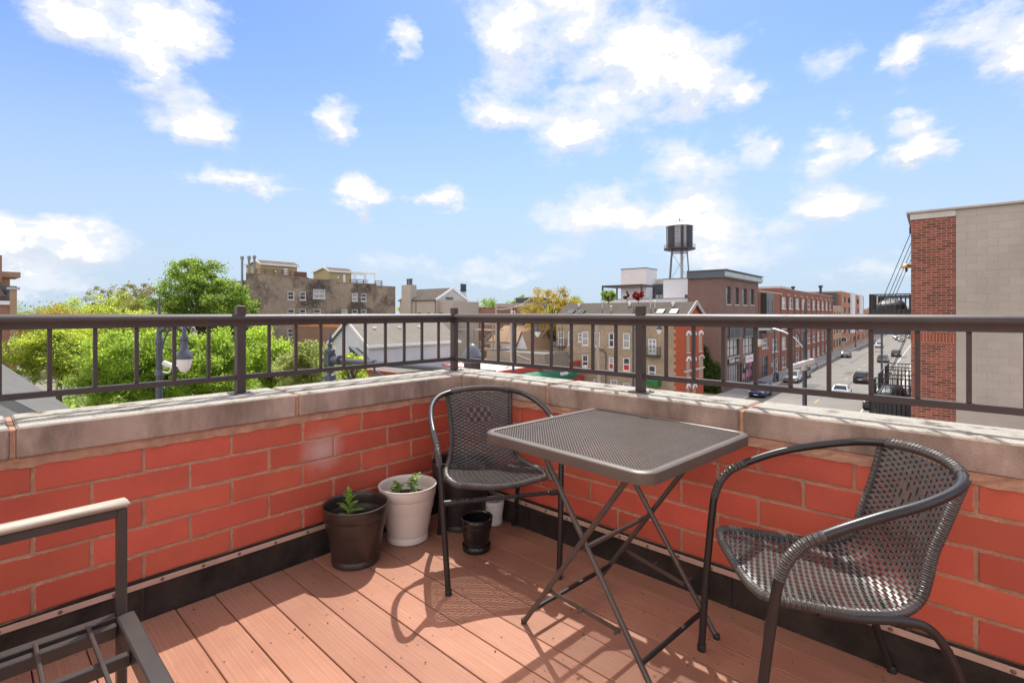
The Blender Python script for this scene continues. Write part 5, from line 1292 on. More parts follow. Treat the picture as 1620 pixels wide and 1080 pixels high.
# ---- water towers
M_TANK = mat_wood('tank_staves', (0.022, 0.026, 0.040), (0.050, 0.056, 0.075))
def water_tower(label, t, s, zbase, zt, rad, hgt, zleg, group='rooftop water towers', fine=True):
    w = cthing('water_tower', label, 'water tower', t, s, zleg, 0.35, group); H = zt - zleg
    ns = 28 if fine else 12
    if fine:
        for k in range(ns):
            an = 6.2832 * k / ns; r2 = rad
            st = MB().box((-.5 * 6.2832 * rad / ns * .97, -.05, 0), (.5 * 6.2832 * rad / ns * .97, .05, hgt)).mesh('stave', M_TANK if k % 3 else pm('tank_stave_pale', (0.30, 0.31, 0.33), .6, .3, 1.5)) if k < 3 else None
            if k < 3: STV.append(st)
            inst('stave', STV[(0, 1, 0, 2, 1, 1, 0)[k % 7]], w, (math.cos(an) * rad, math.sin(an) * rad, H), (0, 0, an + math.pi / 2))
        MB().lathe([(rad * .97, H + .02), (rad * .97, H + hgt - .02)], 28).build('tank_lining', M_DARK, w)
        for k in range(9): MB().lathe([(rad + .052, H + .2 + k * hgt / 9.2), (rad + .085, H + .2 + k * hgt / 9.2), (rad + .085, H + .27 + k * hgt / 9.2), (rad + .052, H + .27 + k * hgt / 9.2)], 28, cap=False).build('hoop', M_DARK, w)
    else: MB().lathe([(rad, H), (rad, H + hgt)], 16).build('tank', M_TANK, w)
    MB().lathe([(rad * 1.07, H + hgt), (rad * 1.07, H + hgt + .12), (rad * .5, H + hgt + rad * .30), (.12, H + hgt + rad * .46), (0, H + hgt + rad * .47)], 20).build('roof', pm('tank_roof', (0.40, 0.38, 0.34), .7, .15, .6) if fine else M_DARK, w)
    MB().tube([(0, 0, H + hgt + rad * .45), (0, 0, H + hgt + rad * .75)], .09, 6).build('finial', M_DARK, w)
    MB().lathe([(rad * .9, H - .5), (rad * 1.22, H - .28), (rad * 1.22, H - .004), (rad * .9, H - .004)], 20).build('platform', M_DARK, w)
    m1 = MB()
    for k in range(16):
        an = 6.2832 * k / 16; m1.beam((math.cos(an) * rad * 1.2, math.sin(an) * rad * 1.2, H - .28), (math.cos(an) * rad * 1.2, math.sin(an) * rad * 1.2, H + .8), .05)
    ring = [(math.cos(6.2832 * k / 16) * rad * 1.2, math.sin(6.2832 * k / 16) * rad * 1.2) for k in range(16)]
    for z in (.4, .8): m1.tube([(x, y, H + z) for x, y in ring], .03, 5, closed=True)
    m1.build('guard_rail', M_DARK, w)
    lp = []
    for k in range(4):
        an = .785 + 1.5708 * k; a_, b_ = Vector((math.cos(an) * rad * 1.12, math.sin(an) * rad * 1.12, 0)), Vector((math.cos(an) * rad * .82, math.sin(an) * rad * .82, H - .5)); lp.append((a_, b_)); MB().beam(a_, b_, .26, .26).build('leg', M_GREYM if fine else M_DARK, w)
    m1 = MB(); m2 = MB()
    for k in range(4):
        (a_, b_), (c_, d_) = lp[k], lp[(k + 1) % 4]
        for f in (.22, .96): m1.beam(a_.lerp(b_, f), c_.lerp(d_, f), .16, .22)
        for f0, f1 in ((.22, .95), (0, .22)):
            m2.tube([a_.lerp(b_, f0), c_.lerp(d_, f1)], .022, 4); m2.tube([c_.lerp(d_, f0), a_.lerp(b_, f1)], .022, 4)
    m1.build('strut', M_GREYM if fine else M_DARK, w); m2.build('tie_rod', M_GREYM, w)
    MB().tube([(0.5, -.3, 0), (0.5, -.3, H - .4)], .3 if fine else .2, 10).build('riser_pipe', pm('riser_grey', (0.36, 0.36, 0.36), .6, .1), w, smooth=True)
    return w
STV = []
q = at_d(1075, 396, 112); water_tower('large black wooden water tower with conical roof on steel legs', q[0], q[1], 0, q[2] + .4, 2.75, 4.75, q[2] - 8.6)
q = at_d(733, 460, 420); water_tower('small far-off dark water tower on the skyline', q[0], q[1], 0, q[2], 2.4, 5.5, q[2] - 7.5, fine=False)
wb = Bld('tower_base_building', 'low flat building carrying the big water tower', *at_d(1075, 430, 116)[:2])
q = at_d(1075, 430, 112); wb.part('wall', MB().box((q[0] - 6, q[1] - 4.5, GZ), (q[0] + 6, q[1] + 9, at_d(1075, 396, 112)[2] - 8.2)), M_NB)

# ---- blackened brick block with roof-top penthouses (C)
M_CB = mat_bricks('sooty_brick', (0.33, 0.265, 0.20), (0.42, 0.34, 0.255), (0.38, 0.33, 0.27), 0.205, 0.068, 0.3, 0.3, patch=((0.075, 0.066, 0.058), 0.22, 0.95))
TC = -81.8; SC0, SC1 = on_t(391, 440, TC)[0], on_t(625.5, 460, TC)[0]
cb = Bld('old_brick_block', 'soot-stained old brick block with stepped parapet and two roof-top penthouses', TC - 6, SC0)
Zb = lambda *r: hT(TC, 370, 390, 6.0, *r)
rw = [Zb(511, 575, 424, 505), Zb(625, 686, 426, 507), Zb(752, 868, 405, 493), Zb(1122, 1178, 441, 518), Zb(1207, 1261, 444, 520)]
rw2 = [Zb(511, 577, 592, 672), Zb(625, 686, 592, 672), Zb(757, 826, 592, 672), Zb(1022, 1080, 594, 672), Zb(1122, 1178, 596, 674), Zb(1207, 1261, 596, 674)]
rw3 = [(h[0], h[1], h[2] - 3.25, h[3] - 3.25) for h in rw2]
steps = [(120, 400, 262), (400, 505, 270), (505, 708, 293), (708, 888, 313), (888, 978, 317), (978, 1105, 346), (1105, 1355, 353), (1355, 1533, 380)]
zmin = 5.9
for i, (x0, x1, y) in enumerate(steps):
    pass
zt0 = min(on_t(370 + (x0 + x1) / 12, 390 + y / 6, TC)[1] for x0, x1, y in steps)
cb.body(TC - 14, TC, SC0, SC1, GZ, zt0 - .02, M_CB, (), rw + rw2 + rw3, .2, MATS['tar_roof'])
for x0, x1, y in steps:
    s0, s1 = max(SC0, on_t(370 + x0 / 6, 440, TC)[0]), min(SC1, on_t(370 + x1 / 6, 440, TC)[0]); zz = on_t(370 + (x0 + x1) / 12, 390 + y / 6, TC)[1]
    if zz > zt0 + .05: cb.part('parapet_step', MB().box((TC - .45, s0, zt0 - .018), (TC, s1 - .002, zz)), M_CB)
    cb.part('parapet_coping', MB().box((TC - .5, s0, max(zz, zt0) + .002), (TC + .06, s1 - .002, max(zz, zt0) + .12)), pm('tile_coping', (0.30, 0.20, 0.15), .8, .25, 1))
for i, h in enumerate(rw + rw2 + rw3): cb.win('t', TC, h, M_WHITE, None, .12, 1 if i == 2 else 0, 1, .14, M_STONE)
M_OLIVE = pm('olive_stucco', (0.36, 0.315, 0.17), .85, .06, .5)
def penthouse(x0, xc, x1, yt, ye, label_, tback):
    s0 = on_t(370 + xc / 6, 420, TC - tback)[0]; s1 = on_t(370 + x1 / 6, 420, TC - tback)[0]; ze = on_t(370 + xc / 6, 390 + ye / 6, TC - tback)[1]; zr = on_t(370 + xc / 6, 390 + yt / 6, TC - tback)[1]
    t1 = TC - tback; t0 = t1 - 5.6; zb = zt0 - .3
    ph = cb.part('penthouse', MB().box((t0, s0, zb), (t1, s1, ze)).prism([(t0, ze), (t1, ze), (t1 - 1.5, zr - .05)], s0, s1, axis=1), M_OLIVE)
    cb.part('penthouse_roof', gable(MB(), t0, t1, s0, s1, ze + .02, zr, 's', .28, .10, .73), M_SH if False else mat_shingle('brown_shingle', (0.11, 0.082, 0.065), (0.17, 0.13, 0.10)) if 'brown_shingle' not in bpy.data.materials else bpy.data.materials['brown_shingle'], ph)
    m1 = MB(); m1.box((t1 + .285, s0 - .3, ze - .22), (t1 + .33, s1 + .3, ze + .06)); m1.beam((t1 + .3, s0 - .3, ze - .05), (t1 - 1.5, s0 - .3, zr + .06), .06, .3); m1.beam((t0 - .3, s0 - .3, ze - .1), (t1 - 1.5, s0 - .3, zr + .06), .06, .3)
    cb.part('fascia', m1, M_WHITE, ph)
    cb.part('penthouse_door', MB().box((t1 + .001, s0 + (s1 - s0) * .62, ze - 2.6), (t1 + .05, s0 + (s1 - s0) * .72, ze - .55)), M_WHITE, ph)
    cb.part('wall_lamp', MB().box((t1 + .001, s0 + (s1 - s0) * .36, ze - 1.3), (t1 + .2, s0 + (s1 - s0) * .40, ze - .95)), M_WHITE, ph)
penthouse(205, 258, 600, 125, 160, '', 3.0); penthouse(797, 905, 1115, 195, 228, '', 3.0)
M_DKW = mat_wood('dark_deck_wood', (0.10, 0.045, 0.03), (0.17, 0.08, 0.05))
for (xa, xb, ya, yb_) in ((212, 570, 212, 262), (1105, 1275, 312, 350), (1340, 1415, 325, 372)):
    s0, s1 = on_t(370 + xa / 6, 430, TC - 1)[0], on_t(370 + xb / 6, 430, TC - 1)[0]; zz = on_t(370 + xa / 6, 390 + ya / 6, TC - 1)[1]; z0 = zt0 - .2
    m1 = MB(); k = s0
    while k < s1 + .1: m1.beam((TC - 1, k, z0), (TC - 1, k, zz), .12); k += 1.4
    for f in (0, .35, .7): m1.beam((TC - 1, s0, zz - f), (TC - 1, s1, zz - f), .06, .12)
    cb.part('deck_rail', m1, M_DKW)
s0, s1 = on_t(370 + 572 / 6, 430, TC - .9)[0], on_t(370 + 692 / 6, 430, TC - .9)[0]; cb.part('deck_screen', MB().box((TC - .95, s0, zt0 - .2), (TC - .88, s1, on_t(370 + 572 / 6, 390 + 236 / 6, TC - .9)[1])), M_DKW)
s0, s1 = on_t(370 + 1120 / 6, 430, TC - 2)[0], on_t(370 + 1340 / 6, 430, TC - 2)[0]; zz = on_t(370 + 1230 / 6, 390 + 258 / 6, TC - 2)[1]
m1 = MB()
for y in (s0 + .2, (s0 + s1) / 2, s1 - .2):
    for t in (TC - 2, TC - 5): m1.box((t, y, zt0 - .3), (t + .14, y + .14, zz))
for t in (TC - 2.1, TC - 5.1): m1.box((t, s0, zz + .001), (t + .1, s1, zz + .2))
k = s0
while k < s1: m1.box((TC - 5.4, k, zz + .201), (TC - 1.7, k + .08, zz + .34)); k += .5
cb.part('white_pergola', m1, M_WHITE)
for (x, y0, y1) in ((383, 405.5, 436), (394, 405, 432), (402.5, 404.5, 432)):
    s, z1 = on_t(x, y0, TC - 1.5); z0 = on_t(x, y1, TC - 1.5)[1]
    cb.part('flue_pipe', MB().lathe([(.17, z0 - 3), (.17, z1 - .5), (.26, z1 - .5), (.26, z1), (.1, z1 + .02)], 10, (TC - 1.5, s, 0)), pm('flue_steel', (0.20, 0.21, 0.23), .4, .1, metal=.5), smooth=40)
cb.part('flue_brace', MB().beam((TC - 1.5, on_t(386, 419, TC - 1.5)[0], on_t(386, 419, TC - 1.5)[1]), (TC - 1.5, on_t(402, 420, TC - 1.5)[0], on_t(402, 420, TC - 1.5)[1]), .06), M_GREYM)
cb.part('side_bay', MB().box((TC - 9, SC0 - 1.4, GZ), (TC - 1.0, SC0 - .003, 2.4)), mat_bricks('side_red_brick', (0.32, 0.11, 0.06), (0.38, 0.14, 0.08), (0.3, 0.18, 0.12), .205, .068, .2, .3))
# ---- low brick building with orange coping (D)
M_DB = mat_bricks('brown_wall_brick', (0.29, 0.16, 0.115), (0.36, 0.21, 0.155), (0.32, 0.24, 0.19), 0.205, 0.068, 0.25, 0.2)
q0, q1 = at_d(462, 515, 66), at_d(588, 521, 59); db = Bld('low_brick_building', 'low brown brick building edged with orange coping tiles', (q0[0] + q1[0]) / 2, q1[1])
SD = q1[1]; t0 = on_s(462, 515, SD)[0]; t1 = on_s(588, 521, SD)[0]; zt = on_s(525, 518, SD)[1]
db.body(t0, t1, SD, SD + 11, GZ, zt, M_DB, (), (), .2, MATS['tar_roof'], (pm('orange_tile', (0.52, 0.20, 0.09), .7, .15, 1), .28))
# ---- white sided house with gable (E)
M_SID = None
def mat_siding(name, col, pitch=0.14):
    m_, nt, b = new_mat(name); o = _n(nt, 'ShaderNodeTexCoord').outputs['Object']; sp = _n(nt, 'ShaderNodeSeparateXYZ'); lk(nt, o, sp.inputs[0])
    w = _n(nt, 'ShaderNodeMath', operation='MULTIPLY'); lk(nt, sp.outputs[2], w.inputs[0]); w.inputs[1].default_value = 1 / pitch; fr = _n(nt, 'ShaderNodeMath', operation='FRACT'); lk(nt, w.outputs[0], fr.inputs[0])
    n = noise_tex(nt, .7, 4, .6, o); c = ramp(nt, n.outputs['Fac'], [(.3, mul(col, .93)), (.7, mul(col, 1.04))]); lk(nt, c, b.inputs['Base Color']); b.inputs['Roughness'].default_value = .6
    add_bump(nt, b, fr.outputs[0], -.8, .02); return m_
M_SID = mat_siding('pale_siding', (0.60, 0.62, 0.68))
TE = at_d(583, 546, 55)[0]; sE0, zE = on_t(583, 546, TE); sE1 = on_t(722, 538, TE)[0]
eb = Bld('white_sided_house', 'long white sided house with pale shingle gable roof', TE - 4, sE0)
zr_ = zE + 2.6; eb.part('wall', MB().box((TE - 7.5, sE0, GZ), (TE, sE1, zE)).prism([(TE - 7.5, zE), (TE, zE), (TE - 3.75, zr_ - .1)], sE0, sE1, axis=1), M_SID)
M_SH2 = mat_shingle('tan_grey_shingle', (0.20, 0.178, 0.155), (0.27, 0.242, 0.21))
rf = eb.part('roof', gable(MB(), TE - 7.5, TE, sE0, sE1, zE + .03, zr_, 's', .35, .14), M_SH2)
m1 = MB(); m1.box((TE + .36, sE0 - .4, zE - .3), (TE + .52, sE1 + .4, zE - .02)); eb.part('gutter', m1, M_WHITE)
eb.part('bargeboard', MB().beam((TE + .4, sE0 - .38, zE - .15), (TE - 3.75, sE0 - .38, zr_ + .1), .07, .3).beam((TE - 7.9, sE0 - .38, zE - .15), (TE - 3.75, sE0 - .38, zr_ + .1), .07, .3), M_WHITE)
for f in (.18, .45, .68): eb.part('roof_vent', MB().lathe([(.15, 0), (.15, .2), (.25, .22), (.2, .34), (0, .36)], 10, (TE - 2.3, sE0 + (sE1 - sE0) * f, zE + 1.55)), M_WHITE, rf)
lt = Bld('lean_to_roof', 'dark green lean-to roof against the white gable end', TE - 3, sE0 - 1, 'roof', zE - 5)
q = [at_d(551, 547, 54), at_d(568, 562, 53), at_d(577, 580, 52.5), at_d(560, 580, 52.5)]
lt.part('roof_plane', MB().add([q[0], q[1], q[2], q[3]] + [(p[0], p[1] + 1.2, p[2] - .3) for p in q], [(0, 1, 2, 3), (7, 6, 5, 4), (0, 4, 5, 1), (1, 5, 6, 2), (2, 6, 7, 3), (3, 7, 4, 0)]), pm('dark_green_roof', (0.035, 0.055, 0.06), .7, .2, 1))
lb2 = Bld('small_brick_shed', 'small brick shed with red edged roof below the white house', *at_d(600, 590, 47)[:2], 'shed')
q = at_d(565, 585, 48); q2 = at_d(665, 575, 44); lb2.part('wall', MB().box((q[0] - 1, q[1], GZ), (q2[0] - 2, q[1] + 5, q[2])), M_DB); lb2.part('roof', MB().box((q[0] - 1.0, q[1] + .1, q[2] + .002), (q2[0] - 2.1, q[1] + 5.0, q[2] + .1)), pm('shed_felt', (0.15, 0.13, 0.115), .9, .2, .6)); lb2.part('roof_edge', MB().box((q[0] - 1.1, q[1] - .1, q[2] + .002), (q2[0] - 1.9, q[1] + .098, q[2] + .2)), pm('red_edge', (0.30, 0.06, 0.05), .6, .1))
# ---- beige stucco house with grey gable (F)
M_BST = pm('beige_stucco', (0.415, 0.37, 0.32), .85, .06, .4)
SF = at_d(691, 500, 80)[1]; TF = at_d(691, 500, 80)[0]
Zc = lambda *r: hS(SF, 620, 430, 6.0, *r); ztF = on_s(691, 430 + 265 / 6, SF)[1]; t0F = on_s(620 + 75 / 6, 480, SF)[0]
fb = Bld('beige_stucco_house', 'beige stucco house with chimney and grey gabled attic', TF - 5, SF)
sF1 = on_t(620 + 712 / 6, 470, TF)[0]; sw3 = [Zc(245, 275, 388, 402), Zc(335, 362, 388, 402), Zc(445, 480, 388, 402), Zc(245, 275, 546, 562), Zc(335, 362, 550, 562)]
fb.body(t0F, TF, SF, sF1, GZ, ztF, M_BST, sw3, (), .2)
for h in sw3: fb.win('s', SF, (h[0], h[1], h[2], h[3]), M_DARK, GLASS, .05, 0, 0, .12)
for x in (165, 228, 412): h = Zc(x - 1, x + 1, 270, 560); fb.part('downpipe', pbox(MB(), 's', SF, h[0], h[0] + .12, GZ, ztF - .1, -.12, -.003), pm('brown_pipe', (0.22, 0.17, 0.14), .6, .1))
zrF = on_t(620 + 572 / 6, 430 + 160 / 6, TF)[1]; offF = (on_t(620 + 572 / 6, 460, TF)[0] - SF) / (sF1 - SF)
rf = fb.part('roof', gable(MB(), t0F, TF - .1, SF, sF1, ztF + .03, zrF, 't', .25, .14, offF), M_SH)
gw = hT(TF, 620, 430, 6.0, 512, 582, 240, 300); sm_ = SF + (sF1 - SF) * offF
fb.part('gable_wall', MB().prism([(SF, ztF + .001), (sF1, ztF + .001), (sm_, zrF - .08)], TF - .35, TF - .02, axis=0), mat_siding('grey_siding', (0.42, 0.43, 0.42)))
fb.part('gable_window', MB().box((TF - .018, gw[0], ztF + .1), (TF + .03, gw[1], gw[3])), GLASS)
fb.part('bargeboard', MB().beam((TF + .12, SF - .3, ztF + .0), (TF + .12, sm_, zrF + .1), .08, .32).beam((TF + .12, sF1 + .3, ztF + .0), (TF + .12, sm_, zrF + .1), .08, .32), M_WHITE)
ch = Zc(107, 193, 125, 300); fb.part('chimney', pbox(MB(), 's', SF, ch[0], ch[1], GZ, ch[3], -.35, .9), M_BST)
for x in (132, 152, 168): h = Zc(x, x + 8, 108, 126); fb.part('chimney_pot', MB().lathe([(.16, ch[3]), (.16, ch[3] + .9), (.22, ch[3] + .92), (.22, ch[3] + 1.05)], 8, ((h[0] + h[1]) / 2, SF + .3, 0)), M_GREYM)
h = Zc(305, 365, 210, 245); fb.part('skylight', MB().beam((h[0], SF + 1.6, (h[2] + h[3]) / 2 + .25), (h[1], SF + 1.6, (h[2] + h[3]) / 2 + .25), 1.3, .14, up=(0, -.5, .86)), M_WHITE, rf)
TX = TF + 3.0; x0 = on_t(620 + 575 / 6, 480, TX)[0]; x1 = on_t(620 + 823 / 6, 480, TX)[0]; zx = on_t(735, 430 + 290 / 6, TX)[1]
fb.part('flat_annex', MB().box((TF + .003, x0, GZ), (TX, x1, zx)), M_BST); fb.part('annex_coping', MB().box((TF + .003, x0 - .05, zx + .002), (TX + .05, x1 + .05, zx + .14)), M_STONE)
m1 = MB(); bz = on_t(712, 430 + 540 / 6, TX)[1]
m1.box((TX + .003, x0, bz - .15), (TX + 1.4, x1 - 4, bz)); fb.part('porch_floor', m1, M_STONE)
m1 = MB(); fence_rail(m1, [(TX + .05, x0 + .05, bz), (TX + 1.35, x0 + .05, bz), (TX + 1.35, x1 - 4.05, bz)], 1.0, step=.18); fb.part('porch_rail', m1, M_GREYM)

# ---- back-yard clutter between: wooden porch, flat roofs, tan roofed house
M_PW = mat_wood('grey_porch_wood', (0.26, 0.21, 0.16), (0.40, 0.34, 0.28))
q = at_d(765, 520, 72); po = Bld('wooden_back_porch', 'grey wooden back porch stairs between the beige house and garages', q[0], q[1], 'porch')
for i, zf in enumerate((-1.2, -4.0, -6.8)):
    po.part('porch_floor', MB().box((q[0] - 2.2, q[1], zf - .15), (q[0] + 1.8, q[1] + 2.2, zf)), M_PW)
    m1 = MB(); fence_rail(m1, [(q[0] - 2.1, q[1] + .1, zf), (q[0] + 1.7, q[1] + .1, zf)], 1.0, r=.03, step=.35); po.part('porch_rail', m1, M_PW)
    m1 = MB().beam((q[0] + 1.6, q[1] + .9, zf), (q[0] - 1.8, q[1] + .9, zf - 2.8), .9, .12); po.part('stair', m1, M_PW)
for x in (-2.1, -.2, 1.7): po.part('post', MB().box((q[0] + x, q[1], GZ), (q[0] + x + .16, q[1] + .16, .4)), M_PW)
def flat_box(name, label, x0, x1, yt, D, mat, depth=8, extra=None):
    a, b_ = at_d(x0, yt, D), at_d(x1, yt, D); s = (a[1] + b_[1]) / 2; t0, t1 = on_s(x0, yt, s)[0], on_s(x1, yt, s)[0]; z = on_s((x0 + x1) / 2, yt, s)[1]
    b = Bld(name, label, (t0 + t1) / 2, s); hs2 = []
    for f in (.2, .5, .78):
        for zz in (z - 2.6, z - 5.8): hs2.append((t0 + (t1 - t0) * f, t0 + (t1 - t0) * f + 1.0, zz, zz + 1.5))
    b.body(t0, t1, s, s + depth, GZ, z, mat, hs2 if extra != 'blank' else (), (), .2, MATS['tar_roof'], (M_STONE if extra != 'red' else MATS['red_edge'], .15))
    if extra != 'blank':
        for h in hs2: b.win('s', s, h, M_WHITE, None, .08, 0, 1, .12, M_STONE)
    return b
flat_box('flat_roofed_house', 'grey flat roofed house behind the utility pole', 786, 820, 481, 98, pm('grey_render', (0.36, 0.335, 0.30), .85, .07, .4), 9)
flat_box('flat_roofed_house', 'brick flat house with dark red roof edge beside the beige annex', 756, 783, 487.5, 84, M_DB, 7, 'red')
flat_box('flat_roofed_house', 'long grey-beige flat roofed building left of the orange tree', 820, 880, 490, 118, M_BST, 12)
flat_box('dark_roof_box', 'black box-shaped roof addition left of the orange tree', 816, 843, 471, 108, M_CHAR, 7, 'blank')
flat_box('brick_rear_building', 'plain brown brick rear building behind the tan roofed house', 800, 852, 500, 90, M_N2, 8)
flat_box('beige_low_building', 'low beige building far left of the beige stucco house', 626, 641, 502, 100, pm('ochre_wall', (0.45, 0.28, 0.12), .85, .1, .4), 6, 'blank')
# tan roofed house
q = at_d(812, 545, 72); hz = Bld('tan_roof_house', 'white house with tan shingle roof and gable dormer', q[0], q[1]); zE2 = at_d(800, 541, 72)[2]
t0, t1 = on_s(776, 545, q[1])[0], on_s(846, 545, q[1])[0]
hz.part('wall', MB().box((t0, q[1], GZ), (t1, q[1] + 7, zE2)), M_STUC); hz.part('roof', gable(MB(), t0, t1, q[1], q[1] + 7, zE2 + .02, zE2 + 2.1, 't', .3, .14), mat_shingle('tan_shingle', (0.27, 0.185, 0.12), (0.36, 0.255, 0.17)))
g0 = on_s(832, 545, q[1])[0]; hz.part('front_gable', MB().prism([(g0, zE2 - 1.3), (t1 + 1.2, zE2 - 1.3), ((g0 + t1 + 1.2) / 2, zE2 + 1.5)], q[1] - 2.5, q[1] + 2.5, axis=1), M_STUC)
hz.part('gable_roof', gable(MB(), g0, t1 + 1.2, q[1] - 2.5, q[1] + 2.5, zE2 - 1.3, zE2 + 1.6, 's', .25, .12), bpy.data.materials['tan_shingle'])
w_h = (on_s(786, 540, q[1])[0], on_s(792, 540, q[1])[0], zE2 - 1.9, zE2 - .5); hz.part('window', pbox(MB(), 's', q[1], w_h[0], w_h[1], w_h[2], w_h[3], -.05, -.003), GLASS)
q = at_d(800, 570, 62); gs = Bld('grey_brick_garage', 'low grey brick garage behind the flat white roof', q[0], q[1], 'garage'); t0, t1 = on_s(770, 560, q[1])[0], on_s(862, 560, q[1])[0]; z_ = on_s(800, 556, q[1])[1]
gd = (on_s(838, 560, q[1])[0], on_s(843, 560, q[1])[0], z_ - 3.0, z_ - 1.0)
gs.body(t0, t1, q[1], q[1] + 5, GZ, z_, mat_bricks('grey_yard_brick', (0.26, 0.22, 0.18), (0.34, 0.29, 0.24), (0.3, 0.27, 0.24), .205, .068, .25, .3), [gd], (), .2, MATS['tar_roof'])
gs.win('s', q[1], gd, M_WHITE, GLASS, .08, 0, 1, .12, M_STONE)

# ---- drive-in shop with red fascia, flat white roof and green awning (J)
ZJ = -4.9; JP = [on_z(*p, ZJ) for p in ((699, 576), (782, 588), (933, 567.5), (852, 556))]
jb = Bld('drive_in_shop', 'flat white roofed shop with red fascia and curved green awning', JP[1][0], JP[1][1], 'shop')
def inset(P, d):
    c = (sum(p[0] for p in P) / len(P), sum(p[1] for p in P) / len(P)); return [(p[0] + (c[0] - p[0]) * d, p[1] + (c[1] - p[1]) * d) for p in P]
jb.part('roof', MB().prism(inset(JP, .03), ZJ - .3, ZJ - .06), pm('white_membrane', (0.50, 0.465, 0.41), .8, .12, .5))
M_RED = pm('red_fascia', (0.50, 0.065, 0.055), .45, .08, .6)
ins = inset(JP, .035)
for i in range(4):
    a, b_ = JP[i], JP[(i + 1) % 4]; c_, d_ = ins[(i + 1) % 4], ins[i]
    jb.part('fascia', MB().prism([a, b_, c_, d_], ZJ - .55, ZJ), M_RED)
jb.part('wall', MB().prism(inset(JP, .06), GZ, ZJ - .3), pm('shop_wall', (0.50, 0.47, 0.42), .8, .08, .5))
A_, B_ = Vector((*JP[1], 0)), Vector((*JP[2], 0)); dr_ = (B_ - A_).normalized(); nn = Vector((dr_.y, -dr_.x, 0))
if nn.dot(Vector((-A_.x, -A_.y, 0))) < 0: nn = -nn
L_ = (B_ - A_).length; rings = []
m1 = MB(); n_ = 10
for k in range(15):
    f = .03 + .70 * k / 14; ring = []
    for j in range(n_ + 1):
        an = math.pi / 2 * j / n_; p = A_ + dr_ * (L_ * f) + nn * (0.02 + 1.3 * math.sin(an)); ring.append((p.x, p.y, ZJ - .58 - 1.25 * (1 - math.cos(an))))
    rings.append(ring)
vs_ = [p for r2 in rings for p in r2]; fs = []; fsk = []
for i in range(14):
    for j in range(n_): a = i * (n_ + 1) + j; fs.append((a, a + 1, a + n_ + 2, a + n_ + 1))
m1.add(vs_, fs)
for e in (0, 14):
    bp = A_ + dr_ * (L_ * (.03 + .70 * e / 14)); m1.add([(bp.x, bp.y, ZJ - 1.83)] + rings[e], [tuple([0] + list(range(1, n_ + 2)))])
m_g, nt, b = new_mat('green_awning_vinyl'); o_ = _n(nt, 'ShaderNodeTexCoord').outputs['Object']; wv = _n(nt, 'ShaderNodeTexWave', wave_type='RINGS'); wv.inputs['Scale'].default_value = .16; wv.inputs['Distortion'].default_value = 1.5; lk(nt, o_, wv.inputs[0])
lk(nt, ramp(nt, noise_tex(nt, .22, 2, .5, o_).outputs['Fac'], [(.3, (0.008, 0.13, 0.085)), (.6, (0.012, 0.17, 0.10)), (.8, (0.04, 0.24, 0.09))]), b.inputs['Base Color']); b.inputs['Roughness'].default_value = .4
aw_ = jb.part('green_awning', m1, m_g, fix=False, smooth=60)
p = A_ + dr_ * (L_ * .55) + nn * 1.15
for k in range(5):
    pk = p + dr_ * (k * .32); jb.part('letter', MB().beam((pk.x, pk.y, ZJ - 1.25), (pk.x + dr_.x * .22, pk.y + dr_.y * .22, ZJ - 1.05), .12, .35), M_WHITE, aw_)
a, b_ = A_ + dr_ * L_ * .05 + nn * .6, B_ + nn * .6
jb.part('sign_band', MB().prism([(a.x, a.y), (b_.x, b_.y), (b_.x - nn.x * .55, b_.y - nn.y * .55), (a.x - nn.x * .55, a.y - nn.y * .55)], ZJ - 2.85, ZJ - 1.9), M_RED)
q = at_d(926, 576, 55); jb.part('roof_unit', MB().box((q[0] - .25, q[1] - .2, ZJ - .06), (q[0] + .25, q[1] + .2, ZJ + .35)), M_STONE)
c0 = inset(JP, .5)
jb.part('raised_parapet', MB().prism([JP[3], (JP[3][0] * .4 + JP[2][0] * .6, JP[3][1] * .4 + JP[2][1] * .6), (JP[3][0] * .4 + JP[2][0] * .6 + .1, JP[3][1] * .4 + JP[2][1] * .6 - .5), (JP[3][0] + .1, JP[3][1] - .5)], ZJ + .002, ZJ + .7), MATS['white_membrane'])

# ---- far-left mansion and near grey roof
M_AB = mat_bricks('rose_brick', (0.36, 0.185, 0.135), (0.42, 0.23, 0.17), (0.36, 0.25, 0.2), .205, .068, .2, .3); M_ASTONE = pm('brownstone', (0.40, 0.25, 0.17), .85, .1, 1)
TA = at_d(15, 500, 40)[0]; ab = Bld('mansard_house', 'rose brick house with dark mansard roof and stone corner pier at far left', TA - 4, on_t(20, 500, TA)[0])
s1 = on_t(25, 500, TA)[0]; s0 = s1 - 9; zc_ = on_t(10, 476, TA)[1]; s_p = on_t(15, 500, TA)[0]
hw = [(s_p - 2.3, s_p - 1.0, on_t(5, 558, TA)[1], on_t(5, 528, TA)[1]), (s_p - 2.3, s_p - 1.0, on_t(5, 600, TA)[1], on_t(5, 575, TA)[1])]
ab.body(TA - 10, TA, s0, s1, GZ, zc_, M_AB, (), hw, .25)
for h in hw: ab.win('t', TA, h, M_WHITE, GLASS, .1, 0, 1, .18, M_STONE, M_STONE)
ab.part('corner_pier', MB().box((TA + .002, s_p, GZ), (TA + .35, s1 + .02, zc_ + .9)), M_ASTONE)
ab.part('pier_cap', MB().box((TA - .2, s_p - .15, zc_ + .903), (TA + .5, s1 + .2, zc_ + 1.1)), pm('grey_cap', (0.42, 0.44, 0.45), .6, .1))
for zz in (on_t(15, 535, TA)[1], on_t(15, 562, TA)[1]): ab.part('stone_course', MB().box((TA + .352, s_p - .02, zz - .25), (TA + .40, s1 + .05, zz + .12)), M_STONE)
ab.part('white_cornice', MB().box((TA + .002, s0, zc_ - .3), (TA + .3, s_p - .003, zc_)), M_WHITE)
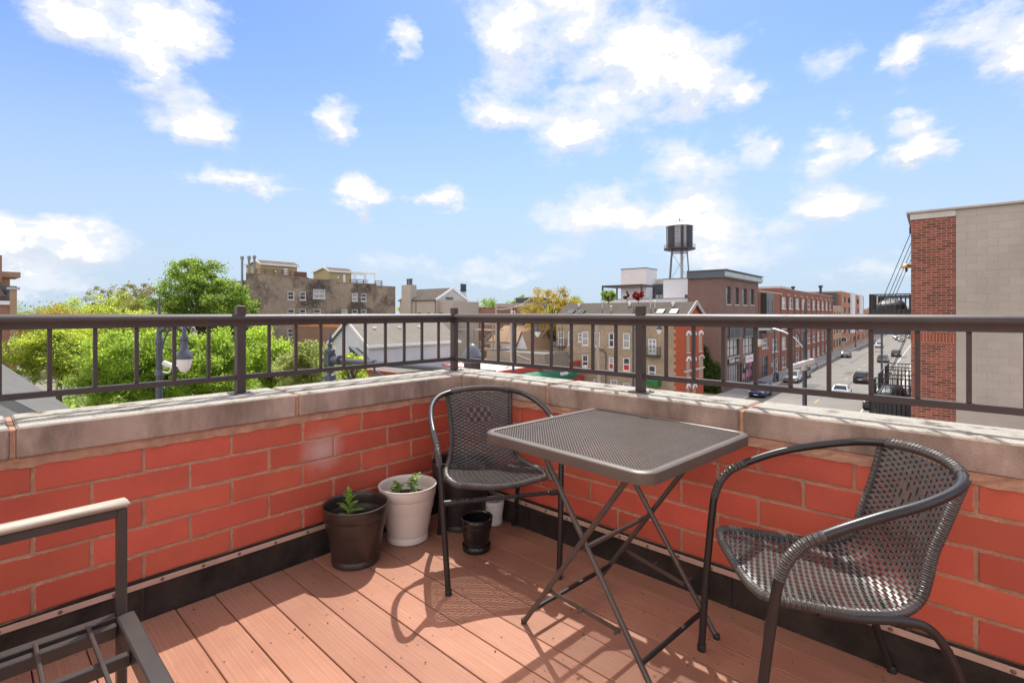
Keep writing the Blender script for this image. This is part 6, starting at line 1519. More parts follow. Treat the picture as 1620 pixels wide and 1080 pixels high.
zm = on_t(3, 428, TA - 1.5)[1]; ab.part('mansard_roof', MB().add([(TA + .25, s0, zc_ + .003), (TA + .25, s_p, zc_ + .003), (TA - 10, s_p, zc_ + .003), (TA - 10, s0, zc_ + .003), (TA - 1.6, s0, zm), (TA - 1.6, s_p - 1.2, zm), (TA - 8, s_p - 1.2, zm), (TA - 8, s0, zm)], [(0, 1, 5, 4), (1, 2, 6, 5), (2, 3, 7, 6), (3, 0, 4, 7), (4, 5, 6, 7), (3, 2, 1, 0)]), mat_shingle('dark_mansard', (0.075, 0.055, 0.05), (0.11, 0.08, 0.07)))
q0 = on_t(8, 440, TA - 3)[0]; q1 = on_t(29, 440, TA - 3)[0]; zt_ = on_t(20, 439, TA - 3)[1]
ab.part('corner_tower', MB().box((TA - 6, q0 - 1, zc_), (TA - 3, q1 - .5, zt_)), M_ASTONE); ab.part('tower_cornice', MB().box((TA - 6.3, q0 - 1.3, zt_ + .002), (TA - 2.6, q1 + .1, zt_ + .45)), M_ASTONE)
ab.part('tower_window', MB().box((TA - 2.99, q0 - .3, zt_ - 2.6), (TA - 2.93, q0 + .7, zt_ - .7)), GLASS); ab.part('chimney', MB().box((TA - 2.6, on_t(-6, 420, TA - 2)[0], zm - 1), (TA - 1.7, on_t(2.5, 420, TA - 2)[0], on_t(0, 404, TA - 2)[1])), M_AB)
m1 = MB(); zb_ = on_t(5, 560, TA)[1]; m1.box((TA + .003, s_p - 3.2, zb_ - .12), (TA + .9, s_p - .6, zb_)); fence_rail(m1, [(TA + .85, s_p - 3.2, zb_), (TA + .85, s_p - .62, zb_), (TA + .05, s_p - .62, zb_)], 1.0, step=.15); ab.part('iron_balcony', m1, M_DARK)
M_GR = mat_shingle('weathered_grey_shingle', (0.115, 0.115, 0.112), (0.165, 0.163, 0.158), 9)
P = [Vector(at_d(*p)) for p in ((-110, 502, 35), (125, 654, 28), (92, 668, 23), (-60, 592, 21), (-160, 640, 17))]
gr = Bld('shingle_roof_house', 'weathered grey shingle roof of the near house, bottom left', P[2].x, P[2].y, 'house')
m1 = MB(); m1.add([P[0], P[1], P[2], P[3]] + [p + Vector((-.1, .1, -.25)) for p in P[:4]], [(0, 1, 2, 3), (7, 6, 5, 4), (0, 4, 5, 1), (1, 5, 6, 2), (2, 6, 7, 3), (3, 7, 4, 0)]); gr.part('roof', m1, M_GR)
q = [P[3], P[2], P[2] + Vector((1.6, -2.4, -1.5)), P[4] + Vector((0, 0, -1.2))]
m1 = MB(); m1.add([v + Vector((0, 0, -.02)) for v in q] + [v + Vector((0, 0, -.3)) for v in q], [(0, 1, 2, 3), (7, 6, 5, 4), (0, 4, 5, 1), (1, 5, 6, 2), (2, 6, 7, 3), (3, 7, 4, 0)]); gr.part('roof_slope', m1, M_GR)
cc = [(v.x, v.y) for v in (P[0], P[1], P[2], P[3])]; gr.part('wall', MB().prism(inset(cc, .12), GZ, min(P[1].z, P[2].z) - .4), M_STUC)

# ---- farther street: modern block, shops, distant ends
def street_block(name, label, x0, x1, ztop, mat, nrow=3, nbay=4, fr=M_DARK, t=FT, coping=M_STONE):
    s0, s1 = on_t(x0, 500, t)[0], on_t(x1, 500, t)[0]; b = Bld(name, label, t - 5, s0); hh = []; bw = (s1 - s0) / nbay; fh = (ztop - GZ - .8) / nrow
    for r2 in range(nrow):
        for k in range(nbay): hh.append((s0 + bw * (k + .2), s0 + bw * (k + .8), GZ + .9 + fh * r2, GZ + fh * (r2 + .82)))
    b.body(t - 14, t, s0, s1, GZ, ztop, mat, (), hh, .3, MATS['tar_roof'], (coping, .2))
    for h in hh: b.win('t', t, h, fr, None, .16, 1, 0, .25)
    return b, s0, s1
street_block('corner_shop_house', 'low beige street house just past the long brick lofts', 1317.5, 1331, 3.0, pm('sand_brick', (0.36, 0.25, 0.16), .9, .12, .4), 3, 3)
b, s0, s1 = street_block('panelled_apartment_block', 'modern apartment block with orange brick and grey panels down the street', 1331, 1366.5, 7.6, mat_bricks('orange_panel_brick', (0.40, 0.17, 0.10), (0.46, 0.21, 0.13), (0.36, 0.24, 0.18), .205, .068, .12, .2), 5, 5)
for f in (.32, .72): b.part('grey_panel', MB().box((FT + .003, s0 + (s1 - s0) * f, GZ + 4), (FT + .5, s0 + (s1 - s0) * (f + .16), 7.9)), M_STUC)
b.part('grey_bay', MB().box((FT - 8, s0 - 3, 2), (FT - 1, s0 - .003, 7.2)), M_CHAR)
street_block('far_street_shop', 'small brick shop row far down the left pavement', 1366.8, 1392, 2.6, mat_bricks('far_brick', (0.38, 0.2, 0.13), (0.42, 0.24, 0.16), (0.36, 0.26, 0.2), .205, .068, .15, .2), 3, 6)
for i, (x0, x1, yt, D, c, lb_) in enumerate(((1372, 1387, 487, 330, (0.45, 0.08, 0.07), 'far red flat building at the street end'), (1384, 1400, 470, 420, (0.44, 0.37, 0.31), 'far beige block on the skyline at the street end'), (1395, 1425, 490, 480, (0.16, 0.2, 0.3), 'far dark blue low building at the street end'), (1405, 1470, 486, 560, (0.38, 0.3, 0.25), 'far brown row closing the street'))):
    flat_box('distant_building', lb_, x0, x1, yt, D, pm('far_wall_%d' % i, c, .85, .1, .1), 20)

# ================================================================ street lamps, poles, signals
M_POLE = pm('lamp_grey_blue', (0.065, 0.075, 0.095), .42, .15, 2, metal=.2)
M_GLOBE = pm('frosted_globe', (0.72, 0.70, 0.66), .25, .05, 6)
def lamp_template():
    l = empty('street_lamp'); H = 10.6
    MB().lathe([(.26, 0), (.26, .5), (.17, .62), (.15, 1.1), (.105, 1.3), (.085, H - 1.0), (.11, H - .98), (.11, H - .86), (.08, H - .8), (.06, H - .3), (.085, H - .28), (.05, H - .2), (.02, H + .35), (0, H + .5)], 14).build('pole', M_POLE, l, smooth=40)
    arm = spline([(0, 0, H - .62), (.7, 0, H - .45), (1.5, 0, H - .42), (2.1, 0, H - .5)], 6); MB().tube(arm, .045, 8).build('arm', M_POLE, l, smooth=True)
    MB().tube(spline([(0.05, 0, H - 1.5), (.35, 0, H - .95), (.9, 0, H - .5)], 6), .028, 6).build('brace', M_POLE, l, smooth=True)
    z = H - .5
    MB().lathe([(.20, z - .80), (.225, z - .79), (.225, z - .745), (.195, z - .68), (.14, z - .58), (.095, z - .52), (.085, z - .30), (.11, z - .28), (.11, z - .23), (.06, z - .16), (.05, z), (.03, z + .06), (0, z + .1)], 18, (2.1, 0, 0)).build('housing', M_POLE, l, smooth=40)
    MB().lathe([(0, z - 1.17), (.08, z - 1.145), (.135, z - 1.06), (.18, z - .92), (.20, z - .80)], 18, (2.1, 0, 0)).build('globe', M_GLOBE, l, smooth=True)
    return l
lamp0 = lamp_template()
LAMPG = 'pendant street lamps'
def put_lamp(t, s, rz, label, first=[True]):
    o = lamp0 if first[0] else copy_tree(lamp0); first[0] = False
    o.location = wc(t, s, GZ + .13); o.rotation_euler = (0, 0, ROT + rz); tag(o, label, 'street lamp', LAMPG); return o
q = at_d(252, 500, 15.0); put_lamp(q[0], q[1], 0, 'pendant street lamp with white camera in front of the trees at left')
LQ = q
q = at_d(812, 520, 35); put_lamp(q[0], q[1], 0, 'pendant street lamp in front of the green awning shop')
q = at_d(1002, 520, 39.2); put_lamp(q[0], q[1], 0, 'pendant street lamp close to the middle railing post, before the tan house')
q = at_d(1273, 520, 22.5); o = put_lamp(q[0], q[1], math.pi - .28, 'pendant street lamp nearest on the right, over the roadway'); PQ = q
put_lamp(-18.7, 85.0, 0, 'black street lamp beside the storefronts, by the silver car')
put_lamp(-18.7, 136.5, 0, 'street lamp halfway along the long brick lofts')
put_lamp(-18.7, 188.0, 0, 'far street lamp past the lofts on the left pavement')
q = at_d(1395, 540, 50); put_lamp(q[0], q[1], math.pi, 'street lamp on the right kerb beyond the black balconies')
# security camera on the left lamp
z = on_t(265, 587, LQ[0])[1]
sc = Bld('security_camera', 'white bullet security camera clamped on the left street lamp', LQ[0], LQ[1], 'camera', z)
M_CAMW = pm('camera_white', (0.70, 0.70, 0.70), .4, .04)
sc.part('bracket', MB().tube(spline([(LQ[0] + .06, LQ[1] + .05, z), (LQ[0] + .22, LQ[1] + .18, z - .02), (LQ[0] + .26, LQ[1] + .215, z + .10)], 5), .022, 6), M_CAMW, smooth=True)
sc.part('body', MB().tube([(LQ[0] + .10, LQ[1] + .085, z + .27), (LQ[0] + .40, LQ[1] + .335, z + .12)], .075, 12), M_CAMW, smooth=40)
sc.part('lens', MB().tube([(LQ[0] + .398, LQ[1] + .333, z + .121), (LQ[0] + .412, LQ[1] + .345, z + .114)], .055, 12), M_DARK)
sc.part('clamp', MB().lathe([(.105, z - .1), (.11, z - .1), (.11, z + .06), (.105, z + .06)], 14, (LQ[0], LQ[1], 0)), M_GREYM)
# radio box and cobra arm on the right lamp
z = on_t(1270, 577, PQ[0])[1]; rbx = Bld('radio_box', 'white oblong radio unit mounted on the right street lamp pole', PQ[0], PQ[1], 'radio unit', z)
a_ = Vector(at_d(1253, 580, 22.1)); b_ = Vector(at_d(1287, 570, 22.1))
rbx.part('case', MB().beam(a_, b_, .22, .17), M_CAMW); rbx.part('mount', MB().lathe([(.10, z - .28), (.12, z - .28), (.12, z + .02), (.10, z + .02)], 12, (PQ[0], PQ[1], 0)), M_STONE)
rbx.part('cable', MB().tube(spline([b_, b_ + Vector((.15, 0, -.25)), b_ + Vector((-.05, .1, -.5)), (PQ[0], PQ[1], z - .4)], 5), .015, 5), M_DARK)
cbr = Bld('cobra_street_light', 'curved pale cobra street light arm off the right lamp pole', PQ[0], PQ[1], 'street light', on_t(1270, 545, PQ[0])[1])
pts = [at_d(x, y, 22.4 + d) for x, y, d in ((1270, 549, 0), (1258, 535, .3), (1243, 526, .7), (1228, 521, 1.1), (1221, 520, 1.3))]
cbr.part('arm', MB().tube(spline(pts, 5), .035, 7), pm('galvanised', (0.42, 0.43, 0.45), .4, .1, metal=.4), smooth=True)
pts2 = [(p[0], p[1], p[2] - .22 - .05 * i) for i, p in enumerate(pts[::-1])][::-1]
cbr.part('head', MB().beam(pts[-1], (pts[-1][0] - .55, pts[-1][1] + .1, pts[-1][2] - .03), .26, .12), MATS['galvanised'])
# traffic signal mast
q = at_d(522, 540, 16.0); PT, PS_ = q[0], q[1]; ztop = on_t(522, 522, PT)[1]
ms = Bld('signal_mast', 'grey signal mast with spiked finial and long horizontal arm', PT, PS_, 'signal mast')
ms.part('pole', MB().lathe([(.30, GZ), (.26, GZ + 1.2), (.25, ztop - 1.85), (.25, ztop - 1.62), (.19, ztop - 1.56), (.17, ztop - 1.42), (.10, ztop - 1.36), (.10, ztop - .95), (.12, ztop - .85), (.155, ztop - .72), (.155, ztop - .62), (.09, ztop - .56), (.055, ztop - .50), (.10, ztop - .46), (.09, ztop - .43), (.04, ztop - .40), (.04, ztop - .30), (.075, ztop - .28), (.06, ztop - .24), (.035, ztop - .12), (0, ztop + .04)], 18, (PT, PS_, 0)), M_POLE, smooth=35)
za = on_t(540, 567, PT)[1]; e = on_z(700, 583.5, za); e0 = Vector((PT, PS_, za)); e1 = Vector((e[0], e[1], za)); dv = (e1 - e0).normalized()
ms.part('arm_socket', MB().tube([e0 + dv * .08, e0 + dv * .42], .125, 14), M_POLE, smooth=40); ms.part('socket_ring', MB().tube([e0 + dv * .42, e0 + dv * .52], .15, 14), M_POLE, smooth=40)
ms.part('box_cover', MB().cbox((PT, PS_, za), (.26, .26, .34)), M_POLE)
ms.part('arm', MB().tube([e0 + dv * .5, e0 + dv * 6.5], [.078, .082], 14), M_POLE, smooth=40)
c_ = e0 + dv * 2.1; ms.part('arm_clamp', MB().tube([c_ - dv * .06, c_ + dv * .06], .10, 12), M_DARK); ms.part('hanger', MB().tube([c_ + Vector((0, 0, -.08)), c_ + Vector((.02, 0, -.22)), c_ + Vector((.45, .1, -.42))], .035, 6), M_POLE)
q = at_d(747, 560, 9.4); zt = at_d(747, 543, 9.4)[2]
sp_ = Bld('capped_signal_pole', 'thick dark signal pole with conical cap at the corner', q[0], q[1], 'signal pole')
sp_.part('pole', MB().lathe([(.20, GZ), (.155, zt - .42), (.155, zt - .36)], 24, (q[0], q[1], 0)), pm('dark_bronze', (0.055, 0.042, 0.040), .4, .15, 3, metal=.2), smooth=40)
sp_.part('cap', MB().lathe([(.185, zt - .36), (.19, zt - .25), (.195, zt - .235), (.15, zt - .15), (.085, zt - .05), (.04, zt - .01), (0, zt)], 24, (q[0], q[1], 0)), M_GREYM, smooth=30)
for k in range(6): an = 1.05 * k; sp_.part('bolt', MB().tube([(q[0] + math.cos(an) * .18, q[1] + math.sin(an) * .18, zt - .30), (q[0] + math.cos(an) * .205, q[1] + math.sin(an) * .205, zt - .30)], .013, 6), M_CAMW)
# wooden utility poles and wires
M_UP = mat_wood('utility_pole_wood', (0.30, 0.26, 0.23), (0.42, 0.37, 0.33))
ends = []
for i, (x, yt, D, lb_) in enumerate(((785, 481, 66, 'pale wooden utility pole near the wooden porch'), (809, 481, 60, 'pale wooden utility pole beside the dark lamp, by the tan roof'), (944, 470, 50, 'leaning wooden utility pole before the tan brick side'))):
    q = at_d(x, yt, D); u = Bld('utility_pole', lb_, q[0], q[1], 'utility pole', GZ, 'wooden utility poles'); u.part('pole', MB().tube([(q[0] + (.45 if i == 2 else 0), q[1], GZ), (q[0], q[1], q[2] if i < 2 else -.1)], [.17, .12], 10), M_UP, smooth=True)
    if i == 1: u.part('transformer', MB().lathe([(.05, q[2] - 1.9), (.28, q[2] - 1.85), (.28, q[2] - .9), (.1, q[2] - .8)], 12, (q[0] + .35, q[1] - .1, 0)), M_STONE)
    ends.append(Vector((q[0], q[1], q[2] - .4)))
def wire(label, a, b, sag, r=.018, mat=None):
    pts = [Vector(a).lerp(Vector(b), k / 12) + Vector((0, 0, -sag * 4 * (k / 12) * (1 - k / 12))) for k in range(13)]
    c = pts[0]; w = Bld('overhead_wire', label, c.x, c.y, 'wire', c.z, 'overhead wires'); w.part('cable', MB().tube(pts, r, 5), mat or M_DARK)
wire('pale cable rising from the utility pole to the black roof box', at_d(786, 489, 65), at_d(838, 472, 100), .6, .05, M_STONE)
wire('slack dark cable crossing before the tan house side', at_d(812, 560, 60), at_d(945, 556, 50), .3)
wire('cable falling from utility pole to the flat white roof', at_d(800, 548, 60), at_d(843, 570, 58), .2, .03, M_STONE)
wire('thin dark cable along the tan house wall', at_d(945, 552, 50), at_d(985, 560, 55), .3)

# sidewalk signs
q = on_z(1335, 552, GZ); q = at_d(1335, 537, 150)
rs = Bld('round_sign', 'round dark shop sign on a post by the far lofts', q[0], q[1], 'sign', GZ)
rs.part('post', MB().tube([(q[0], q[1], GZ), (q[0], q[1], q[2] - .7)], .12, 8), M_STONE); d_ = Vector((-q[0], -q[1], 0)).normalized()
c_ = Vector(q); rs.part('disc', MB().tube([c_, c_ + d_ * .18], .78, 24), M_WHITE, smooth=40); rs.part('disc_face', MB().tube([c_ + d_ * .181, c_ + d_ * .21], .66, 24), pm('sign_navy', (0.03, 0.035, 0.06), .5, .1)); 
for k in (-1, 0, 1): rs.part('letter', MB().cbox(c_ + d_ * .22 + Vector((0, 0, .2 * k)), (.10, .55 - .12 * abs(k), .09)), M_WHITE)
q = at_d(1225, 577, 84); ps = Bld('parking_sign', 'small pale green pavement sign beside the black lamp post', q[0], q[1], 'sign', GZ)
ps.part('post', MB().tube([(q[0], q[1] + .1, GZ + .13), (q[0], q[1] + .1, q[2] + .2)], .05, 6), M_GREYM); ps.part('plate', MB().cbox((q[0], q[1], q[2]), (1.0, .05, .7)), pm('pale_green_sign', (0.40, 0.52, 0.46), .5, .08))
q = on_z(1228, 604, GZ); tr_ = Bld('litter_bin', 'black pavement bin by the lamp post outside the brick house', q[0], q[1], 'bin', GZ + .13); tr_.part('body', MB().lathe([(.30, 0), (.36, .1), (.38, 1.0), (.42, 1.02), (.42, 1.1), (.3, 1.3), (.1, 1.32)], 14, (q[0], q[1], GZ + .13)), M_DARK, smooth=40)
tr_.part('liner', MB().lathe([(.25, 1.32), (.25, 1.4)], 12, (q[0], q[1], GZ + .13)), M_GREYM)

# ================================================================ cars
M_TYRE = pm('tyre', (0.016, 0.016, 0.017), .8, .2); M_RIM = pm('alloy', (0.45, 0.45, 0.47), .3, .1, metal=.8)
M_CGL = mat_glass('car_glass', (0.025, 0.03, 0.035), .04, .3); M_TL = pm('tail_lens', (0.5, 0.02, 0.02), .2, .1); M_HL = pm('head_lens', (0.6, 0.62, 0.65), .12, .1); M_PL = pm('number_plate', (0.6, 0.6, 0.62), .5, .05)
def paint(name, c): return pm('paint_' + name, c, .22, .04, 1, spec=.7)
def car(label, col, t, s, toward, kind='sedan', group='cars in the street', dz=0.0):
    c = cthing('car', label, 'car', t, s, GZ, math.pi if toward else 0.0, group)
    P = paint(*col); L, W, Hh = {'sedan': (4.7, 1.82, 1.45), 'suv': (4.65, 1.88, 1.70), 'van': (5.0, 1.95, 1.85)}[kind]; w = W / 2; belt = .92 if kind == 'sedan' else 1.05; tall = Hh
    def ring(y, ww, zb, zs, zt):
        return [(-ww * .82, y, zb), (-ww * .98, y, zb + .14), (-ww, y, zb + .34), (-ww * .985, y, zs - .06), (-ww * .90, y, zt), (0, y, zt + .03), (ww * .90, y, zt), (ww * .985, y, zs - .06), (ww, y, zb + .34), (ww * .98, y, zb + .14), (ww * .82, y, zb)]
    h = L / 2; hood = .80 if kind == 'sedan' else .98; tr = .96 if kind == 'sedan' else 1.02
    rings = [ring(-h, w * .84, .34, .70, .74), ring(-h + .10, w * .95, .26, tr - .06, tr - .03), ring(-h + .5, w, .20, belt, belt + .02), ring(-h * .3, w, .19, belt, belt), ring(h * .28, w, .19, belt - .02, belt - .01), ring(h * .5, w, .20, hood + .03, hood + .06), ring(h - .35, w * .97, .22, hood - .10, hood - .07), ring(h - .06, w * .86, .28, .62, .66), ring(h, w * .78, .36, .54, .57)]
    MB().loft(rings).build('body', P, c, smooth=38)
    if kind == 'sedan': by0, by1, ty0, ty1 = -1.62, 1.12, -.95, .28
    elif kind == 'suv': by0, by1, ty0, ty1 = -2.22, 1.15, -1.85, .30
    else: by0, by1, ty0, ty1 = -2.4, 1.45, -2.2, .75
    wb, wt = w * .90, w * .70; zb, zt = belt - .02, tall - .07
    B_ = [(-wb, by0, zb), (wb, by0, zb), (wb, by1, zb), (-wb, by1, zb)]; T_ = [(-wt, ty0, zt), (wt, ty0, zt), (wt, ty1, zt), (-wt, ty1, zt)]
    for nm, i, j in (('rear_window', 0, 1), ('side_window', 1, 2), ('windscreen', 2, 3), ('side_window', 3, 0)):
        MB().add([B_[i], B_[j], T_[j], T_[i]], [(0, 1, 2, 3)]).build(nm, M_CGL, c, fix=False)
    pil = MB()
    for i in range(4): pil.beam(B_[i], T_[i], .10, .07)
    for x in (-1, 1): pil.beam((x * wb, -.25, zb), (x * wt, -.30, zt), .09, .05)
    if kind != 'sedan':
        for x in (-1, 1): pil.beam((x * wb, -1.35, zb), (x * wt, -1.25, zt), .12, .05)
    pil.build('pillar', P, c, kind='stuff')
    rr = []
    for f, z_, k in ((0, zt - .02, 1.03), (.5, zt + .045, .97), (1, zt + .07, .80)):
        rr.append([(x * k, (y - (ty0 + ty1) / 2) * (k if f else 1.02) + (ty0 + ty1) / 2, z_) for x, y in ((-wt, ty0), (wt, ty0), (wt, ty1), (-wt, ty1))])
    MB().loft(rr).build('roof', P, c)
    ty = MB().lathe([(.20, -.11), (.30, -.11), (.335, -.08), (.34, 0), (.335, .08), (.30, .11), (.20, .11)], 18).mesh('tyre', M_TYRE, smooth=40); rm = MB().lathe([(0, .03), (.06, .06), (.19, .045), (.215, .105), (.215, -.1), (0, -.1)], 12).mesh('rim', M_RIM, smooth=30)
    for x in (-1, 1):
        for y in (-L * .29, L * .30):
            wh = empty('wheel', (x * (w - .10), y, .34)); wh.parent = c; wh.rotation_euler = (0, R(90) * x, 0); inst('tyre', ty, wh); inst('rim', rm, wh)
            MB().lathe([(.345, -.10), (.395, -.10), (.395, .115), (.345, .115)], 18, (0, 0, 0)).build('wheel_arch', M_TYRE, wh)
        hl = MB().box((x * w * .80 - .16, h - .22, hood - .26), (x * w * .80 + .12, h - .035, hood - .12)).build('headlight', M_HL, c)
        z0 = (.62, .84) if kind == 'sedan' else (.72, 1.05); MB().box((x * w * .80 - .16, -h + .035, z0[0]), (x * w * .80 + .13, -h + .16, z0[1])).build('tail_light', M_TL, c)
        MB().bbox((x * (w + .12) - .10, .72, belt + .0), (x * (w + .12) + .10, .86, belt + .15), .03).build('mirror', P, c)
    MB().box((-.26, -h - .012, .56), (.26, -h + .03, .70)).build('number_plate', M_PL, c); MB().box((-.26, h - .02, .36), (.26, h + .012, .48)).build('number_plate', M_PL, c)
    MB().box((-w * .6, h - .10, .42), (w * .6, h + .004, .54)).build('grille', M_DARK, c); MB().box((-w * .8, -h - .005, .28), (w * .8, -h + .12, .40)).build('bumper', M_DARK, c)
    return c
NAVY, SILV, BLK, WHT, GRY, BRN = ('navy', (0.02, 0.035, 0.13)), ('silver', (0.42, 0.42, 0.43)), ('black', (0.012, 0.012, 0.014)), ('white', (0.60, 0.60, 0.60)), ('grey', (0.16, 0.165, 0.18)), ('umber', (0.06, 0.05, 0.05))
car('navy blue SUV coming towards us by the storefront pavement', NAVY, -17.2, 70.6, True, 'suv')
car('silver SUV parked at the left kerb by the black lamp', SILV, -16.9, 88.6, True, 'suv')
car('dark van parked right behind the silver SUV', GRY, -16.9, 95.5, True, 'van')
car('black SUV driving away in the middle of the road', BLK, -8.6, 94.5, False, 'suv')
car('white sedan driving away, nearest in the road', WHT, -9.2, 77.5, False, 'sedan')
car('black car with red tail lights at the right kerb, half hidden by railing', BLK, -5.2, 69.8, False, 'sedan')
car('black sedan parked alone at the left kerb by the lofts', BLK, -16.3, 145.0, True, 'sedan')
car('grey SUV driving away behind the right lamp pole', GRY, -8.6, 136.5, False, 'suv')
car('dark brown SUV ahead of the grey one, driving away', BRN, -7.2, 156.0, False, 'suv')
car('silver SUV coming towards us in the far queue, front', SILV, -13.0, 192.0, True, 'suv')
car('pale sedan driving away behind the brown SUV', SILV, -9.4, 238.0, False, 'sedan')
car('white van at the head of the oncoming queue', WHT, -12.5, 268.0, True, 'van')
car('grey sedan in the far outgoing lane', GRY, -7.6, 268.0, False, 'sedan')
car('silver sedan far down the outgoing lane', SILV, -6.6, 300.0, False, 'sedan')
car('white SUV far off, next to the navy one', WHT, -6.9, 335.0, False, 'suv')
car('navy SUV far off in the oncoming lane', NAVY, -12.0, 312.0, True, 'suv')
car('dark sedan farthest away in the outgoing lane', BLK, -6.5, 375.0, False, 'sedan')
car('silver SUV farthest off in the oncoming lane', SILV, -11.5, 360.0, True, 'suv')
car('grey sedan just behind the pale one in the outgoing queue', GRY, -11.0, 250.0, False, 'sedan')
car('white sedan in the middle of the far queue', WHT, -10.9, 292.0, False, 'sedan')
car('dark SUV in the middle of the far queue', BLK, -10.6, 325.0, False, 'suv')
car('silver sedan at the back of the far queue', SILV, -10.3, 352.0, False, 'sedan')
car('navy sedan at the very end of the street', NAVY, -10.0, 400.0, False, 'sedan')
car('white van at the very end of the street', WHT, -6.4, 425.0, False, 'van')
car('dark sedan parked far down the left kerb', GRY, -16.3, 215.0, True, 'sedan')

# ================================================================ trees
def tree(name, label, x, yt, D, rx_px, mat, n=14000, leaf=.24, yb=None, trunk=True, clumps=70, seed=1, group=None, zbase=GZ, squash=1.0, tr=.22, inner=.35, cr=.30, bare=0):
    """tapered trunk and limbs with leaf clumps spread through the crown"""
    g = np.random.default_rng(seed); q = at_d(x, yt, D); rad = rx_px * D / FPX; zt = q[2]
    zb = at_d(x, yb, D)[2] if yb else zt - rad * 2.1
    T = cthing(name, label, 'tree', q[0], q[1], zbase, 0, group)
    zc, hz = (zt + zb) / 2 - zbase, (zt - zb) / 2
    d = g.normal(size=(clumps, 3)); d /= np.linalg.norm(d, axis=1, keepdims=True); r = g.uniform(inner, 1.0, (clumps, 1)) ** .6
    C = d * r * np.array([rad * .84, rad * .84, hz * .84]); C[:, 2] *= squash
    C += g.normal(0, rad * .05, C.shape); C[:, 2] += zc
    wts = g.uniform(.5, 1.5, clumps); idx = g.choice(clumps, n, p=wts / wts.sum())
    crad = (cr * rad * g.uniform(.6, 1.35, clumps))[idx][:, None]
    off = g.normal(size=(n, 3)); off /= np.linalg.norm(off, axis=1, keepdims=True); off *= g.uniform(0, 1, (n, 1)) ** .6 * crad * (1 + .55 * (g.uniform(0, 1, (n, 1)) < .22) * g.uniform(0, 1, (n, 1))); off[:, 2] *= .72
    P_ = C[idx] + off
    global nrg; nrg = g
    leaf_cloud(P_, leaf, mat, 'crown', T)
    if trunk:
        m1 = MB(); fork = max(.8, (zb - zbase) + hz * .25); m1.tube([(0, 0, -.05), (rad * .02, 0, fork * .5), (0, rad * .02, fork), (0, 0, fork + hz * .7)], [tr * 1.25, tr, tr * .8, tr * .35], 9); m1.build('trunk', M_BARK, T, smooth=True)
        order = np.argsort(-wts)[:14 + bare]
        lm = MB()
        for k in order:
            c = Vector(C[k]); a = Vector((0, 0, fork * .92 + .25 * max(0, c.z - fork))); mid_ = a.lerp(c, .5) + Vector((0, 0, .12 * rad)); lm.tube(spline([a, mid_, c], 4), [tr * .42 * (1 - i / 9) + .015 for i in range(9)], 5)
        lm.build('limbs', M_BARK, T, smooth=True)
    return T
LG = leafmat('bright_green_leaf', (0.175, 0.245, 0.062), .45, .5, .7); LY = leafmat('yellow_green_leaf', (0.31, 0.36, 0.09), .4, .5, .72); LV = leafmat('vivid_green_leaf', (0.25, 0.335, 0.075), .45, .6, .72)
LD = leafmat('mid_green_leaf', (0.055, 0.110, 0.020), .4, .35, .5); LO = leafmat('orange_bud_leaf', (0.34, 0.27, 0.075), .35, .6, .5); LGR = leafmat('grey_green_leaf', (0.30, 0.335, 0.125), .3, .6, .65)
LPALE = leafmat('pale_far_leaf', (0.22, 0.235, 0.075), .35, .2, .5); LR = leafmat('red_maple_leaf', (0.22, 0.018, 0.018), .4, 1.5, .5); LBUD = leafmat('thin_spring_leaf', (0.22, 0.20, 0.09), .3, .3, .4)
TG = 'trees across the street'
tree('broadleaf_tree', 'tallest green tree beside the soot-stained brick block', 318, 397, 62, 80, LG, 46000, .23, 560, True, 165, 3, TG, tr=.35, cr=.175, inner=.22)
tree('broadleaf_tree', 'smaller green tree filling the gap right of the tallest one', 372, 440, 66, 34, LG, 9000, .25, 560, True, 36, 31, TG)
tree('locust_tree', 'yellow-green locust tree at far left behind the first balusters', 92, 503, 40, 76, LY, 42000, .14, 606, True, 150, 4, TG, cr=.17, inner=.2)
tree('broadleaf_tree', 'bright green tree behind the left street lamp', 212, 508, 37, 88, LV, 50000, .155, 660, True, 170, 5, TG, cr=.18, inner=.2)
tree('broadleaf_tree', 'bright green low tree right of the left street lamp', 325, 510, 38, 82, LV, 48000, .155, 660, True, 165, 6, TG, cr=.18, inner=.2)
tree('broadleaf_tree', 'vivid green tree next to the left railing post', 428, 510, 44, 54, LV, 28000, .165, 620, True, 60, 7, TG, cr=.27)
tree('blossoming_tree', 'grey-green tree with pale tufts around the signal mast', 488, 535, 34, 58, LGR, 28000, .13, 640, True, 130, 8, TG, cr=.18, inner=.2)
tree('broadleaf_tree', 'yellow-green tree tip right of the signal mast', 560, 548, 40, 28, LY, 6000, .18, 630, True, 30, 9, TG)
for i, (x, yt, D, rx, m_, lb_) in enumerate(((55, 473, 120, 66, LG, 'far green tree at the left skyline by the mansard house'), (120, 466, 130, 50, LY, 'far yellow-green tree left of centre skyline'), (172, 455, 110, 46, LY, 'taller far yellow-green tree behind the locust'), (225, 458, 105, 44, LPALE, 'pale far tree with thin branches left of the tallest tree'), (90, 490, 90, 70, LO, 'amber tinted far tree just above the left handrail'), (205, 488, 85, 60, LY, 'broad yellow tree just above the handrail'))):
    tree('skyline_tree', lb_, x, yt, D, rx * 1.15, m_, 16000, .34, 560, True, 70, 20 + i, 'trees on the left skyline', cr=.26)
tree('budding_tree', 'thin half-bare budding tree above the left skyline', 172, 441, 118, 34, LBUD, 1500, .38, 500, True, 34, 41, 'trees on the left skyline', bare=16, cr=.2)
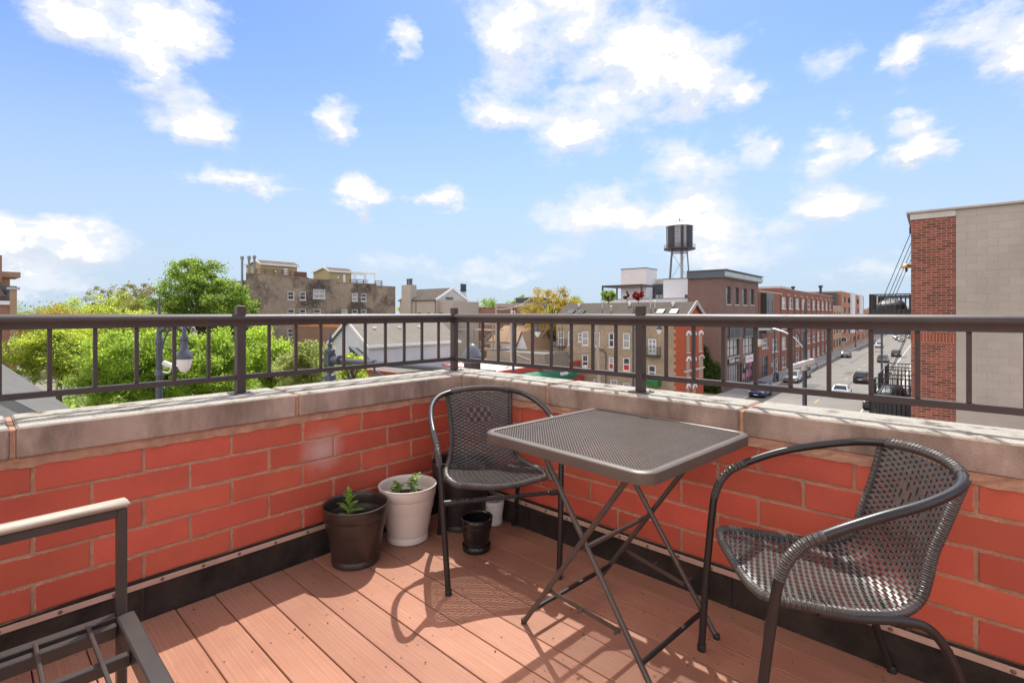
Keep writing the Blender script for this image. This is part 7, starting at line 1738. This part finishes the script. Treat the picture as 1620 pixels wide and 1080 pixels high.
tree('budding_tree', 'second thin budding tree near the tallest tree', 222, 438, 112, 30, LBUD, 1400, .38, 500, True, 34, 42, 'trees on the left skyline', bare=16, cr=.2)
tree('maple_tree', 'amber leaved tree in front of the shingle roof', 872, 449, 74, 56, LO, 9500, .24, 540, True, 75, 10, None, tr=.25, cr=.20, bare=26)
tree('broadleaf_tree', 'bright green tree partly hidden inside the amber tree', 868, 480, 80, 22, LV, 3500, .25, 520, False, 22, 11)
for i, (x, yt, D, rx, lb_) in enumerate(((770, 466, 220, 28, 'far green tree right of the small water tower'), (820, 464, 200, 22, 'far green tree left of the amber tree'), (908, 466, 230, 24, 'far green tree behind the amber tree'), (640, 470, 140, 16, 'green tree between sooty block and beige house'), (963, 476, 130, 20, 'far green tree below the pergola'))):
    tree('far_tree', lb_, x, yt, D, rx, LG if i != 3 else LY, 3500, .6 if D > 150 else .4, None if i != 3 else 570, True, 34, 50 + i, 'far trees between the roofs')
q = at_d(964, 462, 77.0)
sh = tree('roof_shrub', 'green potted shrub under the pergola on the white roof', 963, 460.5, 61.5, 14, LG, 2600, .14, 477, True, 26, 60, None, at_d(963, 476, 61.5)[2] - .3, tr=.05)
tree('red_maple', 'red Japanese maple on the white roof deck', 1010, 460, 62.5, 10, LR, 1800, .13, 476, True, 20, 61, 'red maples on the roof deck', at_d(1010, 476, 62.5)[2] - .3, tr=.04)
tree('red_maple', 'darker red maple left on the white roof deck', 992, 461, 62.5, 6, leafmat('dark_red_leaf', (0.09, 0.014, 0.016), .4, 1.5, .4), 900, .13, 476, True, 12, 62, 'red maples on the roof deck', at_d(992, 476, 62.5)[2] - .3, tr=.04)
# green ground cover under the trees across the street
gcv = cthing('ground_cover', 'low green undergrowth under the trees', 'ground cover', -45, 18, GZ); gcv['kind'] = 'stuff'
n_ = 16000; P_ = np.stack([nrg.uniform(-38, 18, n_), nrg.uniform(-26, 20, n_), np.abs(nrg.normal(0, .5, n_))], 1); leaf_cloud(P_, .5, LG, 'leaves', gcv)
